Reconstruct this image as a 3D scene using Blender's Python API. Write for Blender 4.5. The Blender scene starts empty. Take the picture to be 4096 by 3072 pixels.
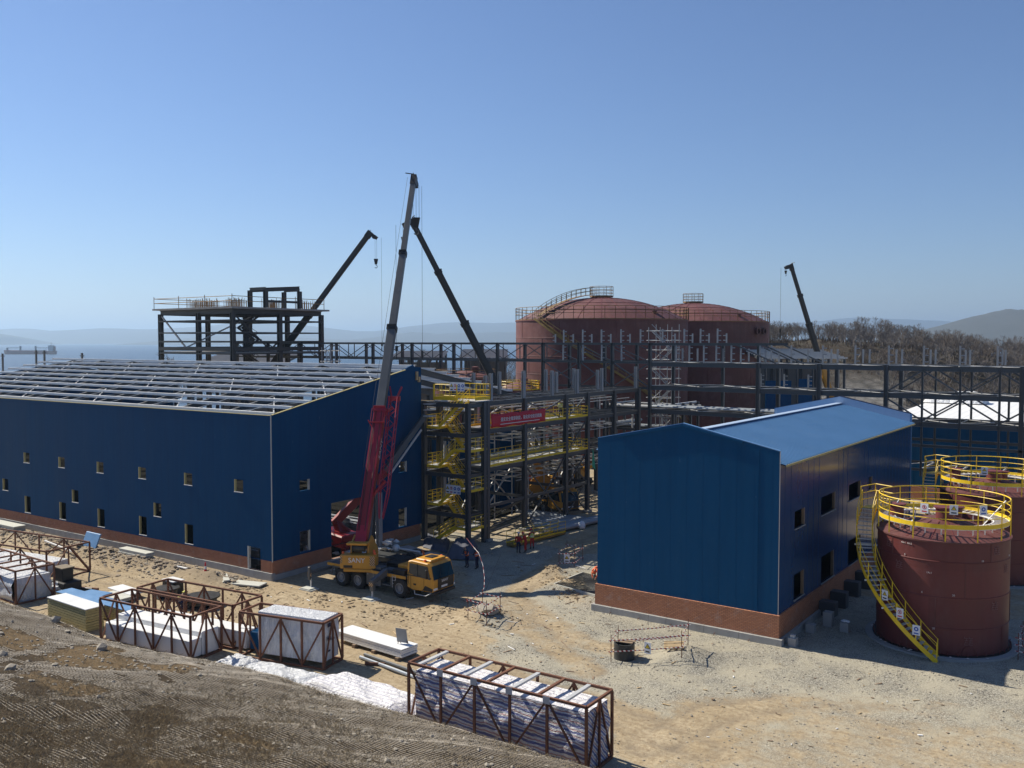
import bpy, bmesh, math, random
import numpy as np
from mathutils import Vector, Matrix
random.seed(7); rng = np.random.default_rng(11)
S = bpy.context.scene
COL = S.collection
R_ = math.radians
# ---------------------------------------------------------------- camera
FPX, HY, CAMH, YAW = 3680.0, 1363.0, 19.0, R_(35.6)
PITCH = math.atan((1536 - HY) / FPX)
cd = bpy.data.cameras.new('camera'); cam = bpy.data.objects.new('camera', cd); COL.objects.link(cam)
cd.sensor_width = 36; cd.lens = 36 * FPX / 4096; cd.clip_start = 0.5; cd.clip_end = 80000
cam.location = (0, 0, CAMH); cam.rotation_euler = (math.pi / 2 - PITCH, 0, YAW)
S.camera = cam
# ---------------------------------------------------------------- light
SUN_EL, SUN_OFF = R_(43), R_(3.0)          # sun stands over -X, a little towards -Y
sv = Vector((-math.cos(SUN_EL) * math.cos(SUN_OFF), -math.cos(SUN_EL) * math.sin(SUN_OFF), math.sin(SUN_EL)))
sl = bpy.data.lights.new('sun', 'SUN'); sl.energy = 5.0; sl.angle = R_(0.5); sl.color = (1, 0.925, 0.79)
so = bpy.data.objects.new('sun', sl); COL.objects.link(so); so.location = sv * 200
so.rotation_euler = (-sv).to_track_quat('-Z', 'Y').to_euler()
W = bpy.data.worlds.new('World'); S.world = W; W.use_nodes = True
wn = W.node_tree; sky = wn.nodes.new('ShaderNodeTexSky'); sky.sky_type = 'NISHITA'; sky.sun_disc = False
sky.sun_elevation = SUN_EL; sky.sun_rotation = math.atan2(sv.x, sv.y)
sky.altitude = 0; sky.air_density = 1.0; sky.dust_density = 0.1; sky.ozone_density = 6.5
tint = wn.nodes.new('ShaderNodeMix'); tint.data_type = 'RGBA'; tint.blend_type = 'MULTIPLY'; tint.inputs[0].default_value = 1; tint.inputs[7].default_value = (1.0, .985, 1.08, 1)   # clear, slightly violet spring sky
wn.links.new(sky.outputs[0], tint.inputs[6]); wn.links.new(tint.outputs[2], wn.nodes['Background'].inputs[0]); wn.nodes['Background'].inputs[1].default_value = 0.07
S.view_settings.view_transform = 'Standard'; S.view_settings.look = 'None'
S.view_settings.exposure = 0.48; S.view_settings.gamma = 1.0
S.cycles.max_bounces = 6; S.cycles.volume_bounces = 0; S.cycles.transparent_max_bounces = 6
try: S.cycles.use_denoising = True
except Exception: pass
# ---------------------------------------------------------------- measuring helpers: photo pixel -> point on a known plane
FH = Vector((-math.sin(YAW), math.cos(YAW), 0)); RT = Vector((math.cos(YAW), math.sin(YAW), 0)); Z = Vector((0, 0, 1)); X = Vector((1, 0, 0)); Y = Vector((0, 1, 0))
FW = FH * math.cos(PITCH) - Z * math.sin(PITCH); UP = FH * math.sin(PITCH) + Z * math.cos(PITCH); CP = Vector((0, 0, CAMH))
def ray(px, py): return FW + RT * ((px - 2048) / FPX) - UP * ((py - 1536) / FPX)
def PZ(px, py, z=0.0):
    d = ray(px, py); return CP + d * ((z - CAMH) / d.z)
def PY(px, py, y):
    d = ray(px, py); return CP + d * (y / d.y)
def PX(px, py, x):
    d = ray(px, py); return CP + d * (x / d.x)
def PD(px, py, dep):
    d = ray(px, py); return CP + d * (dep / d.dot(FH))
def proj(p):
    v = Vector(p) - CP; z = v.dot(FW)
    return 2048 + FPX * v.dot(RT) / z, 1536 - FPX * v.dot(UP) / z
def LD(lat, dep, z=0.0):                    # sideways and forward metres from the camera's foot
    p = RT * lat + FH * dep; return Vector((p.x, p.y, z))
def sol(P, T, py):                          # share of the way from P to T at which the line passes photo row py
    a, b = 0.0, 1.0
    for _ in range(40):
        m = (a + b) / 2
        if proj(P.lerp(T, m))[1] > py: a = m
        else: b = m
    return a
# ---------------------------------------------------------------- materials
MATS = {}
def nt(name):
    m = bpy.data.materials.new(name); m.use_nodes = True; n = m.node_tree
    return m, n, n.nodes['Principled BSDF']
def mix(n, fac, a, b, mode='MIX'):
    k = n.nodes.new('ShaderNodeMix'); k.data_type = 'RGBA'; k.blend_type = mode
    for s, v in ((k.inputs[0], fac), (k.inputs[6], a), (k.inputs[7], b)):
        if isinstance(v, bpy.types.NodeSocket): n.links.new(v, s)
        elif isinstance(v, (int, float)): s.default_value = v
        else: s.default_value = (*v[:3], 1)
    return k.outputs[2]
def mth(n, op, a, b=0.0, c=None):
    k = n.nodes.new('ShaderNodeMath'); k.operation = op
    for s, v in zip(k.inputs, (a, b, c)):
        if v is None: continue
        if isinstance(v, bpy.types.NodeSocket): n.links.new(v, s)
        else: s.default_value = v
    return k.outputs[0]
def ramp(n, x, a, b):
    k = n.nodes.new('ShaderNodeMapRange'); k.inputs[1].default_value = a; k.inputs[2].default_value = b
    n.links.new(x, k.inputs[0]); return k.outputs[0]
def coord(n, sc=(1, 1, 1), which='Object'):
    t = n.nodes.new('ShaderNodeTexCoord'); m = n.nodes.new('ShaderNodeMapping'); m.inputs['Scale'].default_value = sc
    n.links.new(t.outputs[which], m.inputs[0]); return m.outputs[0]
def noise(n, v, sc, det=4, rough=.55, dist=0):
    k = n.nodes.new('ShaderNodeTexNoise'); k.inputs['Scale'].default_value = sc; k.inputs['Detail'].default_value = det
    k.inputs['Roughness'].default_value = rough; k.inputs['Distortion'].default_value = dist
    n.links.new(v, k.inputs['Vector']); return k.outputs[0]
def vor(n, v, sc, out='Distance', feat='F1'):
    k = n.nodes.new('ShaderNodeTexVoronoi'); k.feature = feat; k.inputs['Scale'].default_value = sc
    n.links.new(v, k.inputs['Vector']); return k.outputs[out]
def bump(n, b, h, st=.3, d=.05):
    k = n.nodes.new('ShaderNodeBump'); k.inputs['Strength'].default_value = st; k.inputs['Distance'].default_value = d
    n.links.new(h, k.inputs['Height']); n.links.new(k.outputs[0], b.inputs['Normal'])
def sep(n, v):
    k = n.nodes.new('ShaderNodeSeparateXYZ'); n.links.new(v, k.inputs[0]); return k.outputs
def M(name, c, rough=.6, metal=0.0, var=.18, sc=1.5, bmp=0.0, bsc=12, c2=None, amt=(.55, .75), sc2=.9, stretch=(1, 1, 1), spec=.5):
    m, n, b = nt(name); v = coord(n, stretch)
    nz = noise(n, v, sc, 5)
    col = mix(n, nz, [x * (1 - var) for x in c], [min(1, x * (1 + var)) for x in c])
    if c2: col = mix(n, ramp(n, noise(n, v, sc2, 7, .65), *amt), col, c2)
    n.links.new(col, b.inputs['Base Color'])
    b.inputs['Roughness'].default_value = rough; b.inputs['Metallic'].default_value = metal; b.inputs['Specular IOR Level'].default_value = spec
    if var: n.links.new(mth(n, 'MULTIPLY_ADD', nz, .3, rough - .15), b.inputs['Roughness'])
    if bmp: bump(n, b, noise(n, v, bsc, 4), bmp)
    MATS[name] = m; return m
# ---------------------------------------------------------------- mesh helper
def V(p): return Vector(p)
def basis(d, up=Z):
    d = d.normalized()
    if abs(d.dot(up)) > .98: up = Y if abs(d.y) < .9 else X
    s = d.cross(up).normalized(); return d, s, s.cross(d)
class MB:
    def __init__(s): s.v = []; s.f = []; s.mi = []; s.cur = 0
    def add(s, vs, fs):
        o = len(s.v); s.v += [tuple(p) for p in vs]; s.f += [tuple(i + o for i in q) for q in fs]; s.mi += [s.cur] * len(fs); return s
    def box(s, a, b):
        x0, y0, z0 = a; x1, y1, z1 = b
        return s.add([(x, y, z) for z in (z0, z1) for y in (y0, y1) for x in (x0, x1)], [(0, 2, 3, 1), (4, 5, 7, 6), (0, 1, 5, 4), (2, 6, 7, 3), (0, 4, 6, 2), (1, 3, 7, 5)])
    def frus(s, p, q, prof0, prof1, up=Z):      # loft two profiles given in (side, up) units along p -> q
        d, a, u = basis(V(q) - V(p), up); n = len(prof0)
        vs = [V(p) + a * x + u * y for x, y in prof0] + [V(q) + a * x + u * y for x, y in prof1]
        return s.add(vs, [tuple(range(n))[::-1], tuple(range(n, 2 * n))] + [(i, (i + 1) % n, n + (i + 1) % n, n + i) for i in range(n)])
    def bar(s, p, q, w, h=None, up=Z, off=(0, 0)):
        h = w if h is None else h; ox, oy = off
        pr = [(-w / 2 + ox, -h / 2 + oy), (-w / 2 + ox, h / 2 + oy), (w / 2 + ox, h / 2 + oy), (w / 2 + ox, -h / 2 + oy)]
        return s.frus(p, q, pr, pr, up)
    def ib(s, p, q, w, h, t=.03, up=Z):         # I section: web stands along up
        s.bar(p, q, w, t, up, (0, h / 2 - t / 2)); s.bar(p, q, w, t, up, (0, -h / 2 + t / 2)); return s.bar(p, q, t * .8, h - 2 * t, up)
    def tube(s, p, q, r, n=6, r2=None):
        r2 = r if r2 is None else r2
        c = [(math.cos(2 * math.pi * i / n), -math.sin(2 * math.pi * i / n)) for i in range(n)]
        return s.frus(p, q, [(x * r, y * r) for x, y in c], [(x * r2, y * r2) for x, y in c])
    def path(s, pts, r, n=5):
        pts = [V(p) for p in pts]; vs = []; fs = []
        for i, p in enumerate(pts):
            d = pts[min(i + 1, len(pts) - 1)] - pts[max(i - 1, 0)]; _, a, u = basis(d)
            rr = r[i] if isinstance(r, (list, tuple)) else r
            vs += [p + (a * math.cos(2 * math.pi * k / n) - u * math.sin(2 * math.pi * k / n)) * rr for k in range(n)]
        for i in range(len(pts) - 1):
            fs += [(i * n + k, i * n + (k + 1) % n, (i + 1) * n + (k + 1) % n, (i + 1) * n + k) for k in range(n)]
        fs += [tuple(range(n))[::-1], tuple(range((len(pts) - 1) * n, len(pts) * n))]
        return s.add(vs, fs)
    def ribbon(s, pts, w, t, close=False):      # flat band standing on edge (w high, t thick) along points
        for p, q in zip(pts, pts[1:] + (pts[:1] if close else [])): s.bar(p, q, t, w)
        return s
    def lathe(s, c, prof, n=32, a0=0.0, a1=2 * math.pi, axis=None):
        full = abs(a1 - a0 - 2 * math.pi) < 1e-6; k = n if full else n + 1; c = V(c); vs = []
        if axis is None: ex, ey, ez = X, Y, Z
        else: ez, ex, ey = basis(V(axis))
        for r, z in prof:
            for i in range(k):
                a = a0 + (a1 - a0) * i / n; vs.append(c + ex * (r * math.cos(a)) + ey * (r * math.sin(a)) + ez * z)
        fs = []
        for j in range(len(prof) - 1):
            for i in range(n):
                i2 = (i + 1) % k; fs.append((j * k + i, j * k + i2, (j + 1) * k + i2, (j + 1) * k + i))
        return s.add(vs, fs)
    def prism(s, poly, vec):
        n = len(poly); poly = [V(p) for p in poly]; vec = V(vec)
        return s.add(poly + [p + vec for p in poly], [tuple(range(n))[::-1], tuple(range(n, 2 * n))] + [(i, (i + 1) % n, n + (i + 1) % n, n + i) for i in range(n)])
    def blob(s, c, r, sq=(1, 1, 1), jit=.25, sub=1, rnd=random):
        bm = bmesh.new(); bmesh.ops.create_icosphere(bm, subdivisions=sub, radius=1)
        vs = [V(c) + V((v.co.x * sq[0], v.co.y * sq[1], v.co.z * sq[2])) * (r * (1 + rnd.uniform(-jit, jit))) for v in bm.verts]
        bm.verts.index_update(); fs = [tuple(v.index for v in f.verts) for f in bm.faces]; bm.free(); return s.add(vs, fs)
    def grid(s, P):                              # P: list of rows of points
        r, c = len(P), len(P[0])
        return s.add([p for row in P for p in row], [(i * c + j, i * c + j + 1, (i + 1) * c + j + 1, (i + 1) * c + j) for i in range(r - 1) for j in range(c - 1)])
    def build(s, name, m, parent=None, smooth=False, label=None, bevel=0):
        me = bpy.data.meshes.new(name); o = bpy.data.objects.new(name, me); COL.objects.link(o)
        off = V((0, 0, 0)); p = parent
        while p is not None:
            off += p.location; p = p.parent
        me.from_pydata([(a - off.x, b - off.y, c - off.z) for a, b, c in s.v], [], s.f)
        for k in (m if isinstance(m, (list, tuple)) else [m]): me.materials.append(MATS[k] if isinstance(k, str) else k)
        if any(s.mi): me.polygons.foreach_set('material_index', s.mi)
        me.update()
        if smooth: me.polygons.foreach_set('use_smooth', [True] * len(me.polygons)); me.set_sharp_from_angle(angle=R_(smooth if smooth > 1 else 40))
        if parent: o.parent = parent
        if label: o['label'] = label
        if bevel:
            b = o.modifiers.new('bevel', 'BEVEL'); b.width = bevel; b.segments = 1; b.limit_method = 'ANGLE'; b.angle_limit = R_(50)
        return o
def tag(o, label, cat, group=None, kind=None):
    if label: o['label'] = label
    if cat: o['category'] = cat
    if group: o['group'] = group
    if kind: o['kind'] = kind
    return o
def thing(name, label, cat, loc=(0, 0, 0), group=None):
    o = bpy.data.objects.new(name, None); COL.objects.link(o); o.location = loc; o.empty_display_size = .2
    return tag(o, label, cat, group)
def struct(o): o['kind'] = 'structure'; return o
def copy_tree(o, parent=None):
    c = o.copy(); COL.objects.link(c)
    if parent: c.parent = parent
    for ch in o.children: copy_tree(ch, c)
    return c
def text(s, size, mat, origin, ex, ey, parent, name='lettering', depth=.01, align='LEFT'):
    cu = bpy.data.curves.new(name, 'FONT'); cu.body = s; cu.size = size; cu.extrude = depth; cu.align_x = align
    t = bpy.data.objects.new(name, cu); COL.objects.link(t)
    bpy.context.view_layer.update()
    me = bpy.data.meshes.new_from_object(t.evaluated_get(bpy.context.evaluated_depsgraph_get()))
    bpy.data.objects.remove(t); bpy.data.curves.remove(cu)
    ex = V(ex).normalized(); ey = V(ey).normalized(); ez = ex.cross(ey); off = V((0, 0, 0)); p = parent
    while p is not None: off += p.location; p = p.parent
    for v in me.vertices: v.co = V(origin) - off + ex * v.co.x + ey * v.co.y + ez * v.co.z
    me.materials.clear(); me.materials.append(MATS[mat]); o = bpy.data.objects.new(name, me); COL.objects.link(o); o.parent = parent
    return o
def wall(mb, O, ex, n, L, zlo, ztop, holes, th=.16):
    """wall in the plane O + ex*u, height zlo..ztop(u), holes (u0,u1,z0,z1); n points outwards, thickness goes inwards."""
    O, ex, n = V(O), V(ex), V(n); us = sorted({0.0, L} | {h[0] for h in holes} | {h[1] for h in holes} | {u for u, _ in ztop})
    def top(u):
        for (a, za), (b, zb) in zip(ztop, ztop[1:]):
            if a <= u <= b: return za + (zb - za) * (u - a) / (b - a)
    zs = sorted({zlo} | {h[2] for h in holes if h[2] > zlo} | {h[3] for h in holes})
    P = lambda u, z, k: O + ex * u + Z * z - n * (th * k)
    def inhole(u, z): return any(h[0] < u < h[1] and h[2] < z < h[3] for h in holes)
    for u0, u1 in zip(us, us[1:]):
        um = (u0 + u1) / 2
        for z0, z1 in zip(zs, zs[1:] + [None]):
            if z1 is not None and inhole(um, (z0 + z1) / 2): continue
            a, b = (z1, z1) if z1 is not None else (top(u0), top(u1))
            for k in (0, 1): mb.add([P(u0, z0, k), P(u1, z0, k), P(u1, b, k), P(u0, a, k)], [(0, 1, 2, 3)])
        mb.add([P(u0, top(u0), 0), P(u1, top(u1), 0), P(u1, top(u1), 1), P(u0, top(u0), 1)], [(0, 1, 2, 3)])
    for u in (0, L): mb.add([P(u, zlo, 0), P(u, top(u), 0), P(u, top(u), 1), P(u, zlo, 1)], [(0, 1, 2, 3)])
    for a, b, c, d in holes:
        for (p, q) in (((a, c), (b, c)), ((b, c), (b, d)), ((b, d), (a, d)), ((a, d), (a, c))):
            mb.add([P(*p, 0), P(*q, 0), P(*q, 1), P(*p, 1)], [(0, 1, 2, 3)])
    return mb
def lump(x, y, s=1.0, seed=0):              # smooth pseudo-random value -1..1 (works on arrays)
    x = np.asarray(x) / s + seed * 17.3; y = np.asarray(y) / s + seed * 9.1
    return (np.sin(x * 1.3 + 1.7 * np.sin(y * .9)) + np.sin(y * 1.7 + 1.3 * np.sin(x * 1.1 + 2)) + np.sin((x + y) * 2.3 + 1.1) * .6 + np.sin((x - 1.7 * y) * 3.1) * .4) / 3
# ================================================================ materials
M('blue_panel', (.0036, .054, .142), .5, 0, .10, .35, stretch=(1.2, 1.2, .12), spec=.06)
M('blue_bright', (.0058, .062, .152), .5, 0, .10, .35, stretch=(1.2, 1.2, .12), spec=.08)
M('blue_roof', (.085, .205, .38), .34, 0, .12, .3)
M('blue_sheet', (.12, .26, .47), .45)
M('white_panel', (.78, .79, .78), .4, 0, .06, .6)
M('panel_core', (.42, .36, .16), .9, 0, .3, 6, .3, 30)
M('pale_board', (.50, .50, .44), .7, 0, .2, 2)
M('concrete', (.34, .335, .32), .85, 0, .22, 1.1, .15, 20, c2=(.22, .215, .2), sc2=.5)
M('steel', (.070, .075, .080), .48, 0, .22, .6)
M('steel_dark', (.035, .037, .036), .5, 0, .3, .6)
M('galv', (.50, .50, .49), .5, .1, .15, 1.2)
M('purlin_zinc', (.76, .76, .74), .45, 0, .08, 1.2)
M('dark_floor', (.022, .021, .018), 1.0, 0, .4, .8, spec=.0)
M('boom_dark', (.018, .019, .02), .45, 0, .2, .5)
M('post_white', (.28, .29, .30), .5, 0, .12, .8)
M('rust', (.145, .058, .030), .85, 0, .4, 2.2, .2, 25, c2=(.25, .10, .04), sc2=1.2)
M('primer', (.120, .038, .032), .62, 0, .16, .35, c2=(.22, .10, .092), amt=(.5, .85), sc2=.25)
M('primer_front', (.142, .030, .027), .55, 0, .14, .5, c2=(.14, .046, .042), amt=(.5, .85), sc2=.4)
M('yellow', (.84, .57, .02), .45, 0, .12, 1.5)
M('yellow_old', (.24, .155, .035), .6, 0, .25, 1.0)
M('scaffold_grey', (.34, .345, .35), .5, 0, .15, 2)
M('bark_brown', (.145, .115, .09), .9, 0, .3, .8)
M('crane_yellow', (.58, .28, .03), .4, 0, .12, 1.5)
M('crane_red', (.34, .008, .026), .35, 0, .12, .8)
M('lift_red', (.22, .008, .010), .4, 0, .15, .8)
M('boom_grey', (.095, .102, .106), .42, 0, .2, .5)
M('rubber', (.028, .025, .022), .85, 0, .3, 3, .2, 30)
M('black', (.012, .012, .013), .5, 0, .2, 3)
M('rim', (.30, .30, .30), .5, .2, .15, 3)
M('white', (.78, .78, .76), .5, 0, .05, 3)
M('chalk', (.62, .56, .54), .8, 0, .2, 9)
M('chalk_faint', (.26, .14, .13), .8, 0, .2, 9)
M('liner', (.40, .50, .64), .4, 0, .1, 1)
M('red', (.62, .02, .03), .6, 0, .15, 2)
M('banner_red', (.55, .012, .03), .6, 0, .12, 1)
M('orange', (.85, .16, .05), .7, 0, .12, 5)
M('navy', (.012, .016, .05), .8, 0, .3, 5)
M('coverall_red', (.50, .022, .016), .75, 0, .2, 5)
M('hivis', (.62, .60, .12), .7, 0, .2, 5)
M('skin', (.42, .25, .17), .6, 0, .1, 8)
M('wood', (.46, .34, .19), .8, 0, .3, 3, .2, 20)
M('old_wood', (.24, .17, .11), .85, 0, .3, 3, .2, 20)
M('stone', (.31, .275, .22), .9, 0, .3, 3, .5, 8)
M('rubble', (.27, .215, .155), .95, 0, .45, 2.5, .4, 9)
M('rope', (.02, .02, .022), .5, 0, 0)
M('bark', (.17, .15, .135), .9, 0, .3, .8)
M('ship_hull', (.30, .11, .085), .6, 0, .15, .02)
M('ship_grey', (.16, .17, .19), .6, 0, .15, .02)
M('ship_white', (.5, .5, .5), .6, 0, .1, .02)
M('sign_white', (.74, .76, .80), .5, 0, .05, 3)
M('sign_blue', (.03, .10, .42), .5, 0, .05, 3)
M('sign_red', (.6, .05, .06), .5, 0, .05, 3)
M('sign_yellow', (.75, .55, .04), .5, 0, .05, 3)
M('grey_cloth', (.09, .095, .12), .8, 0, .3, 1.2, .3, 5)
M('green_cloth', (.03, .32, .20), .8, 0, .2, 2)
M('pipe_grey', (.30, .33, .36), .38, .3, .15, 1)
M('dirt_lump', (.27, .205, .125), .95, 0, .35, 4, .5, 12)
M('grass_dry', (.33, .26, .155), .9, 0, .6, 5)
M('ladder_brown', (.25, .13, .07), .6, 0, .2, 2)
M('rail_brown', (.22, .125, .045), .7, 0, .3, .5)
M('cargo', (.19, .15, .10), .8, 0, .4, 1.5)
def special():
    # clear window glass of the cab: dark, glossy
    m, n, b = nt('cab_glass'); b.inputs['Base Color'].default_value = (.012, .03, .045, 1); b.inputs['Roughness'].default_value = .06; MATS['cab_glass'] = m
    # brick
    m, n, b = nt('brick'); v = coord(n); o = sep(n, v)
    k = n.nodes.new('ShaderNodeTexBrick'); cx = n.nodes.new('ShaderNodeCombineXYZ')
    n.links.new(mth(n, 'ADD', o[0], o[1]), cx.inputs[0]); n.links.new(o[2], cx.inputs[1]); n.links.new(cx.outputs[0], k.inputs['Vector'])
    k.inputs['Scale'].default_value = 1; k.inputs['Brick Width'].default_value = .27; k.inputs['Row Height'].default_value = .092; k.inputs['Mortar Size'].default_value = .015
    k.inputs['Color1'].default_value = (.62, .27, .135, 1); k.inputs['Color2'].default_value = (.39, .145, .07, 1); k.inputs['Mortar'].default_value = (.055, .04, .034, 1)
    k.inputs['Bias'].default_value = 0
    c = mix(n, noise(n, v, .9, 4), k.outputs[0], (.46, .20, .11)); c = mix(n, mth(n, 'MULTIPLY', ramp(n, noise(n, v, 1.4, 8, .7), .55, .8), .6), c, (.42, .36, .32))
    n.links.new(c, b.inputs['Base Color']); b.inputs['Roughness'].default_value = .9
    bump(n, b, mth(n, 'SUBTRACT', 1, k.outputs['Fac']), .8, .02); MATS['brick'] = m
    # striped tarpaulin: white, blue and rose woven stripes running along the bundle, wrinkled
    for nm, faint in (('tarp', 0), ('tarp_faint', 1)):
        m, n, b = nt(nm); v = coord(n); w = noise(n, v, 1.3, 3); o = sep(n, v)
        q = mth(n, 'ADD', mth(n, 'ADD', mth(n, 'MULTIPLY', o[1], 1.0), o[2]), mth(n, 'MULTIPLY', w, .3))
        f = mth(n, 'FRACT', mth(n, 'MULTIPLY', q, 2.9))
        blue = mth(n, 'MULTIPLY', mth(n, 'GREATER_THAN', f, .66), 1.0); rose = mth(n, 'MULTIPLY', mth(n, 'GREATER_THAN', f, .18), mth(n, 'LESS_THAN', f, .36))
        c = mix(n, rose, (.80, .79, .79), (.55, .33, .33) if not faint else (.70, .68, .68)); c = mix(n, blue, c, (.16, .185, .40) if not faint else (.56, .55, .60))
        n.links.new(c, b.inputs['Base Color']); b.inputs['Roughness'].default_value = .55
        bump(n, b, noise(n, coord(n, (1, 1, 2.5)), 3.0, 5, .6, .8), 1, .2); MATS[nm] = m
    # wrinkled white film
    m, n, b = nt('film'); v = coord(n, (1.6, 1.6, .5)); h = noise(n, v, 2.6, 6, .6, 1.2)
    n.links.new(mix(n, ramp(n, h, .3, .7), (.62, .64, .67), (.86, .87, .88)), b.inputs['Base Color']); b.inputs['Roughness'].default_value = .32
    bump(n, b, h, 1, .22); MATS['film'] = m
    # sea
    m, n, b = nt('sea'); v = coord(n); b.inputs['Base Color'].default_value = (.020, .055, .10, 1); b.inputs['Roughness'].default_value = .32
    bump(n, b, noise(n, v, .08, 8, .7), 1.0, 2.0); MATS['sea'] = m
    # hills
    for nm, c0, c1 in (('hill', (.045, .05, .04), (.075, .07, .055)), ('far_hill', (.045, .055, .055), (.065, .07, .068))):
        m, n, b = nt(nm); v = coord(n); n.links.new(mix(n, noise(n, v, .02 if nm == 'hill' else .002, 8, .6), c0, c1), b.inputs['Base Color']); b.inputs['Roughness'].default_value = 1; MATS[nm] = m
    # scrub on the knoll: brown grass, greener patches, bare grey rock
    m, n, b = nt('scrub'); v = coord(n); c = mix(n, ramp(n, noise(n, v, .09, 8, .7), .35, .65), (.06, .04, .024), (.056, .046, .026)); c = mix(n, ramp(n, noise(n, v, .6, 6, .7), .5, .62), c, (.042, .036, .022))
    att = n.nodes.new('ShaderNodeVertexColor'); att.layer_name = 'rock'
    rk = mix(n, ramp(n, vor(n, coord(n, (.35, .35, .6)), 1.2), .2, .8), (.30, .285, .26), (.13, .125, .115))
    n.links.new(mix(n, att.outputs[0], c, rk), b.inputs['Base Color']); b.inputs['Roughness'].default_value = 1
    bump(n, b, noise(n, v, 1.1, 8, .75), 1, .6); MATS['scrub'] = m
    # building ground: tan earth, grey crushed stone where vertex layer 'gravel' says so
    m, n, b = nt('ground'); v = coord(n); att = n.nodes.new('ShaderNodeVertexColor'); att.layer_name = 'gravel'
    big = noise(n, v, .22, 7, .62); fine = noise(n, v, 3.5, 8, .72)
    e = mix(n, ramp(n, big, .35, .68), (.37, .29, .18), (.48, .395, .265)); e = mix(n, ramp(n, fine, .42, .66), e, (.27, .20, .12))
    e = mix(n, mth(n, 'MULTIPLY', ramp(n, noise(n, coord(n, (.25, 2.2, 1)), 1.0, 5, .7), .48, .7), .55), e, (.21, .155, .095))
    cl = vor(n, v, 15, 'Color'); dist = vor(n, v, 15)
    cv = sep(n, cl)[0]
    g = mix(n, cv, (.22, .21, .18), (.52, .49, .405)); g = mix(n, ramp(n, dist, .35, .75), g, (.15, .137, .108))
    g = mix(n, mth(n, 'MULTIPLY', ramp(n, noise(n, v, .35, 6, .65), .40, .62), .75), g, (.42, .38, .285))
    fac = ramp(n, mth(n, 'ADD', att.outputs[0], mth(n, 'MULTIPLY', mth(n, 'SUBTRACT', noise(n, v, .7, 8, .7), .5), .9)), .38, .62)
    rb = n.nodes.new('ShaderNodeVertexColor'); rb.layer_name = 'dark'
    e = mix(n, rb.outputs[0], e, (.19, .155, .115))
    n.links.new(mix(n, fac, e, g), b.inputs['Base Color']); b.inputs['Roughness'].default_value = .95; b.inputs['Specular IOR Level'].default_value = .2
    hgt = mth(n, 'ADD', mth(n, 'MULTIPLY', mth(n, 'SUBTRACT', 1, dist), mth(n, 'MULTIPLY', fac, .5)), mth(n, 'ADD', fine, mth(n, 'MULTIPLY', noise(n, v, 1.1, 6, .6), 1.6)))
    bump(n, b, hgt, .6, .08); MATS['ground'] = m
    # slope under the geogrid
    m, n, b = nt('slope'); v = coord(n); att = n.nodes.new('ShaderNodeVertexColor'); att.layer_name = 'bare'
    e = mix(n, noise(n, v, 1.2, 7, .7), (.19, .135, .075), (.125, .088, .05)); d = mix(n, noise(n, v, 2.2, 8, .75), (.046, .034, .022), (.098, .072, .045))
    c = mix(n, ramp(n, mth(n, 'ADD', att.outputs[0], mth(n, 'MULTIPLY', mth(n, 'SUBTRACT', noise(n, v, 1.1, 7, .7), .5), .8)), .35, .6), d, e)
    c = mix(n, ramp(n, noise(n, v, 6, 6, .75), .55, .7), c, (.05, .042, .026))
    n.links.new(c, b.inputs['Base Color']); b.inputs['Roughness'].default_value = 1; b.inputs['Specular IOR Level'].default_value = .1
    bump(n, b, noise(n, v, 5, 8, .75), .9, .12); MATS['slope'] = m
    M('geogrid', (.19, .152, .108), .6, 0, .55, 1.3)
    # hazard stripes
    for nm, c0, c1, s in (('hazard', (.02, .02, .02), (.62, .40, .20), 5.0), ('tape', (.30, .02, .025), (.70, .68, .66), 2.7), ('tape_dark', (.20, .02, .03), (.62, .60, .60), 2.7)):
        m, n, b = nt(nm); o = sep(n, coord(n)); f = mth(n, 'FRACT', mth(n, 'MULTIPLY', mth(n, 'ADD', mth(n, 'ADD', o[0], o[1]), o[2]), s))
        n.links.new(mix(n, mth(n, 'GREATER_THAN', f, .5), c0, c1), b.inputs['Base Color']); b.inputs['Roughness'].default_value = .6; MATS[nm] = m
special()
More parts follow.
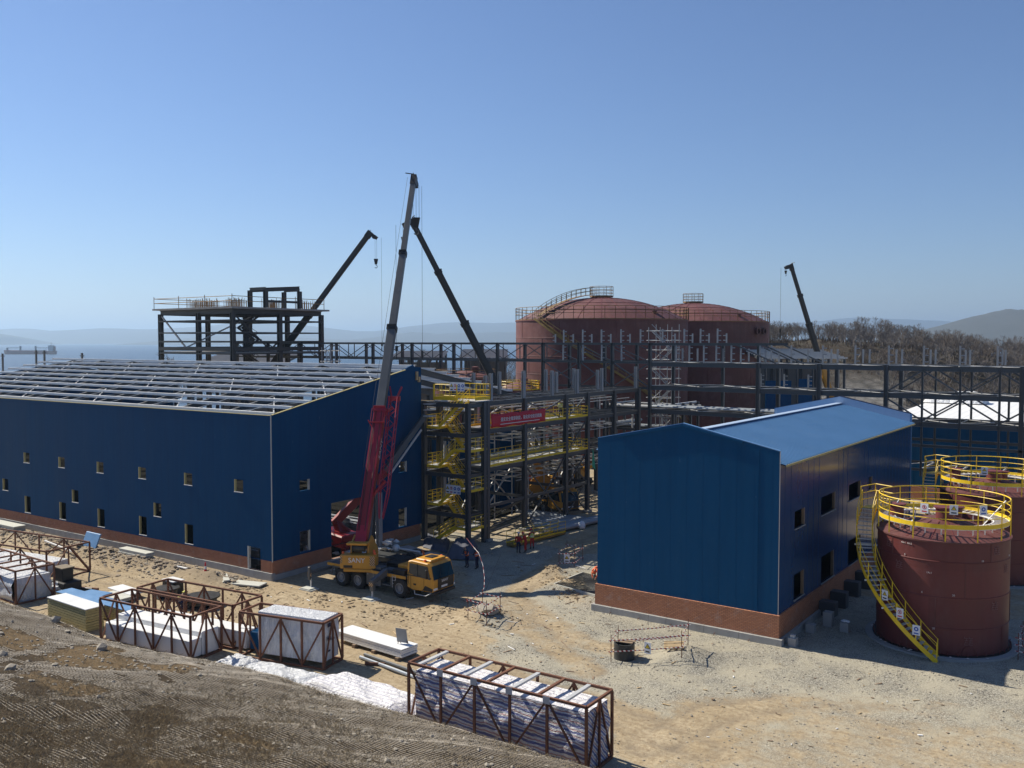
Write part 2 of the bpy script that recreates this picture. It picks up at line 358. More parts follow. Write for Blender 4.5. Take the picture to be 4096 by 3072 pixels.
def weather(name, streak=.25, dust=None, marks=0.0, seam=0.0, cells=None):
    m = MATS[name]; n = m.node_tree; b = n.nodes['Principled BSDF']; src = b.inputs['Base Color'].links[0].from_socket; v = coord(n); o = sep(n, v)
    s = noise(n, coord(n, (1.6, 1.6, .10)), 1.4, 7, .7); c = mix(n, mth(n, 'MULTIPLY', ramp(n, s, .45, .75), streak), src, (.5, .5, .5), 'MULTIPLY')
    if cells: k = n.nodes.new('ShaderNodeTexBrick'); cx = n.nodes.new('ShaderNodeCombineXYZ'); n.links.new(mth(n, 'MULTIPLY', mth(n, 'ARCTAN2', o[1], o[0]), cells[0]), cx.inputs[0]); n.links.new(o[2], cx.inputs[1]); n.links.new(cx.outputs[0], k.inputs[0]); k.inputs['Scale'].default_value = 1; k.inputs['Brick Width'].default_value = cells[1]; k.inputs['Row Height'].default_value = cells[2]; k.inputs['Mortar Size'].default_value = .0; k.inputs['Color1'].default_value = (.84, .84, .84, 1); k.inputs['Color2'].default_value = (1.12, 1.10, 1.10, 1); c = mix(n, 1.0, c, k.outputs[0], 'MULTIPLY')
    if dust: c = mix(n, mth(n, 'MULTIPLY', ramp(n, noise(n, coord(n, (1, 1, .5)), .8, 9, .72), .52, .72), dust[1]), c, dust[0])
    if seam: c = mix(n, mth(n, 'MULTIPLY', mth(n, 'LESS_THAN', mth(n, 'FRACT', mth(n, 'ADD', o[0], o[1])), .02), seam), c, (0, 0, 0))
    if marks: c = mix(n, mth(n, 'MULTIPLY', ramp(n, noise(n, coord(n, (3.2, 3.2, .55)), 1.7, 3, .6), .70, .78), marks), c, (.30, .36, .42))
    n.links.new(c, b.inputs['Base Color'])
weather('blue_panel', .3, ((.05, .12, .18), .10), .25, .25); weather('blue_bright', .25, ((.05, .13, .20), .08), .25, .0)
weather('primer', .35, ((.26, .14, .13), .22), 0, 0, (13.9, 8.7, 2.85)); weather('primer_front', .4, ((.17, .075, .07), .3), 0, 0, (3.83, 6.02, 1.75))
weather('crane_yellow', .25, ((.26, .17, .08), .4)); weather('crane_red', .3, ((.2, .06, .05), .3)); weather('rubber', 0, ((.20, .155, .10), .55)); weather('boom_grey', .3, ((.2, .19, .17), .3)); weather('yellow', .2, ((.45, .30, .08), .3)); weather('white_panel', .12, ((.62, .60, .55), .25)); weather('blue_roof', .15, ((.16, .25, .36), .25)); weather('concrete', .35)
# ================================================================ ground, sea, hills
def knoll_h(x, y):                           # wooded knoll behind the site on the right
    lat = x * RT.x + y * RT.y; dep = x * FH.x + y * FH.y
    a = np.exp(-(((lat - 75) / 62) ** 2)) * 11.5 + np.exp(-(((lat - 135) / 55) ** 2)) * 5 + 5.0
    r = np.clip((dep - 212) / 50, 0, 1); r = r * r * (3 - 2 * r)
    w = np.clip((lat - 18) / 35, 0, 1); w = w * w * (3 - 2 * w)
    return a * r * w * (1 + .06 * lump(x, y, 6, 3)) + r * w * lump(x, y, 2.2, 5) * .35
def ground_h(x, y):
    x = np.asarray(x, float); y = np.asarray(y, float)
    h = .05 * lump(x, y, 1.7) + .04 * lump(x, y, .7, 2)
    ly = (y - 47.5) - (x + 57.3) * .0306                      # distance in front of the long hall's wall
    m = np.exp(-((ly + 2.6) / 1.05) ** 2) * np.clip((-58 - x) / 3, 0, 1) * (.55 + .25 * lump(x, y, .9, 4) + .12 * lump(x, y, .35, 6))
    h = h + np.maximum(m, 0)
    for cx, cy, r, a in ((-37.9, 49.9, 1.5, .5), (-23.2, 50.3, 1.5, .5), (-40.6, 62.2, 1.2, .5), (-38.5, 60.0, 2.2, .22), (-46.9, 44.6, 3.0, .18)):
        h = h + a * np.exp(-(((x - cx) ** 2 + (y - cy) ** 2) / (r * r))) * (1 + .35 * lump(x, y, .5, 7))
    dep = x * FH.x + y * FH.y; lat = x * RT.x + y * RT.y
    h = h - .07 * lane_w(x, y)[1] + knoll_h(x, y)
    c = np.clip((dep - 235 - 1.2 * np.clip(lat + 20, 0, 400)) / 60, 0, 1) * np.clip((430 - lat) / 50, 0, 1)
    h = h - 24 * c * c * (3 - 2 * c)
    e = np.clip((np.maximum(abs(x), abs(y)) - 800) / 100, 0, 1); return h * (1 - e) - 22 * e
LANES = [[PZ(4300, 2850), PZ(3700, 2800), PZ(3250, 2790), PZ(2850, 2850), PZ(2600, 2980)], [PZ(-50, 2215), PZ(500, 2330), PZ(1100, 2475), PZ(1700, 2625), PZ(2300, 2790), PZ(2800, 3000)], [PZ(2400, 2150), PZ(2230, 2240), PZ(2050, 2380), PZ(2100, 2520), PZ(2350, 2680)], [PZ(4300, 2780), PZ(3600, 2740), PZ(3000, 2720), PZ(2300, 2560), PZ(2080, 2400)]]
def lane_w(x, y):                             # compacted wheel lanes: (lane, ruts)
    x = np.asarray(x, float); y = np.asarray(y, float); L = 0 * x; Rr = 0 * x
    for P in LANES:
        d = 0 * x + 1e9
        for a, b in zip(P, P[1:]):
            t = np.clip(((x - a.x) * (b.x - a.x) + (y - a.y) * (b.y - a.y)) / ((b.x - a.x) ** 2 + (b.y - a.y) ** 2), 0, 1); d = np.minimum(d, np.hypot(x - a.x - t * (b.x - a.x), y - a.y - t * (b.y - a.y)))
        d = d + .25 * lump(x, y, 2.5, 33); L = np.maximum(L, np.clip(1.6 - d / 1.3, 0, 1)); Rr = np.maximum(Rr, np.exp(-((d - .95) / .3) ** 2))
    return L, Rr
def gravel_w(x, y):
    d = ((x + 41.5) * .94 + (y - 52)) / 1.37 + 1.6 * lump(x, y, 3, 8)       # grey stone to the right of a slanting line
    g = np.clip(.5 + d / 5, 0, 1)
    g = g - .75 * np.exp(-(((x + 38.3) / 2.6) ** 2 + ((y - 60.6) / 2.4) ** 2)) - .6 * np.exp(-(((x + 35.2) / 1.6) ** 2 + ((y - 57) / 1.6) ** 2))
    s = np.clip((x + 27 + .55 * (47 - y) * 0) / 8, 0, 1) * np.clip((50 - y + .35 * (x + 20)) / 6, 0, 1)     # trampled sandy part near the viewer
    g = g * (1 - .52 * s) * np.where(y > 70, .45, 1)
    return np.clip(g - np.where(x + .6 * y > 4, .2, .6) * lane_w(x, y)[0], 0, 1)
def build_ground():
    xs = np.concatenate([np.arange(-900, -130, 35), np.arange(-130, -75, 1.0), np.arange(-75, 0, .45), np.arange(0, 30, 1.2), np.arange(30, 400, 6), np.arange(400, 930, 40)])
    ys = np.concatenate([np.arange(-300, 25, 25), np.arange(25, 75, .45), np.arange(75, 130, 1.2), np.arange(130, 420, 4), np.arange(420, 930, 40)])
    gx, gy = np.meshgrid(xs, ys); h = ground_h(gx, gy)
    w, r = len(xs), len(ys); me = bpy.data.meshes.new('ground')
    vs = np.stack([gx, gy, h], -1).reshape(-1, 3); i = (np.arange(r - 1)[:, None] * w + np.arange(w - 1)[None, :]).reshape(-1)
    me.from_pydata(vs.tolist(), [], np.stack([i, i + 1, i + w + 1, i + w], -1).tolist())
    ly = (gy - 47.5) - (gx + 57.3) * .0306
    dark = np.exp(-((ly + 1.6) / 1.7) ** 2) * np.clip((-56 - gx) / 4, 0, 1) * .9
    dep = gx * FH.x + gy * FH.y; rock = np.clip(1 - abs(dep - 228) / 14, 0, 1) * np.clip((gx * RT.x + gy * RT.y - 70) / 8, 0, 1) * np.clip((108 - gx * RT.x - gy * RT.y) / 6, 0, 1) * (lump(gx, gy, 6, 2) > -.35)
    _, ruts = lane_w(gx, gy); dark = np.maximum(dark, .8 * ruts * (.6 + .4 * lump(gx, gy, 1.1, 41)))
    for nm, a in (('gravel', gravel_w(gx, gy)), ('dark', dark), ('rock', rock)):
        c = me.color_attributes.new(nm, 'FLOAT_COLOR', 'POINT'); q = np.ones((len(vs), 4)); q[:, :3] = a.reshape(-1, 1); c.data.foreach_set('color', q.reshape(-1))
    me.materials.append(MATS['ground']); me.materials.append(MATS['scrub'])
    cen = vs[i]; dd = cen[:, 0] * FH.x + cen[:, 1] * FH.y
    me.polygons.foreach_set('material_index', (dd > 205).astype(int)); me.polygons.foreach_set('use_smooth', [True] * len(me.polygons)); me.update()
    o = bpy.data.objects.new('ground', me); COL.objects.link(o); struct(o)
build_ground()
SEA = -15.0
mb = MB(); mb.add([(-30000, -2000, SEA), (26000, -2000, SEA), (26000, 27000, SEA), (-30000, 27000, SEA)], [(0, 1, 2, 3)]); struct(mb.build('sea', 'sea'))
def ridge(name, dep, pts, depth, mat, rough=.08, seed=0):
    """a hill range: crest through photo points (px, height above the sea horizon in px) at the given distance, a real body with depth."""
    pts = sorted(pts); xs = np.linspace(pts[0][0], pts[-1][0], 90); hs = np.interp(xs, [p[0] for p in pts], [p[1] for p in pts])
    hs = hs * (1 + rough * lump(xs, 0, 45, seed) + rough * .5 * lump(xs, 3, 14, seed)); rows = []
    for k in range(-6, 7):
        f = 1 - (abs(k) / 6) ** 1.4; row = []
        for j, (x, h) in enumerate(zip(xs, hs)):
            d = dep + k / 6 * depth; lat = (x - 2048) / FPX * dep
            z = SEA - 4 + (h / FPX * dep + CAMH - SEA + 4) * max(0, f * (1 + .18 * lump(j * 3.1, k * 9, 6, seed) * (1 - f) * 2))
            if h <= 0: z = SEA - 4
            row.append(LD(lat, d, z))
        rows.append(row)
    mb = MB(); mb.grid(rows); struct(mb.build(name, mat, smooth=80))
ridge('far_hill', 12500, [(-900, 20), (-200, 30), (0, 40), (90, 52), (180, 40), (330, 45), (440, 53), (560, 45), (700, 50), (850, 60), (930, 73), (1100, 70), (1250, 60), (1400, 40), (1460, 35), (1600, 50), (1720, 68), (1820, 74), (1950, 72), (2120, 72), (2300, 60), (2500, 40), (2900, 35), (3080, 60), (3400, 92), (3600, 86), (3900, 70), (4300, 40), (5200, 20)], 2200, 'far_hill', .05, 1)
ridge('headland', 8200, [(-1500, 45), (-500, 50), (-200, 42), (0, 28), (45, 16), (92, -20), (130, -20)], 900, 'far_hill', .08, 2)
ridge('far_hill', 8800, [(620, -5), (760, 10), (900, 24), (1010, 20), (1200, 12), (1400, 4), (1500, 14), (1650, 34), (1800, 28), (2000, 35), (2300, 20), (2700, 5), (2800, -20)], 1200, 'far_hill', .1, 5)
ridge('mountain', 4000, [(3250, -20), (3500, 5), (3700, 42), (3800, 70), (3870, 92), (3950, 110), (4000, 122), (4030, 127), (4062, 121), (4085, 125), (4110, 116), (4180, 98), (4300, 80), (4600, 60), (5200, 20)], 700, 'hill', .03, 3)
# ================================================================ foreground embankment with geogrid
CRX = [-110, -64, -58, -52, -46.6, -39.5, -36.2, -32.5, -27.8, -24, -19.4, -17.2, -10, 15]
CRZ = [1.6, 1.45, 1.5, 1.2, 1.55, 2.2, 2.4, 2.3, 2.5, 2.6, 2.65, 2.7, 2.5, 2.0]
def bank_h(x, y):
    x = np.asarray(x, float); y = np.asarray(y, float)
    zc = np.interp(x, CRX, CRZ); t = 30 - y
    front = zc + .17 * t - .25 * np.exp(-(t / 2.0) ** 2) * .6 + np.clip(t / 2, 0, 1) * (.20 * lump(x, y, 3.2, 1) + .10 * lump(x, y, 1.3, 3))
    back = zc - .15 - .78 * (-t) - .12 * np.clip(-t, 0, 1)
    k = 1 / (1 + np.exp(-t * 3.2)); h = front * k + np.minimum(back, front) * (1 - k)
    return np.maximum(h + .05 * lump(x, y, .6, 5), -.4)
BARE = [(PZ(380, 2650, 2.0), 6.5, 2.6), (PZ(60, 2560, 2.0), 4, 1.6), (PZ(620, 2690, 2.2), 3.5, 1.3), (PZ(230, 2800, 3), 4.0, 1.2), (PZ(1000, 2960, 4), 2.0, 0.6), (PZ(700, 3020, 5), 3.0, .8)]
def bare_w(x, y):
    b = 0 * np.asarray(x, float)
    for c, rx, ry in BARE: b = np.maximum(b, 1.25 - np.sqrt(((x - c.x) / rx) ** 2 + ((y - c.y) / ry) ** 2))
    return np.clip(b + .45 * lump(x, y, 1.6, 9) + .25 * lump(x, y, .5, 19), 0, 1)
def build_bank():
    xs = np.arange(-105, 14, .4); ys = np.concatenate([np.arange(-24, 8, 1.0), np.arange(8, 34.6, .3)]); gx, gy = np.meshgrid(xs, ys); h = bank_h(gx, gy)
    w, r = len(xs), len(ys); me = bpy.data.meshes.new('embankment'); vs = np.stack([gx, gy, h], -1).reshape(-1, 3)
    i = (np.arange(r - 1)[:, None] * w + np.arange(w - 1)[None, :]).reshape(-1); me.from_pydata(vs.tolist(), [], np.stack([i, i + 1, i + w + 1, i + w], -1).tolist())
    c = me.color_attributes.new('bare', 'FLOAT_COLOR', 'POINT'); q = np.ones((len(vs), 4)); q[:, :3] = bare_w(gx, gy).reshape(-1, 1); c.data.foreach_set('color', q.reshape(-1))
    me.materials.append(MATS['slope']); me.polygons.foreach_set('use_smooth', [True] * len(me.polygons)); me.update()
    o = bpy.data.objects.new('embankment', me); COL.objects.link(o); struct(o)
build_bank()
def inview(x, y, z, m=350):
    p = proj((x, y, z)); return -m < p[0] < 4096 + m and p[1] < 3072 + m
def geogrid():
    mb = MB(); vs = []; fs = []
    def rib(P, wd, ht, ax):
        prev = None
        for p in P:
            if p is None: prev = None; continue
            a = [(p[0] - ax[0] * wd, p[1] - ax[1] * wd, p[2]), (p[0], p[1], p[2] + ht), (p[0] + ax[0] * wd, p[1] + ax[1] * wd, p[2])]
            o = len(vs); vs.extend(a)
            if prev is not None: fs.extend([(prev, prev + 1, o + 1, o), (prev + 1, prev + 2, o + 2, o + 1)])
            prev = o
    def pt(x, y):
        if bare_w(x, y) > .46 + .12 * float(lump(x, y, .5, 4)): return None
        if y < 24 and x < -28 and lump(x, y, 1.5, 12) + (24 - y) * .05 + (-28 - x) * .02 > .62: return None     # overgrown
        z = float(bank_h(x, y)) + .015
        return (x, y, z) if inview(x, y, z) else None
    for yy in np.arange(9, 32.4, .145):
        P = []
        for x in np.arange(-80, -12, .45):
            y = yy + .12 * float(lump(x, yy, 6, 20)) + .02 * float(lump(x, yy, .9, 21)); P.append(pt(x, y))
        rib(P, .017, .012, (0, 1))
    for xx in np.arange(-80, -12, .3):
        P = []
        for y in np.arange(9, 32.4, .4):
            x = xx + .10 * float(lump(xx, y, 4, 22)); P.append(pt(x, y))
        rib(P, .010, .010, (1, 0))
    mb.v = vs; mb.f = fs; mb.mi = [0] * len(fs)
    tag(mb.build('geogrid', 'geogrid'), 'grey ribbed erosion mat draped over the near earth slope', 'erosion mat')
geogrid()
def dry_grass():
    mb = MB(); k = 0
    while k < 15000:
        x = rng.uniform(-70, -14); y = rng.uniform(9, 30.8); z = float(bank_h(x, y))
        if not inview(x, y, z, 150): continue
        px, py = proj((x, y, z)); dens = .05 + .95 * max(0, min(1, (py - 2700) / 300)) * max(.12, min(1, (1700 - px) / 1100)) + .10 * (y > 29.5)
        if rng.random() > dens * (.45 + .75 * max(0, float(lump(x, y, 1.2, 31)) + .35)): continue
        k += 1
        hh = rng.uniform(.05, .22) * (1 if y < 27 else .8)
        for _ in range(5):
            a = rng.uniform(0, 6.28); l = rng.uniform(.05, .22); bx, by = x + rng.normal(0, .07), y + rng.normal(0, .07); w = rng.uniform(.003, .007)
            tx, ty = bx + math.cos(a) * l, by + math.sin(a) * l; c, s = -math.sin(a) * w, math.cos(a) * w; hb = hh * rng.uniform(.6, 1.1)
            mb.add([(bx - c, by - s, z), (bx + c, by + s, z), ((bx + tx) / 2 + c * .7, (by + ty) / 2 + s * .7, z + hb * .65), (tx, ty, z + hb)], [(0, 1, 2), (0, 2, 3)])
    tag(mb.build('dry_grass', 'grass_dry'), 'dry brown grass and weeds growing through the slope', 'dry grass', kind='stuff')
dry_grass()
for i, (px, py, r) in enumerate([(222, 2487, .36), (270, 2530, .2), (330, 2541, .1), (328, 2518, .13), (527, 2572, .22), (408, 2600, .32), (220, 2665, .2), (40, 2678, .28), (12, 2625, .26), (5, 2538, .2), (800, 2703, .15), (1548, 3050, .14), (1950, 3066, .14), (1300, 2857, .1), (395, 2790, .12), (8, 2612, .16)]):
    z = 2.0
    for _ in range(12):
        p = PZ(px, py, z); z = float(bank_h(p.x, p.y))
    rr = random.Random(i * 7 + 1); mb = MB(); mb.blob((p.x, p.y, z + r * .3), r, (rr.uniform(.9, 1.3), rr.uniform(.8, 1), rr.uniform(.65, .85)), .3, 1, rr)
    lab = {0: 'large pale boulder on the slope below the white-topped panel stack', 1: 'dark flat rock on the slope right of the large boulder', 4: 'dark rock on the slope in front of the white foam blocks', 5: 'pale angular boulder at the right edge of the bare soil patch'}.get(i, 'small grey rock lying on the near slope')
    tag(mb.build('rock', 'stone'), lab, 'rock', 'rocks on the near slope')
# ================================================================ long blue hall on the left, roof still open
def long_hall():
    a = R_(1.75); root = thing('factory_hall', 'long dark blue hall with open purlin roof, brick base and small square windows', 'hall', (0, 0, 0))
    L, D, EV, RG = 62.0, 36.0, 13.1, 16.6
    hi = [-3.87, -10.33, -16.77, -23.2, -29.6, -35.9, -42.3, -48.7]; lo = [-10.33, -16.8, -23.2, -29.6, -35.9, -42.3]; mid = [-14.65, -27.4, -40.1]
    H = [(x - .52, x + .52, 6.76, 7.76) for x in hi] + [(x - .52, x + .52, 3.6, 4.76) for x in mid] + [(x - .53, x + .53, 1.72, 3.36) for x in lo] + [(-2.92, -1.4, .3, 2.46)]
    Hs = [(2.95, 4.02, 6.76, 7.64), (2.92, 4.04, 1.72, 3.42), (6.5, 12.67, .2, 5.25), (15.18, 16.3, 6.8, 7.8), (15.16, 16.26, 1.72, 3.42)]
    sh = [(u + L, v + L, c, d) for u, v, c, d in H]
    mb = MB(); wall(mb, (-L, 0, 0), X, -Y, L - .06, 1.55, [(0, EV), (L - .06, EV)], [h if h[2] > 1.6 else (h[0], h[1], 1.5501, h[3]) for h in sh])
    front = mb.build('front_wall', 'blue_panel', root)
    mb = MB(); wall(mb, (0, .06, 0), Y, X, 18.44, 1.55, [(0, EV + .02), (16.2, 16.25), (16.3, 16.45), (17.3, 16.75), (17.45, 16.55), (18.44, 16.5)], [(h[0] - .06, h[1] - .06, max(h[2], 1.5502), h[3]) for h in Hs])
    gable = mb.build('gable_wall', 'blue_panel', root)
    mb = MB(); wall(mb, (-L, .02, 0), X, -Y, L - .3, .62, [(0, 1.55), (L - .3, 1.55)], [(L - 2.95, L - 1.38, .6201, 1.55)], .24)
    b1 = mb.build('brick_base', 'brick', root)
    mb = MB(); wall(mb, (-.02, .02, 0), Y, X, 18.3, .45, [(0, 1.56), (18.3, 1.56)], [(6.48, 12.65, .4501, 1.56)], .24); mb.build('brick_base', 'brick', root)
    mb = MB()
    for x in np.arange(-L, -1, 2.0): mb.box((x, -.10, -.5), (min(x + 1.985, -.0), .3, .60 - .004 * (int(x) % 3)))
    mb.box((-.10, -.1, -.5), (.06, 18.3, .44)); mb.build('concrete_footing', 'concrete', root)
    mb = MB(); mb.box((-.015, -.03, 1.5), (.03, .045, 13.12)); mb.build('corner_trim', 'pale_board', root)
    # bare panel core showing along the wall tops
    mb = MB(); mb.bar((0.0, .1, 13.16), (0.0, 16.2, 16.3), .19, .05); mb.bar((-L, .08, 13.12), (-.1, .08, 13.12), .2, .045); mb.build('panel_edge', 'panel_core', root)
    # frames around openings, with pale sills
    for u, v, c, d in H:
        fr = MB(); fr.box((u - .03, -.012, c), (u + .08, .16, d)) if d > 2.5 and c > 1 else fr.box((u, -.012, c), (u + .16, .2, d))
        f = fr.build('window_frame' if c > 1 else 'door_frame', 'panel_core' if c > 1 else 'pale_board', root)
        if c > 1: s = MB(); s.box((u - .03, -.05, c - .05), (v + .03, .10, c)); s.build('sill', 'white', f)
    for u, v, c, d in Hs:
        fr = MB(); fr.box((-.17, v - .08, c), (.014, v + .02, d)); fr.build('window_frame', 'pale_board', root)
    # roof steel
    slope = lambda y: EV + (RG - EV) * min(y, D - y) / 18
    bays = [-.35] + [-6.4 * k for k in range(1, 10)]
    for x in bays:
        mb = MB()
        mb.ib((x, .45, EV - .30), (x, 18, RG - .38), .25, .55, .025); mb.ib((x, 18, RG - .38), (x, D - .4, EV - .30), .25, .55, .025)
        mb.build('rafter', 'steel', root)
        for y in (.5, 12, 24, D - .5):
            mb = MB(); mb.ib((x, y, 0), (x, y, slope(y) - .6), .3, .4, .03, X); mb.build('column', 'steel', root)
    for k in range(10):
        y = .35 + k * 1.93; z = slope(y) + .06
        mb = MB(); mb.bar((-L, y, z), (-.12 if k else .0, y, z - .02), .035, .21); mb.bar((-L, y + .12, z + .10), (-.12, y + .12, z + .10), .25, .03); mb.build('purlin', 'purlin_zinc', root)
    for k in range(1, 9):
        y = D - .35 - k * 1.93; z = slope(y) + .06
        mb = MB(); mb.bar((-L, y, z), (.25, y, z), .035, .22); mb.bar((-L, y + .055, z + .125), (.35, y + .055, z + .125), .17, .03); mb.build('purlin', 'purlin_zinc', root)
    for x in np.arange(-.3 - 3.2, -L, -6.4): mb = MB(); mb.bar((x, .4, slope(.4) + .05), (x, 17.7, slope(17.7) + .05), .04, .04); mb.build('sag_rod', 'galv', root)
    for x0 in (-.35, -12.8, -25.6, -38.4, -51.2):
        for k in range(3):
            y0 = .6 + k * 5.8; mb = MB(); mb.bar((x0, y0, slope(y0) - .22), (x0 - 6.4, y0 + 5.8, slope(y0 + 5.8) - .22), .10, .05); mb.bar((x0 - 6.4, y0, slope(y0) - .25), (x0, y0 + 5.8, slope(y0 + 5.8) - .25), .10, .05); mb.build('roof_brace', 'galv', root)
    for y in (6, 12, 17.6):
        mb = MB(); mb.tube((-.4, y, slope(y) - .45), (-L, y, slope(y) - .45), .06); mb.build('tie_rod', 'galv', root)
    # wall girts inside, floor slab, rear wall, ridge bracket
    for z in (5.9, 8.2, 10.8):
        mb = MB(); mb.bar((-L, .28, z), (-.3, .28, z), .16, .06); mb.build('girt', 'galv', root); mb = MB(); mb.bar((-.28, .4, z), (-.28, 18.3, z), .06, .16); mb.build('girt', 'galv', root)
    mb = MB(); mb.box((-L, .3, -.3), (-.2, D, .12)); mb.build('floor_slab', 'dark_floor', root)
    mb = MB(); wall(mb, (-.3, D, 0), -X, Y, L, .1, [(0, 9.0), (L, 9.0)], [], .15); mb.build('rear_wall', 'blue_panel', root)
    mb = MB(); wall(mb, (-L, 18.4, 0), Y, -X, 17.6, .1, [(0, 16), (17.6, 13)], [], .15); wall(mb, (-L, 0, 0), Y, -X, 18, .1, [(0, 13), (18, 16)], [], .15); mb.build('end_wall', 'blue_panel', root)
    mb = MB(); mb.box((.06, 17.6, 15.3), (.2, 17.85, 16.1)); mb.box((.06, 17.9, 15.1), (.25, 18.1, 15.6)); mb.build('bracket', 'wood', root)
    mb = MB(); mb.box((-L, .6, 5.2), (-7.2, 13, 5.45)); mb.build('shade_slab', 'dark_floor', root)  # unseen slab added to keep sun off the floor behind the lower windows
    root.location = (-57.3, 47.5, 0); root.rotation_euler.z = a
    # goods lying inside, seen through the openings
    def w(x, y, z=0): c, s = math.cos(a), math.sin(a); return V((-57.3 + x * c - y * s, 47.5 + x * s + y * c, z))
    labs = ['stack of pale steel beams on the hall floor behind the big doorway', 'pile of white wrapped panels inside the hall behind the gable window', 'row of pale purlins stacked inside the hall near the corner', 'heap of pale sections inside the hall near its far gable window']
    for i, (x, y, n) in enumerate([(-5, 9, 7), (-3.5, 3.2, 4), (-6, 14.5, 5), (-3, 16, 4)]):
        mb = MB()
        for k in range(n):
            for j in range(4): p = w(x + random.uniform(-.5, .5), y - 1.5 + j * .7 + random.uniform(-.1, .1), .22 + k * .42); mb.ib(p, p + V((-6, random.uniform(-.5, .5), 0)), .28, .36, .03)
        tag(mb.build('beam_stack', 'post_white'), labs[i], 'beams')
    mb = MB()
    for k in range(26): p = w(random.uniform(-6, 1), random.uniform(6.8, 12), random.uniform(.2, .8)); mb.blob(p, random.uniform(.15, .5), (1.4, 1, .7), .3)
    tag(mb.build('scrap_heap', 'white'), 'heap of crumpled white wrapping on the floor of the big doorway', 'scrap')
    mb = MB(); p = w(.25, 12.2, 0); q = p + Z * 5.4; mb.ib(p, q, .42, .42, .04, X); tag(mb.build('steel_column', 'post_white'), 'pale steel column standing at the right side of the big doorway', 'column')
long_hall()
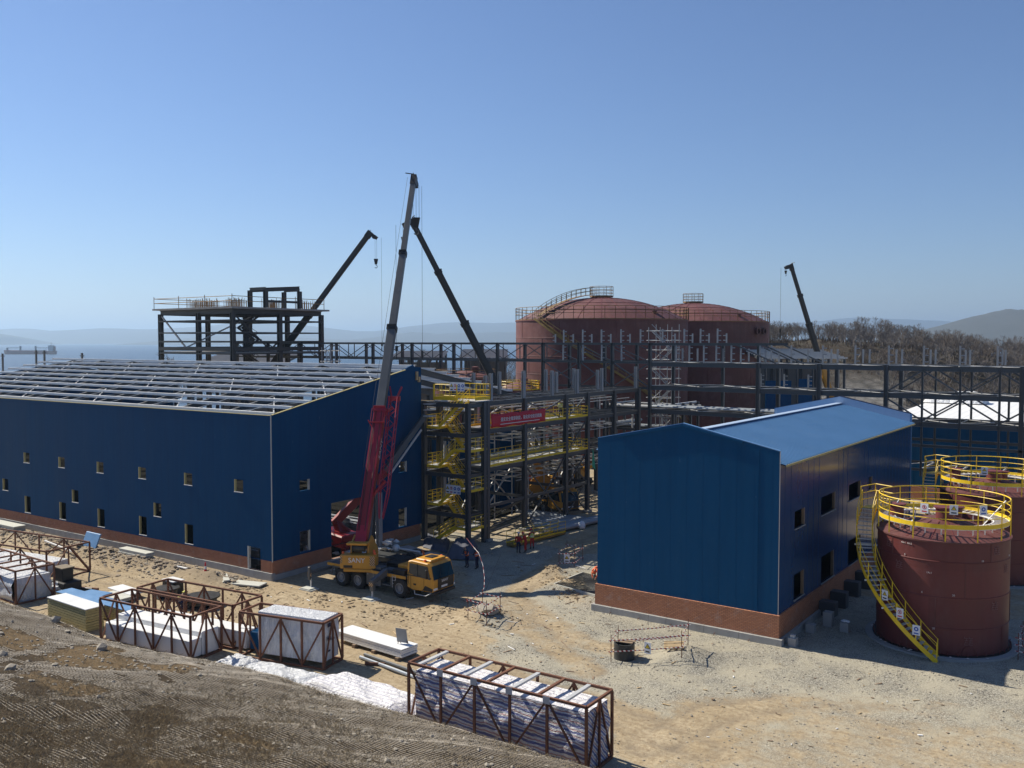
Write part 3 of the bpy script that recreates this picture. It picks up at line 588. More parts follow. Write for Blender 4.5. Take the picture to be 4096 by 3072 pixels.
# ================================================================ blue hall on the right, roofed
def right_hall():
    x0, x1, y0, y1 = -32.5, -19.5, 55.75, 91.2; xm = -26.05
    root = thing('factory_hall', 'bright blue pitched-roof hall with a windowless gable and brick base', 'hall', (x1, y0, 0))
    mb = MB(); wall(mb, (x0, y0, 0), X, -Y, 13 - .04, 1.88, [(0, 12.2), (6.45, 13.55), (12.96, 12.15)], []); gw = mb.build('gable_wall', 'blue_bright', root)
    mb = MB()
    for u in np.arange(1.0, 12.9, 1.15): mb.box((x0 + u - .006, y0 - .003, 1.9), (x0 + u + .006, y0 + .002, 12.1))
    mb.box((x1 - 1.38, y0 - .02, 1.9), (x1 - 1.33, y0, 12.2)); mb.build('panel_seam', 'blue_bright', gw)
    mb = MB(); mb.bar((x0 + 1.6, y0 - .04, 12.42), (xm, y0 - .04, 13.42), .1, .16); mb.bar((xm, y0 - .04, 13.42), (x1 - 2.4, y0 - .04, 12.56), .1, .16); mb.build('trim', 'blue_bright', gw)
    mb = MB(); mb.bar((x0, y0 + .08, 12.22), (xm, y0 + .08, 13.57), .2, .05); mb.bar((xm, y0 + .08, 13.57), (x1, y0 + .08, 12.17), .2, .05); mb.build('coping', 'blue_sheet', root)
    Hs = [(2.9, 4.9, 6.82, 7.95), (8.45, 11.7, 6.84, 8.1), (15.2, 18.45, 6.88, 8.1), (20.85, 21.85, 7.0, 8.0), (2.92, 4.92, 2.15, 3.8), (8.65, 11.6, 2.0, 3.88), (15.3, 18.7, 1.9, 3.8), (24.5, 26, 1.9, 3.8)]
    mb = MB(); wall(mb, (x1, y0 + .04, 0), Y, X, 35.4, 1.88, [(0, 11.3), (35.4, 11.3)], [(a - .04, b - .04, max(c, 1.9), d) for a, b, c, d in Hs])
    sw = mb.build('side_wall', 'blue_gloss', root)
    mb = MB()
    for u in np.arange(1.0, 35.2, 1.15): mb.box((x1 - .002, y0 + u - .015, 1.9), (x1 + .014, y0 + u + .015, 11.28)) if not any(a < u < b for a, b, _, _ in Hs) else None
    mb.build('panel_seam', 'blue_gloss', sw)
    mb = MB(); wall(mb, (x0 + .0, y1, 0), -Y, -X, 35.4, 1.88, [(0, 11.3), (35.4, 11.3)], []); mb.build('side_wall', 'blue_panel', root)
    mb = MB(); wall(mb, (x1 + .06, y1 + .02, 0), -X, Y, 13.06, 1.88, [(0, 12.2), (6.5, 13.62), (13.06, 12.2)], []); mb.build('gable_wall', 'blue_sheet', root)
    mb = MB()
    for u in np.arange(.2, 13, .3): mb.box((x0 + u, y1 - .16, 11.5), (x0 + u + .06, y1 - .135, 12.2 + min(u, 13 - u) * .2))
    mb.build('parapet_rib', 'liner', root); MB().prism([(x0 + .1, y1 - .145, 11.4), (x1 - .1, y1 - .145, 11.4), (x1 - .1, y1 - .145, 12.2), (xm, y1 - .145, 13.58), (x0 + .1, y1 - .145, 12.2)], (0, .004, 0)).build('parapet_liner', 'liner', root)
    mb = MB(); mb.bar((x0, y1 - .06, 12.23), (xm, y1 - .06, 13.65), .26, .05); mb.bar((xm, y1 - .06, 13.65), (x1, y1 - .06, 12.23), .26, .05); mb.build('coping', 'navy', root)
    # corrugated roof: ribs run down the slope
    for nm, xe, m in (('roof_slope', x1 + .32, 1), ('roof_slope', x0 - .32, -1)):
        mb = MB(); ys = []; zz = []; y = y0 + .18
        while y < y1 - .3: ys += [y, y + .16, y + .20, y + .29, y + .33]; zz += [0, 0, .085, .085, 0]; y += .40
        rows = [[(xm, yy, 12.86 + h) for yy, h in zip(ys, zz)], [(xe, yy, 11.30 + h) for yy, h in zip(ys, zz)]]
        mb.grid(rows if m > 0 else rows[::-1])
        mb.grid([[(xm, yy, 12.80) for yy in (y0 + .18, y1 - .2)], [(xe, yy, 11.24) for yy in (y0 + .18, y1 - .2)]]); mb.build(nm, 'blue_roof', root)
    mb = MB(); mb.bar((xm, y0 + .1, 12.97), (xm, y1 - .2, 12.97), .6, .05); mb.build('ridge_cap', 'liner', root)
    mb = MB(); mb.bar((x1 + .34, y0 + .2, 11.25), (x1 + .34, y1 + .0, 11.25), .05, .12); mb.build('eave_edge', 'panel_core', root)
    mb = MB(); wall(mb, (x0 - .12, y0 - .12, 0), X, -Y, 13.24, .42, [(0, 1.88), (13.24, 1.88)], [], .24); wall(mb, (x1 + .12, y0 - .12 + .24, 0), Y, X, 35.3, .42, [(0, 1.88), (35.3, 1.88)], [], .24); mb.build('brick_base', 'brick', root); mb = MB(); wall(mb, (x0 - .12, y1, 0), -Y, -X, 35.2, -.2, [(0, 1.88), (35.2, 1.88)], [], .24); wall(mb, (x1 + .1, y1 + .1, 0), -X, Y, 13.2, -.2, [(0, 1.88), (13.2, 1.88)], [], .24); mb.build('brick_base', 'brick', root)
    mb = MB(); x = x0 - .3
    for wd in (1.6, 2.9, 1.3, 2.7, 2.4, 2.78): mb.box((x, y0 - .34, -.4), (x + wd - .02, y0 + .1, .44)); x += wd
    mb.box((x1 + .1, y0 + .12, -.4), (x1 + .3, y1, .40)); mb.build('concrete_footing', 'concrete', root)
    mb = MB(); mb.box((x1 - .01, y0 - .012, 1.85), (x1 + .025, y0 + .035, 12.15)); mb.build('corner_trim', 'galv', root)
    for a, b, c, d in Hs:
        f = MB(); f.box((x1 - .17, y0 + b - .16, c), (x1 + .012, y0 + b + .0, d)); f = f.build('window_frame', 'old_wood', root)
        s = MB(); s.box((x1 - .12, y0 + a - .05, c - .06), (x1 + .07, y0 + b + .05, c)); s.build('sill', 'concrete', f)
    mb = MB(); mb.box((x0 + .3, y0 + .3, -.2), (x1 - .3, y1 - .3, .1)); mb.build('floor_slab', 'dark_floor', root)
    mb = MB()
    for xx in (-31.2, -29.0, -26.6, -23.5, -21.2): mb.tube((xx, y0 - .345, .12), (xx, y0 - .55, .1), .02); mb.tube((xx, y0 - .55, .1), (xx, y0 - .55, -.1), .02)
    mb.build('anchor_rod', 'rust', root)
m_, n_, b_ = nt('blue_gloss'); v_ = coord(n_, (1, 1, .25)); b_.inputs['Base Color'].default_value = (.018, .060, .16, 1)
n_.links.new(mix(n_, noise(n_, v_, .8, 4), (.016, .055, .15), (.022, .07, .18)), b_.inputs['Base Color']); b_.inputs['Roughness'].default_value = .16
bump(n_, b_, noise(n_, coord(n_, (.3, .3, .8)), 1.2, 3), .10, .05); MATS['blue_gloss'] = m_
right_hall()
# ================================================================ far hall with the white roof, right edge
def far_hall():
    y0 = 117.0; root = thing('factory_hall', 'low blue hall with a flat white roof behind the pipe rack', 'hall', (-27, y0, 0))
    mb = MB(); wall(mb, (-28, y0, 0), X, -Y, 60, 1.6, [(0, 9.75), (60, 9.75)], []); fw = mb.build('front_wall', 'blue_panel', root)
    mb = MB()
    for u in np.arange(1, 59, 1.15): mb.box((-28 + u - .014, y0 - .014, 1.7), (-28 + u + .014, y0 + .0, 9.7))
    mb.build('panel_seam', 'blue_panel', fw)
    mb = MB(); wall(mb, (-28.1, y0 - .1, 0), X, -Y, 60.2, -.3, [(0, 1.6), (60.2, 1.6)], [], .3); mb.build('brick_base', 'brick', root)
    mb = MB(); mb.add([(-28, y0 + .2, 9.7), (33, y0 + .2, 9.7), (33, 146, 10.4), (-28, 146, 10.4)], [(0, 1, 2, 3)]); mb.add([(-28, y0 + .2, 9.5), (33, y0 + .2, 9.5), (33, 146, 10.2), (-28, 146, 10.2)], [(3, 2, 1, 0)])
    for x in np.arange(-27, 33, 1.0): mb.bar((x, y0 + .2, 9.705), (x, 146, 10.405), .02, .02)
    mb.build('roof', 'white', root)
    mb = MB(); mb.bar((-28, y0 - .08, 9.78), (33, y0 - .08, 9.78), .14, .28); mb.build('gutter', 'black', root)
    mb = MB(); wall(mb, (-28, 146, 0), -Y, -X, 29, 0, [(0, 10), (29, 9.5)], []); mb.build('side_wall', 'blue_panel', root)
    for i, (px, w, h, lab) in enumerate([(3770, 4.0, 1.3, 'bundle under grey film at the back of the white roof, left of the pair'), (3875, 5.0, 1.5, 'large bundle under pale film at the back of the white roof, right of the pair')]):
        p = PY(px, 1585, 142.0); mb = MB(); P = []
        for j in range(9):
            row = []
            for k in range(9):
                u, v = j / 8 - .5, k / 8 - .5; e = max(0, 1 - (2 * abs(u)) ** 6) * max(0, 1 - (2 * abs(v)) ** 6); row.append((p.x + u * w, 141 + v * 4, 10.35 + h * e * (1 + .15 * float(lump(j * 2, k * 2, 1, i)))))
            P.append(row)
        mb.grid(P); tag(mb.build('wrapped_bundle', 'film', smooth=60), lab, 'bundle')
far_hall()
# ================================================================ half-built sheds behind
def shed(name, label, px0, px1, dep, ptop, depth, wallm, rails=9, post=None):
    a, b = PD(px0, ptop, dep), PD(px1, ptop, dep); zt = a.z; d = (b - a); d.z = 0; L = d.length; ex = d.normalized(); ey = Z.cross(ex); root = thing(name, label, 'shed', (a.x, a.y, 0))
    P = lambda u, v, z: V((a.x, a.y, 0)) + ex * u + ey * v + Z * z
    for u in np.linspace(0, L, post or 6):
        for v in (0, depth): mb = MB(); mb.ib(P(u, v, 0), P(u, v, zt - (.2 if v == 0 else -.9)), .3, .35, .03, X); mb.build('column', 'steel', root)
        mb = MB(); mb.ib(P(u, 0, zt - .4), P(u, depth, zt + .9), .22, .5, .03); mb.build('rafter', 'steel', root)
    for k in range(rails):
        v = depth * k / (rails - 1); mb = MB(); mb.bar(P(-.5, v, zt + 1.3 * k / (rails - 1)), P(L + .5, v, zt + 1.3 * k / (rails - 1)), .12, .22); mb.build('purlin', 'galv', root)
    if wallm: 
        for u0, u1, z0, z1 in wallm: mb = MB(); mb.prism([P(u0, -.1, z0), P(u1, -.1, z0), P(u1, -.1, z1), P(u0, -.1, z1)], ey * -.15); mb.build('wall_panel', 'blue_panel', root)
    mb = MB(); mb.prism([P(0, depth + .3, 0), P(L, depth + .3, 0), P(L, depth + .3, zt - 1), P(0, depth + .3, zt - 1)], ey * .15); mb.build('rear_wall', 'steel', root)
shed('unfinished_shed', 'open steel shed with partial blue panels right of the great tanks', 3062, 3378, 150, 1432, 14, [(0, 4.2, 0, 12.5), (5.4, 7.6, 0, 12.8)], 9)
shed('unfinished_shed', 'long open shed with pale purlins behind the girder, left of the great tanks', 1560, 1760, 178, 1436, 16, None, 8)
shed('unfinished_shed', 'wide open shed with pale roof purlins left beside the great tanks', 1845, 2020, 182, 1428, 16, None, 8)
shed('unfinished_shed', 'low ribbed shed seen beneath the open steel tower', 800, 1130, 190, 1446, 14, None, 9)
# ================================================================ railings
def railing(mb, pts, h=1.1, rails=(.4, .75, 1.1), step=1.3, r=.024, toe=.16, close=False, tb=None):
    pts = [V(p) for p in pts] + ([V(pts[0])] if close else [])
    for p, q in zip(pts, pts[1:]):
        n = max(1, round((q - p).length / step))
        for i in range(n + 1): a = p.lerp(q, i / n); mb.tube(a, a + Z * h, r, 5)
        for z in rails: mb.tube(p + Z * z, q + Z * z, r, 5)
        if toe: (tb or mb).bar(p + Z * toe / 2, q + Z * toe / 2, .02, toe)
def grating(mb, a, b, z, t=.06): mb.box((a[0], a[1], z - t), (b[0], b[1], z))
def safety_sign(p, ex, w, h, kinds, name, label, cat='sign', parent=None, writing=True):
    """white board with pictograms: t warning triangle, n prohibition ring, b mandatory disc"""
    p = V(p); ex = V(ex).normalized(); nn = ex.cross(Z).normalized()      # faces nn
    mb = MB(); mb.prism([p, p + ex * w, p + ex * w + Z * h, p + Z * h], nn * -.02); s = mb.build(name, 'sign_white', parent)
    if label: tag(s, label, cat)
    c = w / len(kinds); r = min(c, h * .62) * .36
    for i, k in enumerate(kinds):
        m = p + ex * (c * (i + .5)) + Z * (h * .62) + nn * .006
        ring = lambda mb, ra, rb, n=14: [mb.add([m + (ex * math.cos(a) + Z * math.sin(a)) * rr for rr in (ra, rb) for a in (2 * math.pi * j / n, 2 * math.pi * (j + 1) / n)], [(0, 1, 3, 2)]) for j in range(n)]
        def tri(mb, R): mb.add([m + Z * R, m - Z * R * .6 - ex * R, m - Z * R * .6 + ex * R], [(0, 1, 2)])
        if k == 't':
            a = MB(); tri(a, r * 1.25); g = a.build('pictogram', 'black', s); m = m + nn * .004; a = MB(); tri(a, r * .85); a.build('pictogram_face', 'sign_yellow', g)
            m = m + nn * .004; a = MB(); a.add([m + ex * x * r + Z * z * r for x, z in ((-.09, .3), (.09, .3), (.06, -.25), (-.06, -.25))], [(0, 1, 2, 3)]); a.build('pictogram_mark', 'black', g)
        elif k == 'n':
            a = MB(); ring(a, r * .75, r); u = (ex - Z).normalized(); q = (ex + Z).normalized(); a.add([m + u * r * .9 + q * r * .12, m - u * r * .9 + q * r * .12, m - u * r * .9 - q * r * .12, m + u * r * .9 - q * r * .12], [(0, 1, 2, 3)]); g = a.build('pictogram', 'sign_red', s)
            m = m - nn * .003; a = MB(); a.add([m + (ex * x + Z * z) * r for x, z in ((-.3, -.5), (.1, -.5), (.35, .5), (0, .6))], [(0, 1, 2, 3)]); a.build('pictogram_mark', 'black', g)
        else:
            a = MB(); ring(a, .001, r); g = a.build('pictogram', 'sign_blue', s); m = m + nn * .004
            a = MB(); ring(a, .001, r * .42, 8); a.build('pictogram_mark', 'sign_white', g)
        if writing:
            a = MB(); b0 = p + ex * (c * (i + .18)) + Z * (h * .12) + nn * .006; a.add([b0, b0 + ex * c * .64, b0 + ex * c * .64 + Z * h * .13, b0 + Z * h * .13], [(0, 1, 2, 3)]); a.build('caption_strip', {'t': 'black', 'n': 'sign_red', 'b': 'sign_blue'}[k], s)
    return s
def support(mb, p, h, side=1, arms=3, w=.16, al=.42):       # vertical pipe support with short arms
    p = V(p); mb.bar(p, p + Z * h, w, w)
    for k in range(arms): mb.bar(p + Z * (h * (k + .55) / arms), p + Z * (h * (k + .55) / arms) + X * (al * side), .11, .11)
# ================================================================ pipe rack one, running away from the stair tower
def rack_one():
    xf, xb = -52.3, -58.2; root = thing('pipe_rack', 'dark steel pipe rack with yellow walkways running back from the stair tower', 'pipe rack', (xf, 69, 0))
    ys = [69, 75.2, 82.9, 87.4, 93.4, 99.4]; lv = [7.0, 10.65, 13.3]
    for y in ys:
        for x in (xf, xb):
            mb = MB(); mb.ib((x, y, 0), (x, y, 13.3), .42, .42, .04, X); mb.build('column', 'steel', root)
            mb = MB(); mb.box((x - .4, y - .4, 0), (x + .4, y + .4, .25)); mb.build('base_plate', 'concrete', root)
        for z in lv: mb = MB(); mb.ib((xf - .2, y, z - .2), (xb + .2, y, z - .2), .2, .36, .03); mb.build('cross_beam', 'steel', root)
    for z in lv:
        for x in (xf, xb, (xf + xb) / 2):
            for p, q in zip(ys, ys[1:]): mb = MB(); mb.ib((x, p + .22, z - .22), (x, q - .22, z - .22), .22, .42, .03); mb.build('beam', 'steel', root)
        mb = MB()
        for y in np.arange(70, 99, 1.55): mb.bar((xf, y, z - .12), (xb, y, z - .12), .1, .16)
        mb.build('joists', 'steel', root)
        mb = MB()
        for p, q in zip(ys, ys[1:]): mb.bar((xf - .3, p, z - .2), (xb, q, z - .2), .08, .05); mb.bar((xb, p, z - .24), (xf - .3, q, z - .24), .08, .05)
        mb.build('plan_bracing', 'galv', root)
    for p, q, z0, z1 in ((75.2, 82.9, .3, 6.6), (82.9, 87.4, 7.1, 10.3), (82.9, 87.4, 10.7, 13), (82.9, 87.4, 3.5, 6.6), (82.9, 87.4, .3, 3.5), (75.2, 82.9, 10.7, 13)):
        for x in (xf, xb):
            mb = MB(); mb.bar((x, p + .2, z0), (x, q - .2, z1), .12, .12); mb.bar((x - .13, p + .2, z1), (x - .13, q - .2, z0), .12, .12); mb.build('brace', 'galv' if x == xb else 'steel', root)
    for y in ys[1:4]: mb = MB(); mb.bar((xf, y, 3.4), (xb, y, 3.4), .18, .3); mb.bar((xf, y - 1e-3, 3.2), (xb, y + 3, .3), .14, .14); mb.bar((xb, y, .4), (xf, y + .2, 3.2), .14, .14); mb.build('brace', 'steel', root)
    for p, q in zip(ys[:3], ys[1:4]): mb = MB(); mb.bar((xf - .01, p + .2, 3.3), (xf - .01, q - .2, 3.3), .2, .28); mb.build('beam', 'steel', root)
    for z, ye in ((7.0, 87.2), (10.65, 87.2)):
        mb = MB(); grating(mb, (xf - 2.6, 69.2), (xf - .15, ye), z + .07); mb.build('walkway', 'galv', root)
        mb = MB(); tb = MB()
        railing(mb, [(xf + .16, 69.3, z + .06), (xf + .16, ye, z + .06)], tb=tb, toe=.22); railing(mb, [(xf - 2.7, 69.3, z + .06), (xf - 2.7, ye, z + .06)], tb=tb, toe=.22); railing(mb, [(xf + .1, ye + .1, z + .06), (xf - 2.6, ye + .1, z + .06)], tb=tb)
        r = mb.build('railing', 'yellow', root); tb.build('toe_board', 'yellow', r)
        # pipes lying on this level
        mb = MB()
        for k, x in enumerate((-55.6, -56.2, -56.9)): mb.tube((x, 71 + k, z + .25), (x, 86, z + .25), .16 - .03 * k, 8)
        mb.build('pipe_run', 'pipe_grey', root, smooth=60)
    for z in (4.9, 8.9, 12.1):
        for k in range(3): x = -53.4 - 1.7 * k; MB().tube((x, 75.3, z + .1 * k), (x, 99, z + .1 * k), .05 + .03 * k, 8).build('small_pipe', 'galv', root, smooth=40)
    for y in np.arange(70.5, 99, 2.6):
        for z in (5.2, 9.2): MB().bar((xf - .2, y, z), (xb + .2, y, z), .07, .1).build('hanger', 'galv', root)
    for y in np.arange(76.5, 99, 3.1): MB().tube((-57, y, .3), (-57, y, 13.2), .07, 6).build('riser_pipe', 'galv', root, smooth=40)
    # pale supports standing on the top level
    for x, yy, h in ((xf, (69.6, 75.0, 80.2, 85.2, 90.5, 98.6), 2.6), (-54.6, (71.8, 78.4, 84.6, 88.6, 93.5), 2.3), (xb, (74.5, 79, 83.5, 88, 94), 2.4)):
        for y in yy: mb = MB(); mb.ib((x, y, 13.3), (x, y, 13.3 + h), .3, .3, .05, X); mb.build('pipe_support', 'post_white', root)
    for y in (71.2, 72.4): mb = MB(); mb.ib((-55.2, y, 7.1), (-55.2, y, 12.9), .36, .36, .04, X); mb.build('pipe_support', 'post_white', root)
    # red banner on the walkway railing
    yb0, yb1 = 69.3, 78.6; mb = MB(); rows = []
    for j in range(5):
        rows.append([(xf + .26 + .04 * math.sin(i * 1.7 + j), yb0 + (yb1 - yb0) * i / 24, 10.75 + 1.28 * j / 4 + .04 * math.sin(i * .9)) for i in range(25)])
    mb.grid(rows); b = tag(mb.build('banner', 'banner_red', smooth=60), 'long red banner with white characters on the rack walkway railing', 'banner')
    sl = b.modifiers.new('thick', 'SOLIDIFY'); sl.thickness = .01
    text('落实安全规章制度，强化安全防范措施', .415, 'white', (xf + .32, yb0 + 1.45, 11.3), Y, Z, b)
    t2 = MB(); t2.box((xf + .31, yb0 + 1.4, 10.98), (xf + .33, yb1 - 1.2, 11.04)); t2.build('underline', 'white', b)
rack_one()
# ================================================================ process pipework behind the first rack
def module(label, x0, x1, y0, y1, lv, seed, rail=True):
    r = random.Random(seed); root = thing('pipe_module', label, 'pipework', (x1, y0, 0)); n = 3
    for x in (x0, x1):
        for k in range(n + 1): y = y0 + (y1 - y0) * k / n; MB().ib((x, y, 0), (x, y, lv[-1] + .8), .3, .3, .03, X).build('column', 'steel', root)
    for z in lv:
        for x in (x0, x1): MB().ib((x, y0, z), (x, y1, z), .2, .3, .03).build('beam', 'steel', root)
        for k in range(n + 1): y = y0 + (y1 - y0) * k / n; MB().ib((x0, y, z), (x1, y, z), .2, .3, .03).build('beam', 'steel', root)
        for k in range(5): y = r.uniform(y0, y1); d = r.uniform(.06, .16); MB().tube((x0 - r.uniform(0, 2), y, z + .15 + d), (x1 + r.uniform(0, 1.5), y, z + .15 + d), d, 8).build('pipe', r.choice(('galv', 'pipe_grey', 'post_white')), root, smooth=40)
        for k in range(3): x = r.uniform(x0, x1); d = r.uniform(.08, .2); MB().tube((x, y0 - r.uniform(0, 1), z + .5 + d), (x, y1, z + .5 + d), d, 8).build('pipe', r.choice(('galv', 'pipe_grey')), root, smooth=40)
        if rail: mb = MB(); railing(mb, [(x1 + .1, y0, z + .1), (x1 + .1, y1, z + .1)], step=1.4, toe=.15); railing(mb, [(x0, y0 - .1, z + .1), (x1, y0 - .1, z + .1)], step=1.4, toe=.15); mb.build('railing', 'yellow_old', root)
    for k in range(4): x, y = r.uniform(x0, x1), r.uniform(y0, y1); MB().tube((x, y, .3), (x, y, lv[-1] + .5), r.uniform(.08, .16), 8).build('riser_pipe', 'galv', root, smooth=40)
    for k in range(n): y = y0 + (y1 - y0) * k / n; mb = MB(); mb.bar((x1, y, .3), (x1, y + (y1 - y0) / n, lv[0]), .12, .12); mb.bar((x1, y + (y1 - y0) / n, lv[0] + .2), (x1, y, lv[1]), .12, .12); mb.build('brace', 'galv', root)
module('steel pipework module with old yellow rails behind the first rack, near end', -69.5, -61.5, 76, 87, (4.6, 8.4, 11.3), 4)
module('steel pipework module with pale pipes behind the first rack, far end', -68, -60.5, 89.5, 98.5, (3.2, 6.2, 9.0), 9)
module('tall pipework module with pale pipes behind the crossing rack', -62, -52, 109, 116, (4, 7.2, 10.0), 13, False)
# ================================================================ stair tower
def stair_tower():
    x0, x1, y0, y1 = -57.6, -52.3, 66.1, 69.0; root = thing('stair_tower', 'dark steel stair tower with zigzag yellow-railed flights beside the long hall', 'stair tower', (x1, y0, 0))
    lv = [2.95, 6.65, 10.45, 13.25]
    for x in (x0, x1):
        for y in (y0, y1 - .5):
            mb = MB(); mb.ib((x, y, 0), (x, y, 13.25), .4, .4, .035, X); mb.build('column', 'steel', root)
    for z in lv:
        mb = MB(); mb.ib((x0 + .2, y0, z - .22), (x1 - .2, y0, z - .22), .2, .36, .03); mb.build('beam', 'steel', root)
        mb = MB(); mb.ib((x1, y0 + .2, z - .22), (x1, y1 - .7, z - .22), .2, .36, .03); mb.build('beam', 'steel', root)
        mb = MB(); mb.ib((x0, y0 + .2, z - .22), (x0, y1 - .7, z - .22), .2, .36, .03); mb.build('beam', 'steel', root)
        mb = MB(); mb.ib((x0 + .2, y1 - .5, z - .22), (x1 - .2, y1 - .5, z - .22), .2, .36, .03); mb.build('beam', 'steel', root)
    def flight(a, b, y, w=.95):
        a, b = V(a), V(b); mb = MB()
        for yy in (y, y + w): mb.bar((a.x, yy, a.z), (b.x, yy, b.z), .05, .30)
        f = mb.build('stair_flight', 'yellow', root); mb = MB(); n = max(3, round(abs(b.z - a.z) / .21))
        for i in range(n): p = a.lerp(b, (i + .5) / n); mb.box((p.x - .13, y + .04, p.z + .02), (p.x + .13, y + w - .04, p.z + .055))
        mb.build('treads', 'galv', f); mb = MB()
        for yy in (y - .02, y + w + .02):
            for z in (.4, .75, 1.1): mb.tube((a.x, yy, a.z + z), (b.x, yy, b.z + z), .022, 5)
            for i in range(5): p = a.lerp(b, i / 4); mb.tube((p.x, yy, p.z), (p.x, yy, p.z + 1.1), .022, 5)
        mb.build('handrail', 'yellow', f)
    xa, xb = x0 + 1.7, x1 - 1.65
    def landing(u0, u1, v0, v1, z, pts):
        mb = MB(); mb.box((u0, v0, z - .07), (u1, v1, z)); l = mb.build('landing', 'galv', root); mb = MB()
        mb.bar((u0, v0 - .03, z - .08), (u1, v0 - .03, z - .08), .05, .24); mb.bar((u0 - .03, v0, z - .08), (u0 - .03, v1, z - .08), .05, .24); mb.bar((u1 + .03, v0, z - .08), (u1 + .03, v1, z - .08), .05, .24); mb.build('edge_channel', 'yellow', l)
        mb = MB(); railing(mb, [(x, y, z) for x, y in pts], step=.8, r=.027, toe=0); mb.build('railing', 'yellow', l)
    Rz, Lz = [1.6, 5.2, 8.9], [3.6, 7.2, 10.9]
    for i in range(3):
        landing(xb, x1 + .1, y0 + .12, y1 - .1, Rz[i], [(xb + .05, y0 + .1), (x1 + .1, y0 + .1), (x1 + .1, y1 - .1)])
        landing(x0 + .25, xa, y0 + .12, y1 - .7, Lz[i], [(xa - .1, y0 + .1), (x0 + .3, y0 + .1), (x0 + .3, y1 - .75)])
        flight((x0 + 1.0 if i == 0 else xa, 0, 0 if i == 0 else Lz[i - 1]), (xb, 0, Rz[i]), y0 + .15)
        flight((xb, 0, Rz[i]), (xa, 0, Lz[i]), y0 + 1.4)
    flight((xa, 0, Lz[2]), (x1 - .75, 0, 13.4), y0 + .15)
    mb = MB(); mb.box((x0 + 1.3, y0 + 1.15, 13.3), (x1 + .1, y1 + .5, 13.4)); mb.box((x0 + 1.3, y0 - .1, 13.3), (x0 + 3.0, y0 + 1.15, 13.4)); l = mb.build('top_platform', 'galv', root)
    mb = MB(); railing(mb, [(x1 + .08, y0 + 1.0, 13.46), (x1 + .08, y1 + .4, 13.46), (x0 + 1.3, y1 + .4, 13.46), (x0 + 1.3, y0 - .05, 13.46), (x1 - 1.2, y0 - .05, 13.46)], h=1.45, rails=(.45, .9, 1.45), step=.9, r=.032, toe=.3); mb.build('railing', 'yellow', l)
    for x in (x0 + 1.3, x1 - 1.2): mb = MB(); mb.bar((x, y0 - .08, 13.46), (x, y0 - .08, 14.95), .12, .12); mb.build('post', 'yellow', l)
    safety_sign((-54.35, y0 - .12, 14.35), X, 1.75, .82, 'tnbb', 'safety_sign', 'white safety board with four pictograms on the stair tower top railing')
    safety_sign((-54.9, y0 - .06, 4.75), X, 1.75, .82, 'tnbb', 'safety_sign', 'white safety board with four pictograms low on the stair tower')
stair_tower()
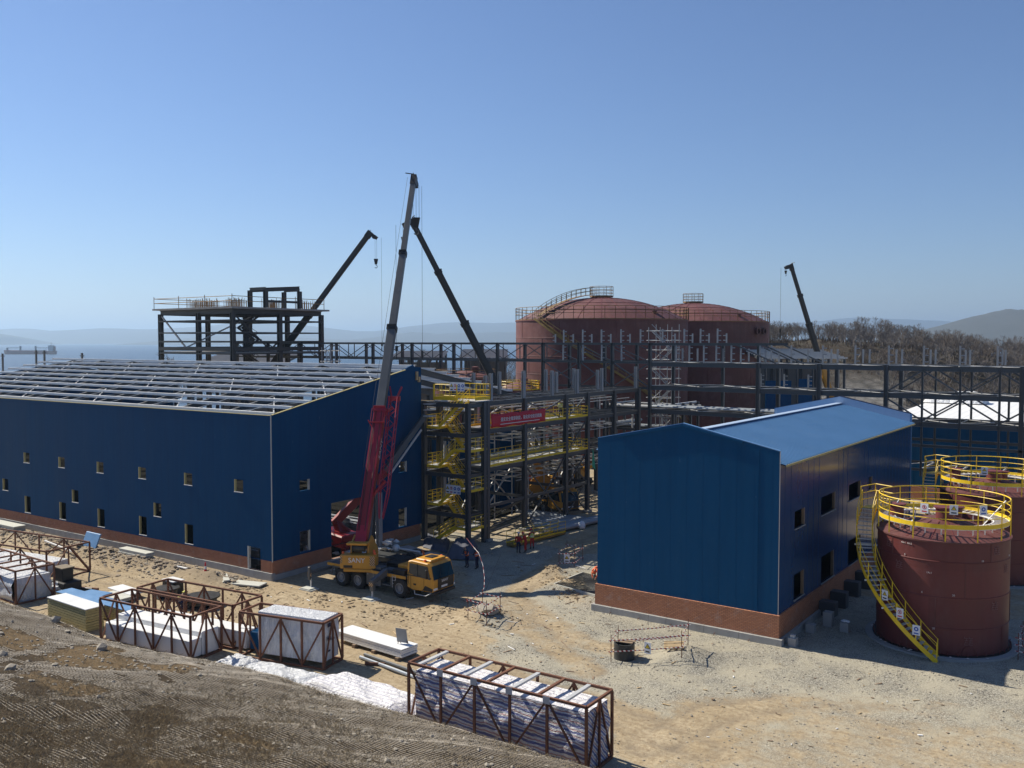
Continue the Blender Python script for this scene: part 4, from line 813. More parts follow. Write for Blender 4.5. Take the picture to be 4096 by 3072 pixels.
# ================================================================ pipe rack two, across the whole view behind
def rack_two():
    y0, y1 = 100.0, 106.5; root = thing('pipe_rack', 'long dark steel pipe rack crossing the whole site before the great tanks', 'pipe rack', (-51, y0, 0))
    B = lambda p, q, w=.26, h=.46, n='beam', m='steel': MB().ib(p, q, w, h, .035).build(n, m, root)
    colx = {x: 18.75 for x in (-51.1,)}; xs_hi = [-66.6, -61.1, -56.3, -51.1]; xs_lo = [-51.1, -37.6, -30.8, -23.9]
    xl = [-129, -121, -113, -105, -97.2, -89.4, -81.6, -74.0]
    for x in xl + xs_hi:
        for y in (y0, y1): MB().ib((x, y, 0), (x, y, 18.75), .36, .36, .035, X).build('column', 'steel', root)
    for x in xs_lo[1:] + [-11.5, .5]:
        for y in (y0, y1): MB().ib((x, y, 0), (x, y, 16.5), .42, .42, .035, X).build('column', 'steel', root)
    for x in (-44.5, -40.0):
        MB().ib((x, y1, 0), (x, y1, 18.7), .36, .36, .035, X).build('column', 'steel', root)
    allx = xl + xs_hi
    for y in (y0, y1):
        for z in (18.62, 16.35): B((-129, y, z), (-51.3, y, z), .22, .26, 'chord')
        B((-51.3, y, 18.58), (-36.5, y, 18.58), .22, .3, 'chord')
        B((-129, y, 12.9), (-51.3, y, 12.9), .2, .3, 'chord') if y == y1 else None
        for a, b in zip(allx, allx[1:]):
            n = 2 if b - a > 6 else 1
            for k in range(n):
                p, q = a + (b - a) * k / n, a + (b - a) * (k + 1) / n; up = k % 2 == 0
                mb = MB(); mb.bar((p + .15, y, 18.45 if up else 16.5), (q - .1, y, 16.5 if up else 18.45), .09, .09); mb.build('brace', 'steel', root)
                if k: mb = MB(); mb.bar((p, y, 16.45), (p, y, 18.5), .1, .1); mb.build('brace', 'steel', root)
        if y == y0:
            for a, b in zip(xs_hi, xs_hi[1:]):
                for z0, z1 in ((13.4, 16.2),): mb = MB(); mb.bar((a + .2, y, z0), (b - .2, y, z1), .12, .12); mb.bar((a + .2, y + .13, z1), (b - .2, y + .13, z0), .12, .12); mb.build('brace', 'steel', root)
        lvl = (16.42, 13.6, 10.75)
        for z in lvl:
            seg = [-51.1, -37.6, -30.8, -23.9, -11.5, .5, 12]
            for a, b in zip(seg, seg[1:]): B((a + .2, y, z - .25), (b - .2, y, z - .25), .26, .5)
        B((-23.9, y, 8.35), (12, y, 8.35), .2, .3)
    for z in (16.42, 13.6, 10.75):
        for x in list(np.arange(-51.1, 12, 3.4)): mb = MB(); mb.ib((x, y0 + .14, z - .16), (x, y1 - .14, z - .16), .16, .26, .025); mb.build('cross_beam', 'steel', root)
        for k, x in enumerate(np.arange(-51.1, 9, 6.8)):
            mb = MB(); mb.bar((x, y0 + .2, z + .02), (x + 6.8, y1 - .2, z + .02), .16, .05); mb.bar((x, y1 - .2, z - .04), (x + 6.8, y0 + .2, z - .04), .16, .05); mb.build('plan_brace', 'galv', root)
    for x in allx[::1]: mb = MB(); mb.bar((x, y0, 18.6), (x, y1, 18.6), .14, .2); mb.bar((x, y0, 16.3), (x, y1, 16.3), .14, .2); mb.build('cross_beam', 'steel', root)
    # braced bays on the right part
    vs = [-23.9, -20.4, -16.9, -13.4, -9.9, -6.4, -2.9, .5]
    for y in (y0, y1):
        for z0, z1 in ((13.7, 16.0), (10.9, 13.1)):
            for i, (a, b) in enumerate(zip(vs, vs[1:])):
                up = (i + (z0 < 12)) % 2; mb = MB(); mb.bar((a, y, z1 if up else z0), (b, y, z0 if up else z1), .15, .15); mb.build('brace', 'steel', root)
        for x in vs[1:]: mb = MB(); mb.ib((x, y, 5.2), (x, y, 16.2), .2, .2, .03, X); mb.build('post', 'steel', root)
    for z in (5.9,):
        for y in (y0, y1): B((-23.9, y, z), (12, y, z), .18, .26)
        for k, x in enumerate(np.arange(-23.9, 9, 3.5)): mb = MB(); mb.bar((x, y0, z), (x, y1, z), .12, .16); mb.bar((x, y0 + .1, z + .1), (x + 3.5, y1, z + .1), .16, .05); mb.build('plan_brace', 'galv', root)
    # stepped down stair-like braces at the end of the high part
    for y in (y0, y1): mb = MB(); mb.bar((-40.2, y, 18.5), (-35.6, y, 16.5), .16, .16); mb.bar((-37.2, y, 18.6), (-32.5, y, 16.5), .16, .16); mb.build('brace', 'steel', root)
    # pale pipe supports: high row, then the lower rows
    n = 0
    for px in (2255, 2331, 2406, 2484, 2562, 2650, 2737, 2802, 2870):
        p = PY(px, 1371, y0); mb = MB(); support(mb, (p.x, y0, 18.75), 1.65, 1); mb.build('pipe_support', 'post_white', root)
    for px in (2222, 2293, 2367, 2443, 2520, 2700, 2770, 2836, 2906):
        p = PY(px, 1371, y1); mb = MB(); support(mb, (p.x, y1, 18.75), 1.15, -1, 2); mb.build('pipe_support', 'post_white', root)
    for px in (2253, 2332, 2407, 2486, 2705, 2757, 2815, 2865, 2925, 2963, 3040, 3085, 3165, 3291, 3421, 3555, 3695, 3840, 3990):
        p = PY(px, 1450, y0); mb = MB(); support(mb, (p.x, y0, 16.5), 2.0, 1); mb.build('pipe_support', 'post_white', root)
    for k, px in enumerate((2330, 2730, 2790, 2893, 2995, 3062, 3116, 3232, 3325, 3350, 3452, 3478, 3585, 3608, 3722, 3742, 3862, 3880, 4010, 4022)):
        p = PY(px, 1450, y1); mb = MB(); support(mb, (p.x, y1, 16.5), 1.55, 1, (0, 2)[k % 2], .17, .2); mb.build('pipe_support', 'post_white', root)
    for px in (2965, 3062, 3162): p = PY(px, 1530, y0); mb = MB(); support(mb, (p.x, y1 - .4, 13.6), 1.5, 1); mb.build('pipe_support', 'post_white', root)
    mb = MB()
    for k, y in enumerate((101.5, 102.6, 103.9)): mb.tube((-52, y, 10.95), (-26, y, 10.95), .14, 8)
    mb.build('pipe_run', 'pipe_grey', root, smooth=60)
rack_two()
# ================================================================ pale tube scaffold in front of the tanks
def scaffold(name, label, c, w, d, h, n=6, m='scaffold_grey', z0=0):
    x, y = c; root = thing(name, label, 'scaffold', (x, y, z0)); st = [(x + a * w, y + b * d) for a in (0, .5, 1) for b in (0, 1)]
    for k, (a, b) in enumerate(st): mb = MB(); mb.tube((a, b, z0), (a, b, z0 + h + (.9 if k % 2 else .5)), .05, 5); mb.build('standard', m, root)
    lift = h / n
    for k in range(1, n + 1):
        z = z0 + k * lift; mb = MB()
        for zz in (z, z - lift / 2):
            for b in (y, y + d): mb.tube((x - .3, b, zz), (x + w + .3, b, zz), .045, 5)
            for a in (x, x + w / 2, x + w): mb.tube((a, y - .25, zz + .08), (a, y + d + .25, zz + .08), .045, 5)
        mb.build('ledger', m, root)
        if k < n + 1:
            mb = MB(); s = 1 if k % 2 else -1; xa, xb = (x + .3, x + w - .3)[::s]
            for b in (y + .3, y + .95): mb.bar((xa, b, z - lift), (xb, b, z), .05, .14)
            for i in range(8): f = (i + .5) / 8; mb.box((xa + (xb - xa) * f - .1, y + .3, z - lift + lift * f), (xa + (xb - xa) * f + .1, y + .95, z - lift + lift * f + .03))
            mb.tube((xa, y + .3, z - lift + .9), (xb, y + .3, z + .9), .035, 5); mb.build('stair_flight', m, root)
p_ = PD(2592, 1700, 123); scaffold('scaffold_tower', 'pale tubular scaffold tower with inner stairs in front of the great tanks', (p_.x, p_.y), 3.4, 2.2, 20.3, 8)
p_ = PD(1288, 1480, 128); scaffold('scaffold_tower', 'small tubular scaffold beside the right foot of the open steel tower', (p_.x, p_.y), 1.7, 1.7, 17.6, 6)
# ================================================================ great tanks
def great_tank(label, px, dep, R, ptop, apex, stair, extra):
    c = PD(px, HY, dep); zt = CAMH + (HY - ptop) / FPX * (dep - R); za = CAMH + (HY - apex) / FPX * dep; root = thing('storage_tank', label, 'storage tank', (c.x, c.y, 0), 'great red primer storage tanks')
    mb = MB(); mb.lathe((c.x, c.y, 0), [(R, 0), (R, zt)], 96); sh = mb.build('shell', 'primer', root, smooth=30)
    for k in range(1, 8): mb = MB(); mb.lathe((c.x, c.y, zt * k / 8), [(R + .002, -.05), (R + .03, -.03), (R + .03, .03), (R + .002, .05)], 96); mb.build('weld_seam', 'primer', sh, smooth=30)
    for k in range(8):
        for j in range(10): a = 2 * math.pi * (j + .37 * k) / 10; MB().bar((c.x + math.cos(a) * (R + .01), c.y + math.sin(a) * (R + .01), zt * k / 8), (c.x + math.cos(a) * (R + .01), c.y + math.sin(a) * (R + .01), zt * (k + 1) / 8), .05, .03).build('plate_seam', 'primer_front', sh)
    mb = MB(); mb.lathe((c.x, c.y, zt), [(R + .12, -.12), (R + .12, .04), (R, .04)], 96); mb.build('top_rim', 'primer_front', root, smooth=30)
    n = 10; Rs = ((za - zt) ** 2 + R * R) / (2 * (za - zt)); prof = [(R * (1 - i / n), zt + math.sqrt(max(0, Rs * Rs - (R * (1 - i / n)) ** 2)) - (Rs - (za - zt))) for i in range(n + 1)]; prof[-1] = (.01, za)
    dome = lambda r: zt + math.sqrt(Rs * Rs - r * r) - (Rs - (za - zt))
    mb = MB(); mb.lathe((c.x, c.y, 0), prof, 72); rf = mb.build('dome_roof', 'primer', root, smooth=30)
    mb = MB()
    for j in range(24):
        a = 2 * math.pi * j / 24; P = [(c.x + math.cos(a) * r, c.y + math.sin(a) * r, dome(r) + .02) for r in np.linspace(R - .2, 1.5, 8)]
        for p, q in zip(P, P[1:]): mb.bar(p, q, .09, .06)
    for r in (R * .3, R * .55, R * .78):
        P = [(c.x + math.cos(2 * math.pi * j / 48) * r, c.y + math.sin(2 * math.pi * j / 48) * r, dome(r) + .02) for j in range(49)]
        for p, q in zip(P, P[1:]): mb.bar(p, q, .07, .05)
    mb.build('roof_ribs', 'primer_front', rf)
    ring = [(c.x + math.cos(2 * math.pi * j / 56) * (R + .05), c.y + math.sin(2 * math.pi * j / 56) * (R + .05), zt + .02) for j in range(56)]
    mb = MB(); tb = MB(); railing(mb, ring, h=2.0, rails=(1.0, 1.5, 2.0), step=9, r=.045, toe=.15, close=True, tb=tb); mb.build('edge_railing', 'rail_brown', root); tb.build('toe_board', 'rail_brown', root)
    # crown platform
    mb = MB(); mb.lathe((c.x, c.y, za + .08), [(1.9, 0), (1.9, .12), (.1, .12)], 16); pl = mb.build('crown_platform', 'rail_brown', root)
    mb = MB(); railing(mb, [(c.x + math.cos(2 * math.pi * j / 10) * 1.9, c.y + math.sin(2 * math.pi * j / 10) * 1.9, za + .18) for j in range(10)], h=1.6, rails=(.55, 1.05, 1.6), step=1.2, r=.04, toe=.15, close=True); mb.build('railing', 'rail_brown', pl)
    tw = math.atan2(-c.y, -c.x)                                  # direction towards the viewer
    if stair:
        a0, a1 = tw - R_(42), tw + R_(98); n = 60; rr = R + .75; A = lambda f, r, dz=0: V((c.x + math.cos(a0 + (a1 - a0) * f) * r, c.y + math.sin(a0 + (a1 - a0) * f) * r, zt * (1 - f) + .2 + dz))
        s = None
        for r in (R + .25, R + 1.25):
            mb = MB()
            for i in range(n): mb.bar(A(i / n, r), A((i + 1) / n, r), .07, .28)
            s = mb.build('spiral_stair', 'yellow_old', root) if s is None else (mb.build('stringer', 'yellow_old', s), s)[1]
        mb = MB()
        for i in range(n * 2): f = (i + .5) / n / 2; mb.bar(A(f, R + .28), A(f, R + 1.22), .25, .03)
        mb.build('treads', 'rail_brown', s); mb = MB()
        for i in range(n):
            for z in (.6, 1.1): mb.tube(A(i / n, R + 1.25, z), A((i + 1) / n, R + 1.25, z), .035, 5)
            if i % 2 == 0: mb.tube(A(i / n, R + 1.25), A(i / n, R + 1.25, 1.1), .035, 5)
        mb.build('handrail', 'yellow_old', s)
        # roof walkway from the rim to the crown
        ad = tw - R_(44); P = [V((c.x + math.cos(ad) * r, c.y + math.sin(ad) * r, dome(min(r, R)) + .5)) for r in np.linspace(R - .1, 2.0, 12)]; mb = MB(); sd = V((-math.sin(ad), math.cos(ad), 0))
        for p, q in zip(P, P[1:]): mb.bar(p, q, 1.0, .08)
        wk = mb.build('roof_walkway', 'rail_brown', root); mb = MB()
        for k in (-.5, .5):
            mb = MB()
            for p, q in zip(P, P[1:]):
                for z in (.6, 1.15): mb.tube(p + sd * k + Z * z, q + sd * k + Z * z, .04, 5)
            for p in P: mb.tube(p + sd * k, p + sd * k + Z * 1.15, .04, 5)
            mb.build('handrail', 'yellow_old', wk)
    for k in range(extra):                                        # nozzles
        a = tw + R_(62 - 9 * k); p = V((c.x + math.cos(a) * (R - .05), c.y + math.sin(a) * (R - .05), zt - 1.6)); d = V((math.cos(a), math.sin(a), 0))
        mb = MB(); mb.lathe(p, [(.55, 0), (.55, .45), (.72, .45), (.72, .55), (.45, .55)], 14, axis=d); mb.build('nozzle', 'primer', root)
    for j, r in ((5, .86), (17, .86)):
        a = tw - 1.3 + j * .12; p = V((c.x + math.cos(a) * R * r, c.y + math.sin(a) * R * r, dome(R * r))); mb = MB(); mb.lathe(p, [(.35, -.2), (.35, .3), (.45, .3), (.45, .36), (.02, .36)], 12); mb.build('roof_nozzle', 'primer', root)
great_tank('nearer great red tank with spiral stair and walkway up its dome', 2405, 150, 13.9, 1277, 1192, True, 0)
great_tank('farther great red tank half hidden behind its twin', 2771, 174, 13.9, 1287, 1214, False, 2)
# ================================================================ smaller pink-topped tanks in the middle distance
def mid_tank(label, px, dep, R, prim, rail=False):
    c = PD(px, HY, dep); z = CAMH - (prim - HY) / FPX * dep; root = thing('storage_tank', label, 'storage tank', (c.x, c.y, 0)); mb = MB(); mb.lathe((c.x, c.y, 0), [(R, 0), (R, z), (R * .6, z + .7), (.3, z + 1.1), (.02, z + 1.1)], 40); mb.build('shell', 'primer', root, smooth=30)
    mb = MB(); railing(mb, [(c.x + math.cos(2 * math.pi * j / 20) * R * .96, c.y + math.sin(2 * math.pi * j / 20) * R * .96, z + .1) for j in range(20)], h=1.2, step=9, r=.04, toe=.16, close=True); mb.build('railing', 'yellow' if rail else 'rail_brown', root)
    mb = MB(); mb.lathe((c.x + R * .3, c.y, z + .8), [(.5, 0), (.5, .8), (.6, .8), (.02, .9)], 12); mb.build('manhole', 'primer', root)
mid_tank('low pink-topped tank seen over the hall ridge beside the pipe rack', 1870, 131, 4.6, 1512)
mid_tank('small pink-topped tank with yellow railing left of the great tanks', 2075, 122, 2.9, 1560, True)
# ================================================================ open steel tower on the left
def steel_tower():
    K = PD(930, 1232, 135); zt = 23.75; xr = K.x; y0 = K.y; x0 = PY(642, 1235, y0).x; y1 = PX(1284, 1240, xr).y; root = thing('steel_frame_tower', 'open dark steel frame tower with a concrete deck and small top frame', 'steel tower', (xr, y0, 0))
    xm = PY(793, 1235, y0).x; ym = PX(1118, 1240, xr).y
    for x in (x0, xm, xr):
        for y in (y0, ym, y1): MB().ib((x, y, 0), (x, y, zt - .6), .62, .62, .14, X).build('column', 'steel_dark', root)
    mb = MB(); mb.box((x0 - 1, y0 - .8, zt - .02), (xr + .9, y1 + 1, zt + .24)); mb.build('deck_slab', 'concrete', root)
    for y in (y0, ym, y1): MB().ib((x0, y, zt - .42), (xr, y, zt - .42), .35, .72, .05).build('main_beam', 'steel_dark', root)
    for x in (x0, xm, xr): MB().ib((x, y0, zt - .43), (x, y1, zt - .43), .35, .70, .05).build('main_beam', 'steel_dark', root)
    for zpx, h in ((1281, .24), (1330, .2), (1367, .26), (1397, .55), (1416, .2)):
        z = CAMH + (HY - zpx) / FPX * 135
        for y in (y0, ym, y1): MB().bar((x0, y - .33, z), (xr, y - .33, z), .14, h).build('girt', 'steel_dark', root)
        for x in (x0, xm, xr): MB().bar((x + .33, y0, z), (x + .33, y1, z), .14, h).build('girt', 'steel_dark', root)
    z0 = CAMH + (HY - 1390) / FPX * 135
    for a, b in ((x0, xm),): MB().bar((a + .3, y0, zt - .9), ((a + b) / 2 + 1.5, y0, z0), .2, .2).bar((b + 1.4, y0 + ym - y0, zt - .9), ((a + b) / 2 + 1.8, y0, z0), .2, .2).build('brace', 'galv', root)
    MB().bar((xr, y0 + .3, zt - .9), (xr, (y0 + ym) / 2 + 2, z0), .2, .2).bar((xr, ym - .3, zt - .9 - 4), (xr, (y0 + ym) / 2 + 3, z0), .2, .2).build('brace', 'steel_dark', root)
    MB().box((x0, y0, z0 - .9), (xr, y1, z0 - .7)).build('lower_deck', 'concrete', root)
    # stair inside
    mb = MB(); xs, ys = xm + 2.5, (ym + y0) / 2 + 2.5; z = 12
    for k in range(6):
        s = 1 if k % 2 else -1; ya, yb = ys - 1.6 * s, ys + 1.6 * s
        for dx in (0, 1.0): mb.bar((xs + dx, ya, z), (xs + dx, yb, z + 1.8), .08, .3); mb.tube((xs + dx, ya, z + 1), (xs + dx, yb, z + 2.8), .04, 5)
        for i in range(8): f = (i + .5) / 8; mb.box((xs, ya + (yb - ya) * f - .12, z + 1.8 * f), (xs + 1, ya + (yb - ya) * f + .12, z + 1.8 * f + .05))
        mb.box((xs - 1.1, yb - .5, z + 1.75), (xs + 1.1, yb + .5, z + 1.85)); z += 1.8
    mb.build('inner_stair', 'steel_dark', root)
    # top frame
    fx0, fy0 = PY(1000, 1165, y0 + 5).x, y0 + 5; fy1 = fy0 + 6.6; fx1 = fx0 + 3.6; zf = CAMH + (HY - 1162) / FPX * 140
    for x in (fx0, fx1):
        for y in (fy0, fy1): MB().ib((x, y, zt + .24), (x, y, zf), .55, .55, .05, X).build('frame_column', 'steel_dark', root)
    for x in (fx0, fx1): MB().ib((x, fy0, zf), (x, fy1, zf + .5), .3, .6, .05).build('frame_beam', 'steel_dark', root)
    for y in (fy0, (fy0 + fy1) / 2, fy1): MB().ib((fx0, y, zf + .2), (fx1, y, zf + .2), .25, .4, .05).build('frame_beam', 'steel_dark', root)
    MB().bar((fx1, fy0, zf - 1.7), (fx1, fy1, zf - 1.7), .15, .35).build('frame_beam', 'steel_dark', root)
    # tube guard rail, reinforcement stubs
    mb = MB(); railing(mb, [(x0 - .8, y1, zt + .2), (x0 - .8, y0 - .6, zt + .2), (xr + .7, y0 - .6, zt + .2), (xr + .7, y1, zt + .2)], h=1.9, rails=(.9, 1.6), step=6, r=.05, toe=0); mb.build('guard_rail', 'rail_brown', root)
    for (xa, ya, nx, ny) in ((x0 + 5, y0 + 1.5, 14, 4), (xr - 3, y0 + .8, 6, 6), (xr - 2, y0 + 7, 6, 6), (xr - 1.6, y0 + 13.5, 5, 6)):
        mb = MB()
        for i in range(nx):
            for j in range(ny): mb.bar((xa + i * .45, ya + j * .45, zt + .2), (xa + i * .45 + random.uniform(-.05, .05), ya + j * .45, zt + 1.5 + random.uniform(-.25, .3)), .05, .05)
        mb.build('rebar_cluster', 'rail_brown', root)
steel_tower()
# ================================================================ round tanks in front on the right
def front_tank(label, c, full):
    R, zt = 3.83, 6.95; cx, cy = c; root = thing('process_tank', label, 'tank', (cx, cy, 0)); P = lambda a, r, z: V((cx + math.cos(a) * r, cy + math.sin(a) * r, z)); tw = math.atan2(-cy, -cx)
    mb = MB(); mb.lathe((cx, cy, 0), [(R, 0), (R, zt)], 72); sh = mb.build('shell', 'primer_front', root, smooth=30)
    for z in (1.75, 3.6, 5.75): MB().lathe((cx, cy, z), [(R + .002, -.04), (R + .03, -.02), (R + .03, .02), (R + .002, .04)], 72).build('weld_seam', 'primer_front', sh, smooth=30)
    for k, (z0, z1) in enumerate(((0, 1.75), (1.75, 3.6), (3.6, 5.75), (5.75, 6.95))):
        for j in range(4): a = tw - .5 + j * 1.57 + .42 * k; MB().bar(P(a, R + .012, z0), P(a, R + .012, z1), .05, .02).build('plate_seam', 'primer', sh)
    prof = [(R + .09, zt - .06), (R + .09, zt + .03), (R, zt + .04), (.5, zt + .95), (.01, zt + 1.0)]
    MB().lathe((cx, cy, 0), prof, 72).build('cone_roof', 'primer', root, smooth=30)
    mb = MB()
    for j in range(16): a = j * math.pi / 8; mb.bar(P(a, R - .1, zt + .07), P(a, 1.2, zt + .80), .045, .02)
    mb.build('roof_seams', 'primer_front', root)
    MB().lathe((cx, cy, 0), [(R + .65, -.2), (R + .65, .12), (R - .1, .12)], 64).build('foundation_ring', 'concrete', root, smooth=30)
    MB().lathe((cx, cy, 0), [(R + .22, .12), (R + .22, .17), (R - .05, .17)], 64).build('base_flange', 'black', root, smooth=30)
    for j in range(44): a = 2 * math.pi * j / 44; MB().bar(P(a, R + .14, .15), P(a, R + .14, .4), .05, .05).build('anchor_bolt', 'primer_front', root)
    mb = MB(); rr = random.Random(3)
    for j in range(26): a = rr.uniform(0, 6.28); mb.blob(P(a, R + rr.uniform(.2, .5), .18), rr.uniform(.03, .09), (1.5, 1, .5), .4, 1, rr)
    mb.build('grout_crumbs', 'chalk', root)['kind'] = 'stuff'
    # ring walkway above the roof
    zp = 7.72; rp = R - .05; mb = MB(); mb.lathe((cx, cy, zp), [(rp - .95, 0), (rp - .95, .09), (rp - .88, .09)], 56); mb.lathe((cx, cy, zp), [(rp, 0), (rp, .09), (rp - .07, .09)], 56)
    for j in range(56): a = 2 * math.pi * j / 56; mb.bar(P(a, rp - .93, zp + .05), P(a, rp - .02, zp + .05), .05, .05)
    wk = mb.build('ring_walkway', 'white', root)
    mb = MB()
    for j in range(20): a = 2 * math.pi * (j + .5) / 20; mb.bar(P(a, rp - .85, zt + .25), P(a, rp - .85, zp), .07, .07)
    mb.build('walkway_legs', 'white', wk)
    ring = [P(2 * math.pi * j / 64, rp, 0) for j in range(64)]; gap = lambda j: False
    mb = MB()
    for z in (.62, 1.05, 1.5):
        for p, q in zip(ring, ring[1:] + ring[:1]): mb.tube(p + Z * (zp + z), q + Z * (zp + z), .038 if z == 1.5 else .026, 6)
    for j in range(13): a = 2 * math.pi * j / 13 + .1; mb.bar(P(a, rp + .02, zt - .02), P(a, rp + .02, zp + 1.5), .07, .035)
    mb.build('railing', 'yellow', root); mb = MB()
    for p, q in zip(ring, ring[1:] + ring[:1]): mb.bar(p + Z * (zp + .16), q + Z * (zp + .16), .02, .26)
    mb.build('toe_board', 'yellow', root)
    # roof fittings
    for k, (a, r, rr, h) in enumerate(((tw + .25, .5, .55, .95), (tw - 1.5, 2.7, .42, .9), (tw - .5, .1, .2, .9), (tw + 2.6, 1.6, .3, .7))):
        p = P(a, r, zt + .6); mb = MB(); mb.lathe(p, [(rr, -.3), (rr, h), (rr + .14, h), (rr + .14, h + .08), (.02, h + .08)], 20); mb.build('roof_nozzle', 'primer_front', root, smooth=30)
    mb = MB(); mb.tube(P(tw - 1.5, 2.7, zt + 1.6), P(tw - 2.0, 2.9, zt + 1.6), .03); mb.bar(P(tw - 1.4, 2.3, zp - .1), P(tw - .9, 3.1, zp - .2), .08, .05); mb.bar(P(tw - 1.6, 1.6, zp), P(tw - .8, 2.6, zp - .2), .08, .05); mb.bar(P(tw + 1.9, rp, zp + 1.2), P(tw + 1.6, 2.2, zt + .4), .05, .05); mb.build('roof_brackets', 'white', root)
    # spiral stair up the left side
    a0, a1 = math.radians(-81.5), math.radians(-186); n = 40; ri, ro = R + .35, R + 1.3
    A = lambda f, r, dz=0: P(a0 + (a1 - a0) * f, r, .05 + (zp + .1) * f + dz)
    s = None
    for r in (ri, ro):
        mb = MB()
        for i in range(n): mb.bar(A(i / n, r), A((i + 1) / n, r), .03, .27)
        s = mb.build('spiral_stair' if s is None else 'stringer', 'yellow', s or root) if s is None else (mb.build('stringer', 'yellow', s), s)[1]
    mb = MB()
    for i in range(33): f = (i + .5) / 33; a = a0 + (a1 - a0) * f; mb.prism([P(a - .028, ri + .02, A(f, 0).z), P(a - .028, ro - .02, A(f, 0).z), P(a + .022, ro - .02, A(f, 0).z), P(a + .022, ri + .02, A(f, 0).z)], Z * .035)
    mb.build('treads', 'galv', s)
    for r in (ri, ro):
        mb = MB()
        for i in range(0, n, 1):
            for z in (.6, 1.12): mb.tube(A(i / n, r, z), A((i + 1) / n, r, z), .02, 5)
        for i in range(0, n + 1, 5): mb.bar(A(i / n, r, -.1), A(i / n, r, 1.14), .06, .035)
        mb.build('handrail', 'yellow', s)
    mb = MB()
    for f in (.35, .52, .75): mb.bar(A(f, R - .05, -.15), A(f, ro + .12, -.15), .09, .09)
    mb.build('stair_bracket', 'white', s)
    mb = MB(); mb.lathe((cx, cy, zp), [(ro + .1, 0), (ro + .1, .1), (rp, .1), (rp, 0), (ro + .1, 0)], 10, R_(-206), R_(-185)); l = mb.build('stair_landing', 'yellow', root); mb = MB()
    for z in (.6, 1.05, 1.5): mb.tube(P(R_(-206), rp, zp + z), P(R_(-206), ro + .1, zp + z), .03); mb.tube(P(R_(-206), ro + .1, zp + z), P(R_(-186), ro + .1, zp + z), .03)
    for aa in (-206, -186): mb.bar(P(R_(aa), ro + .1, zp), P(R_(aa), ro + .1, zp + 1.5), .06, .04)
    mb.build('railing', 'yellow', l)
    if full:
        def tl(p, r=rp + .09):                   # tangent sign at photo pixel on the railing cylinder
            d = ray(*p); o = CP - V((cx, cy, 0)); A_ = d.x ** 2 + d.y ** 2; B_ = o.x * d.x + o.y * d.y; C_ = o.x ** 2 + o.y ** 2 - r * r; t = (-B_ - math.sqrt(max(0, B_ * B_ - A_ * C_))) / A_
            q = CP + d * t; a = math.atan2(q.y - cy, q.x - cx); return q, V((-math.sin(a), math.cos(a), 0))
        for (px, py, k, lb) in ((3681, 2050, 'n', 'prohibition sign, leftmost of three on the near tank railing'), (3798, 2058, 't', 'warning triangle sign, middle of three on the near tank railing'), (3919, 2062, 'b', 'blue mandatory sign, rightmost of three on the near tank railing')):
            q, e = tl((px, py)); safety_sign(q, e, .46, .58, k, 'safety_sign', lb)
        for f, k, lb in ((.36, 't', 'warning triangle sign, topmost of three on the spiral stair'), (.25, 'n', 'prohibition sign, middle of three on the spiral stair'), (.145, 'b', 'blue mandatory sign, lowest of three on the spiral stair')):
            p = A(f, ro + .05, .30); p2 = A(f - .02, ro + .05, .30); e = p2 - p; e.z = 0; safety_sign(p, e, .44, .6, k, 'safety_sign', lb)
        ch = lambda s_, px, py, sz=.16: (lambda q, e: text(s_, sz, 'chalk', q, e, Z, sh, 'chalk_mark'))(*tl((px, py), R + .03))
        for s_, px, py in (('20', 3808, 2385), ('20', 3728, 2516), ('19', 3926, 2249), ('4A-2', 3628, 2175), ('4A-1', 3605, 2170), ('19', 4035, 2226), ('1A-1', 3705, 2292), ('5', 3617, 2220), ('6', 3685, 2370)): ch(s_, px, py)
        for px, py in ((3978, 2220), (4018, 2290), (3968, 2440), (3858, 2580), (3585, 2268), (3548, 2180)):
            q, e = tl((px, py), R + .02); mb = MB()
            for i in range(4):
                for j in range(2): b = q + e * (j * .26) + Z * (i * .13); mb.bar(b, b + e * .21, .015, .02); mb.bar(b + e * (.05 * (i % 3)), b + e * (.05 * (i % 3)) + Z * .11, .02, .015)
            mb.build('chalk_mark', 'chalk_faint', sh)
    else:
        q = P(tw - .2, rp + .1, zp + .9); e = V((-math.sin(tw), math.cos(tw), 0)); safety_sign(q, e, .46, .58, 't', 'safety_sign', 'warning triangle sign on the far front tank railing')
    for px_a in (tw - .1, tw + .42): p = P(px_a, R - .02, .35); mb = MB(); mb.lathe(p, [(.42, 0), (.42, .06), (.36, .06), (.36, .03), (.02, .03)], 18, axis=V((math.cos(px_a), math.sin(px_a), 0))); mb.build('reinforcing_pad', 'primer_front', sh)
front_tank('near red-brown tank with yellow ring railing and spiral stair', (-11.5, 63.1), True)
front_tank('second red-brown tank with yellow ring railing behind the near tank', (-11.5, 82.9), False)
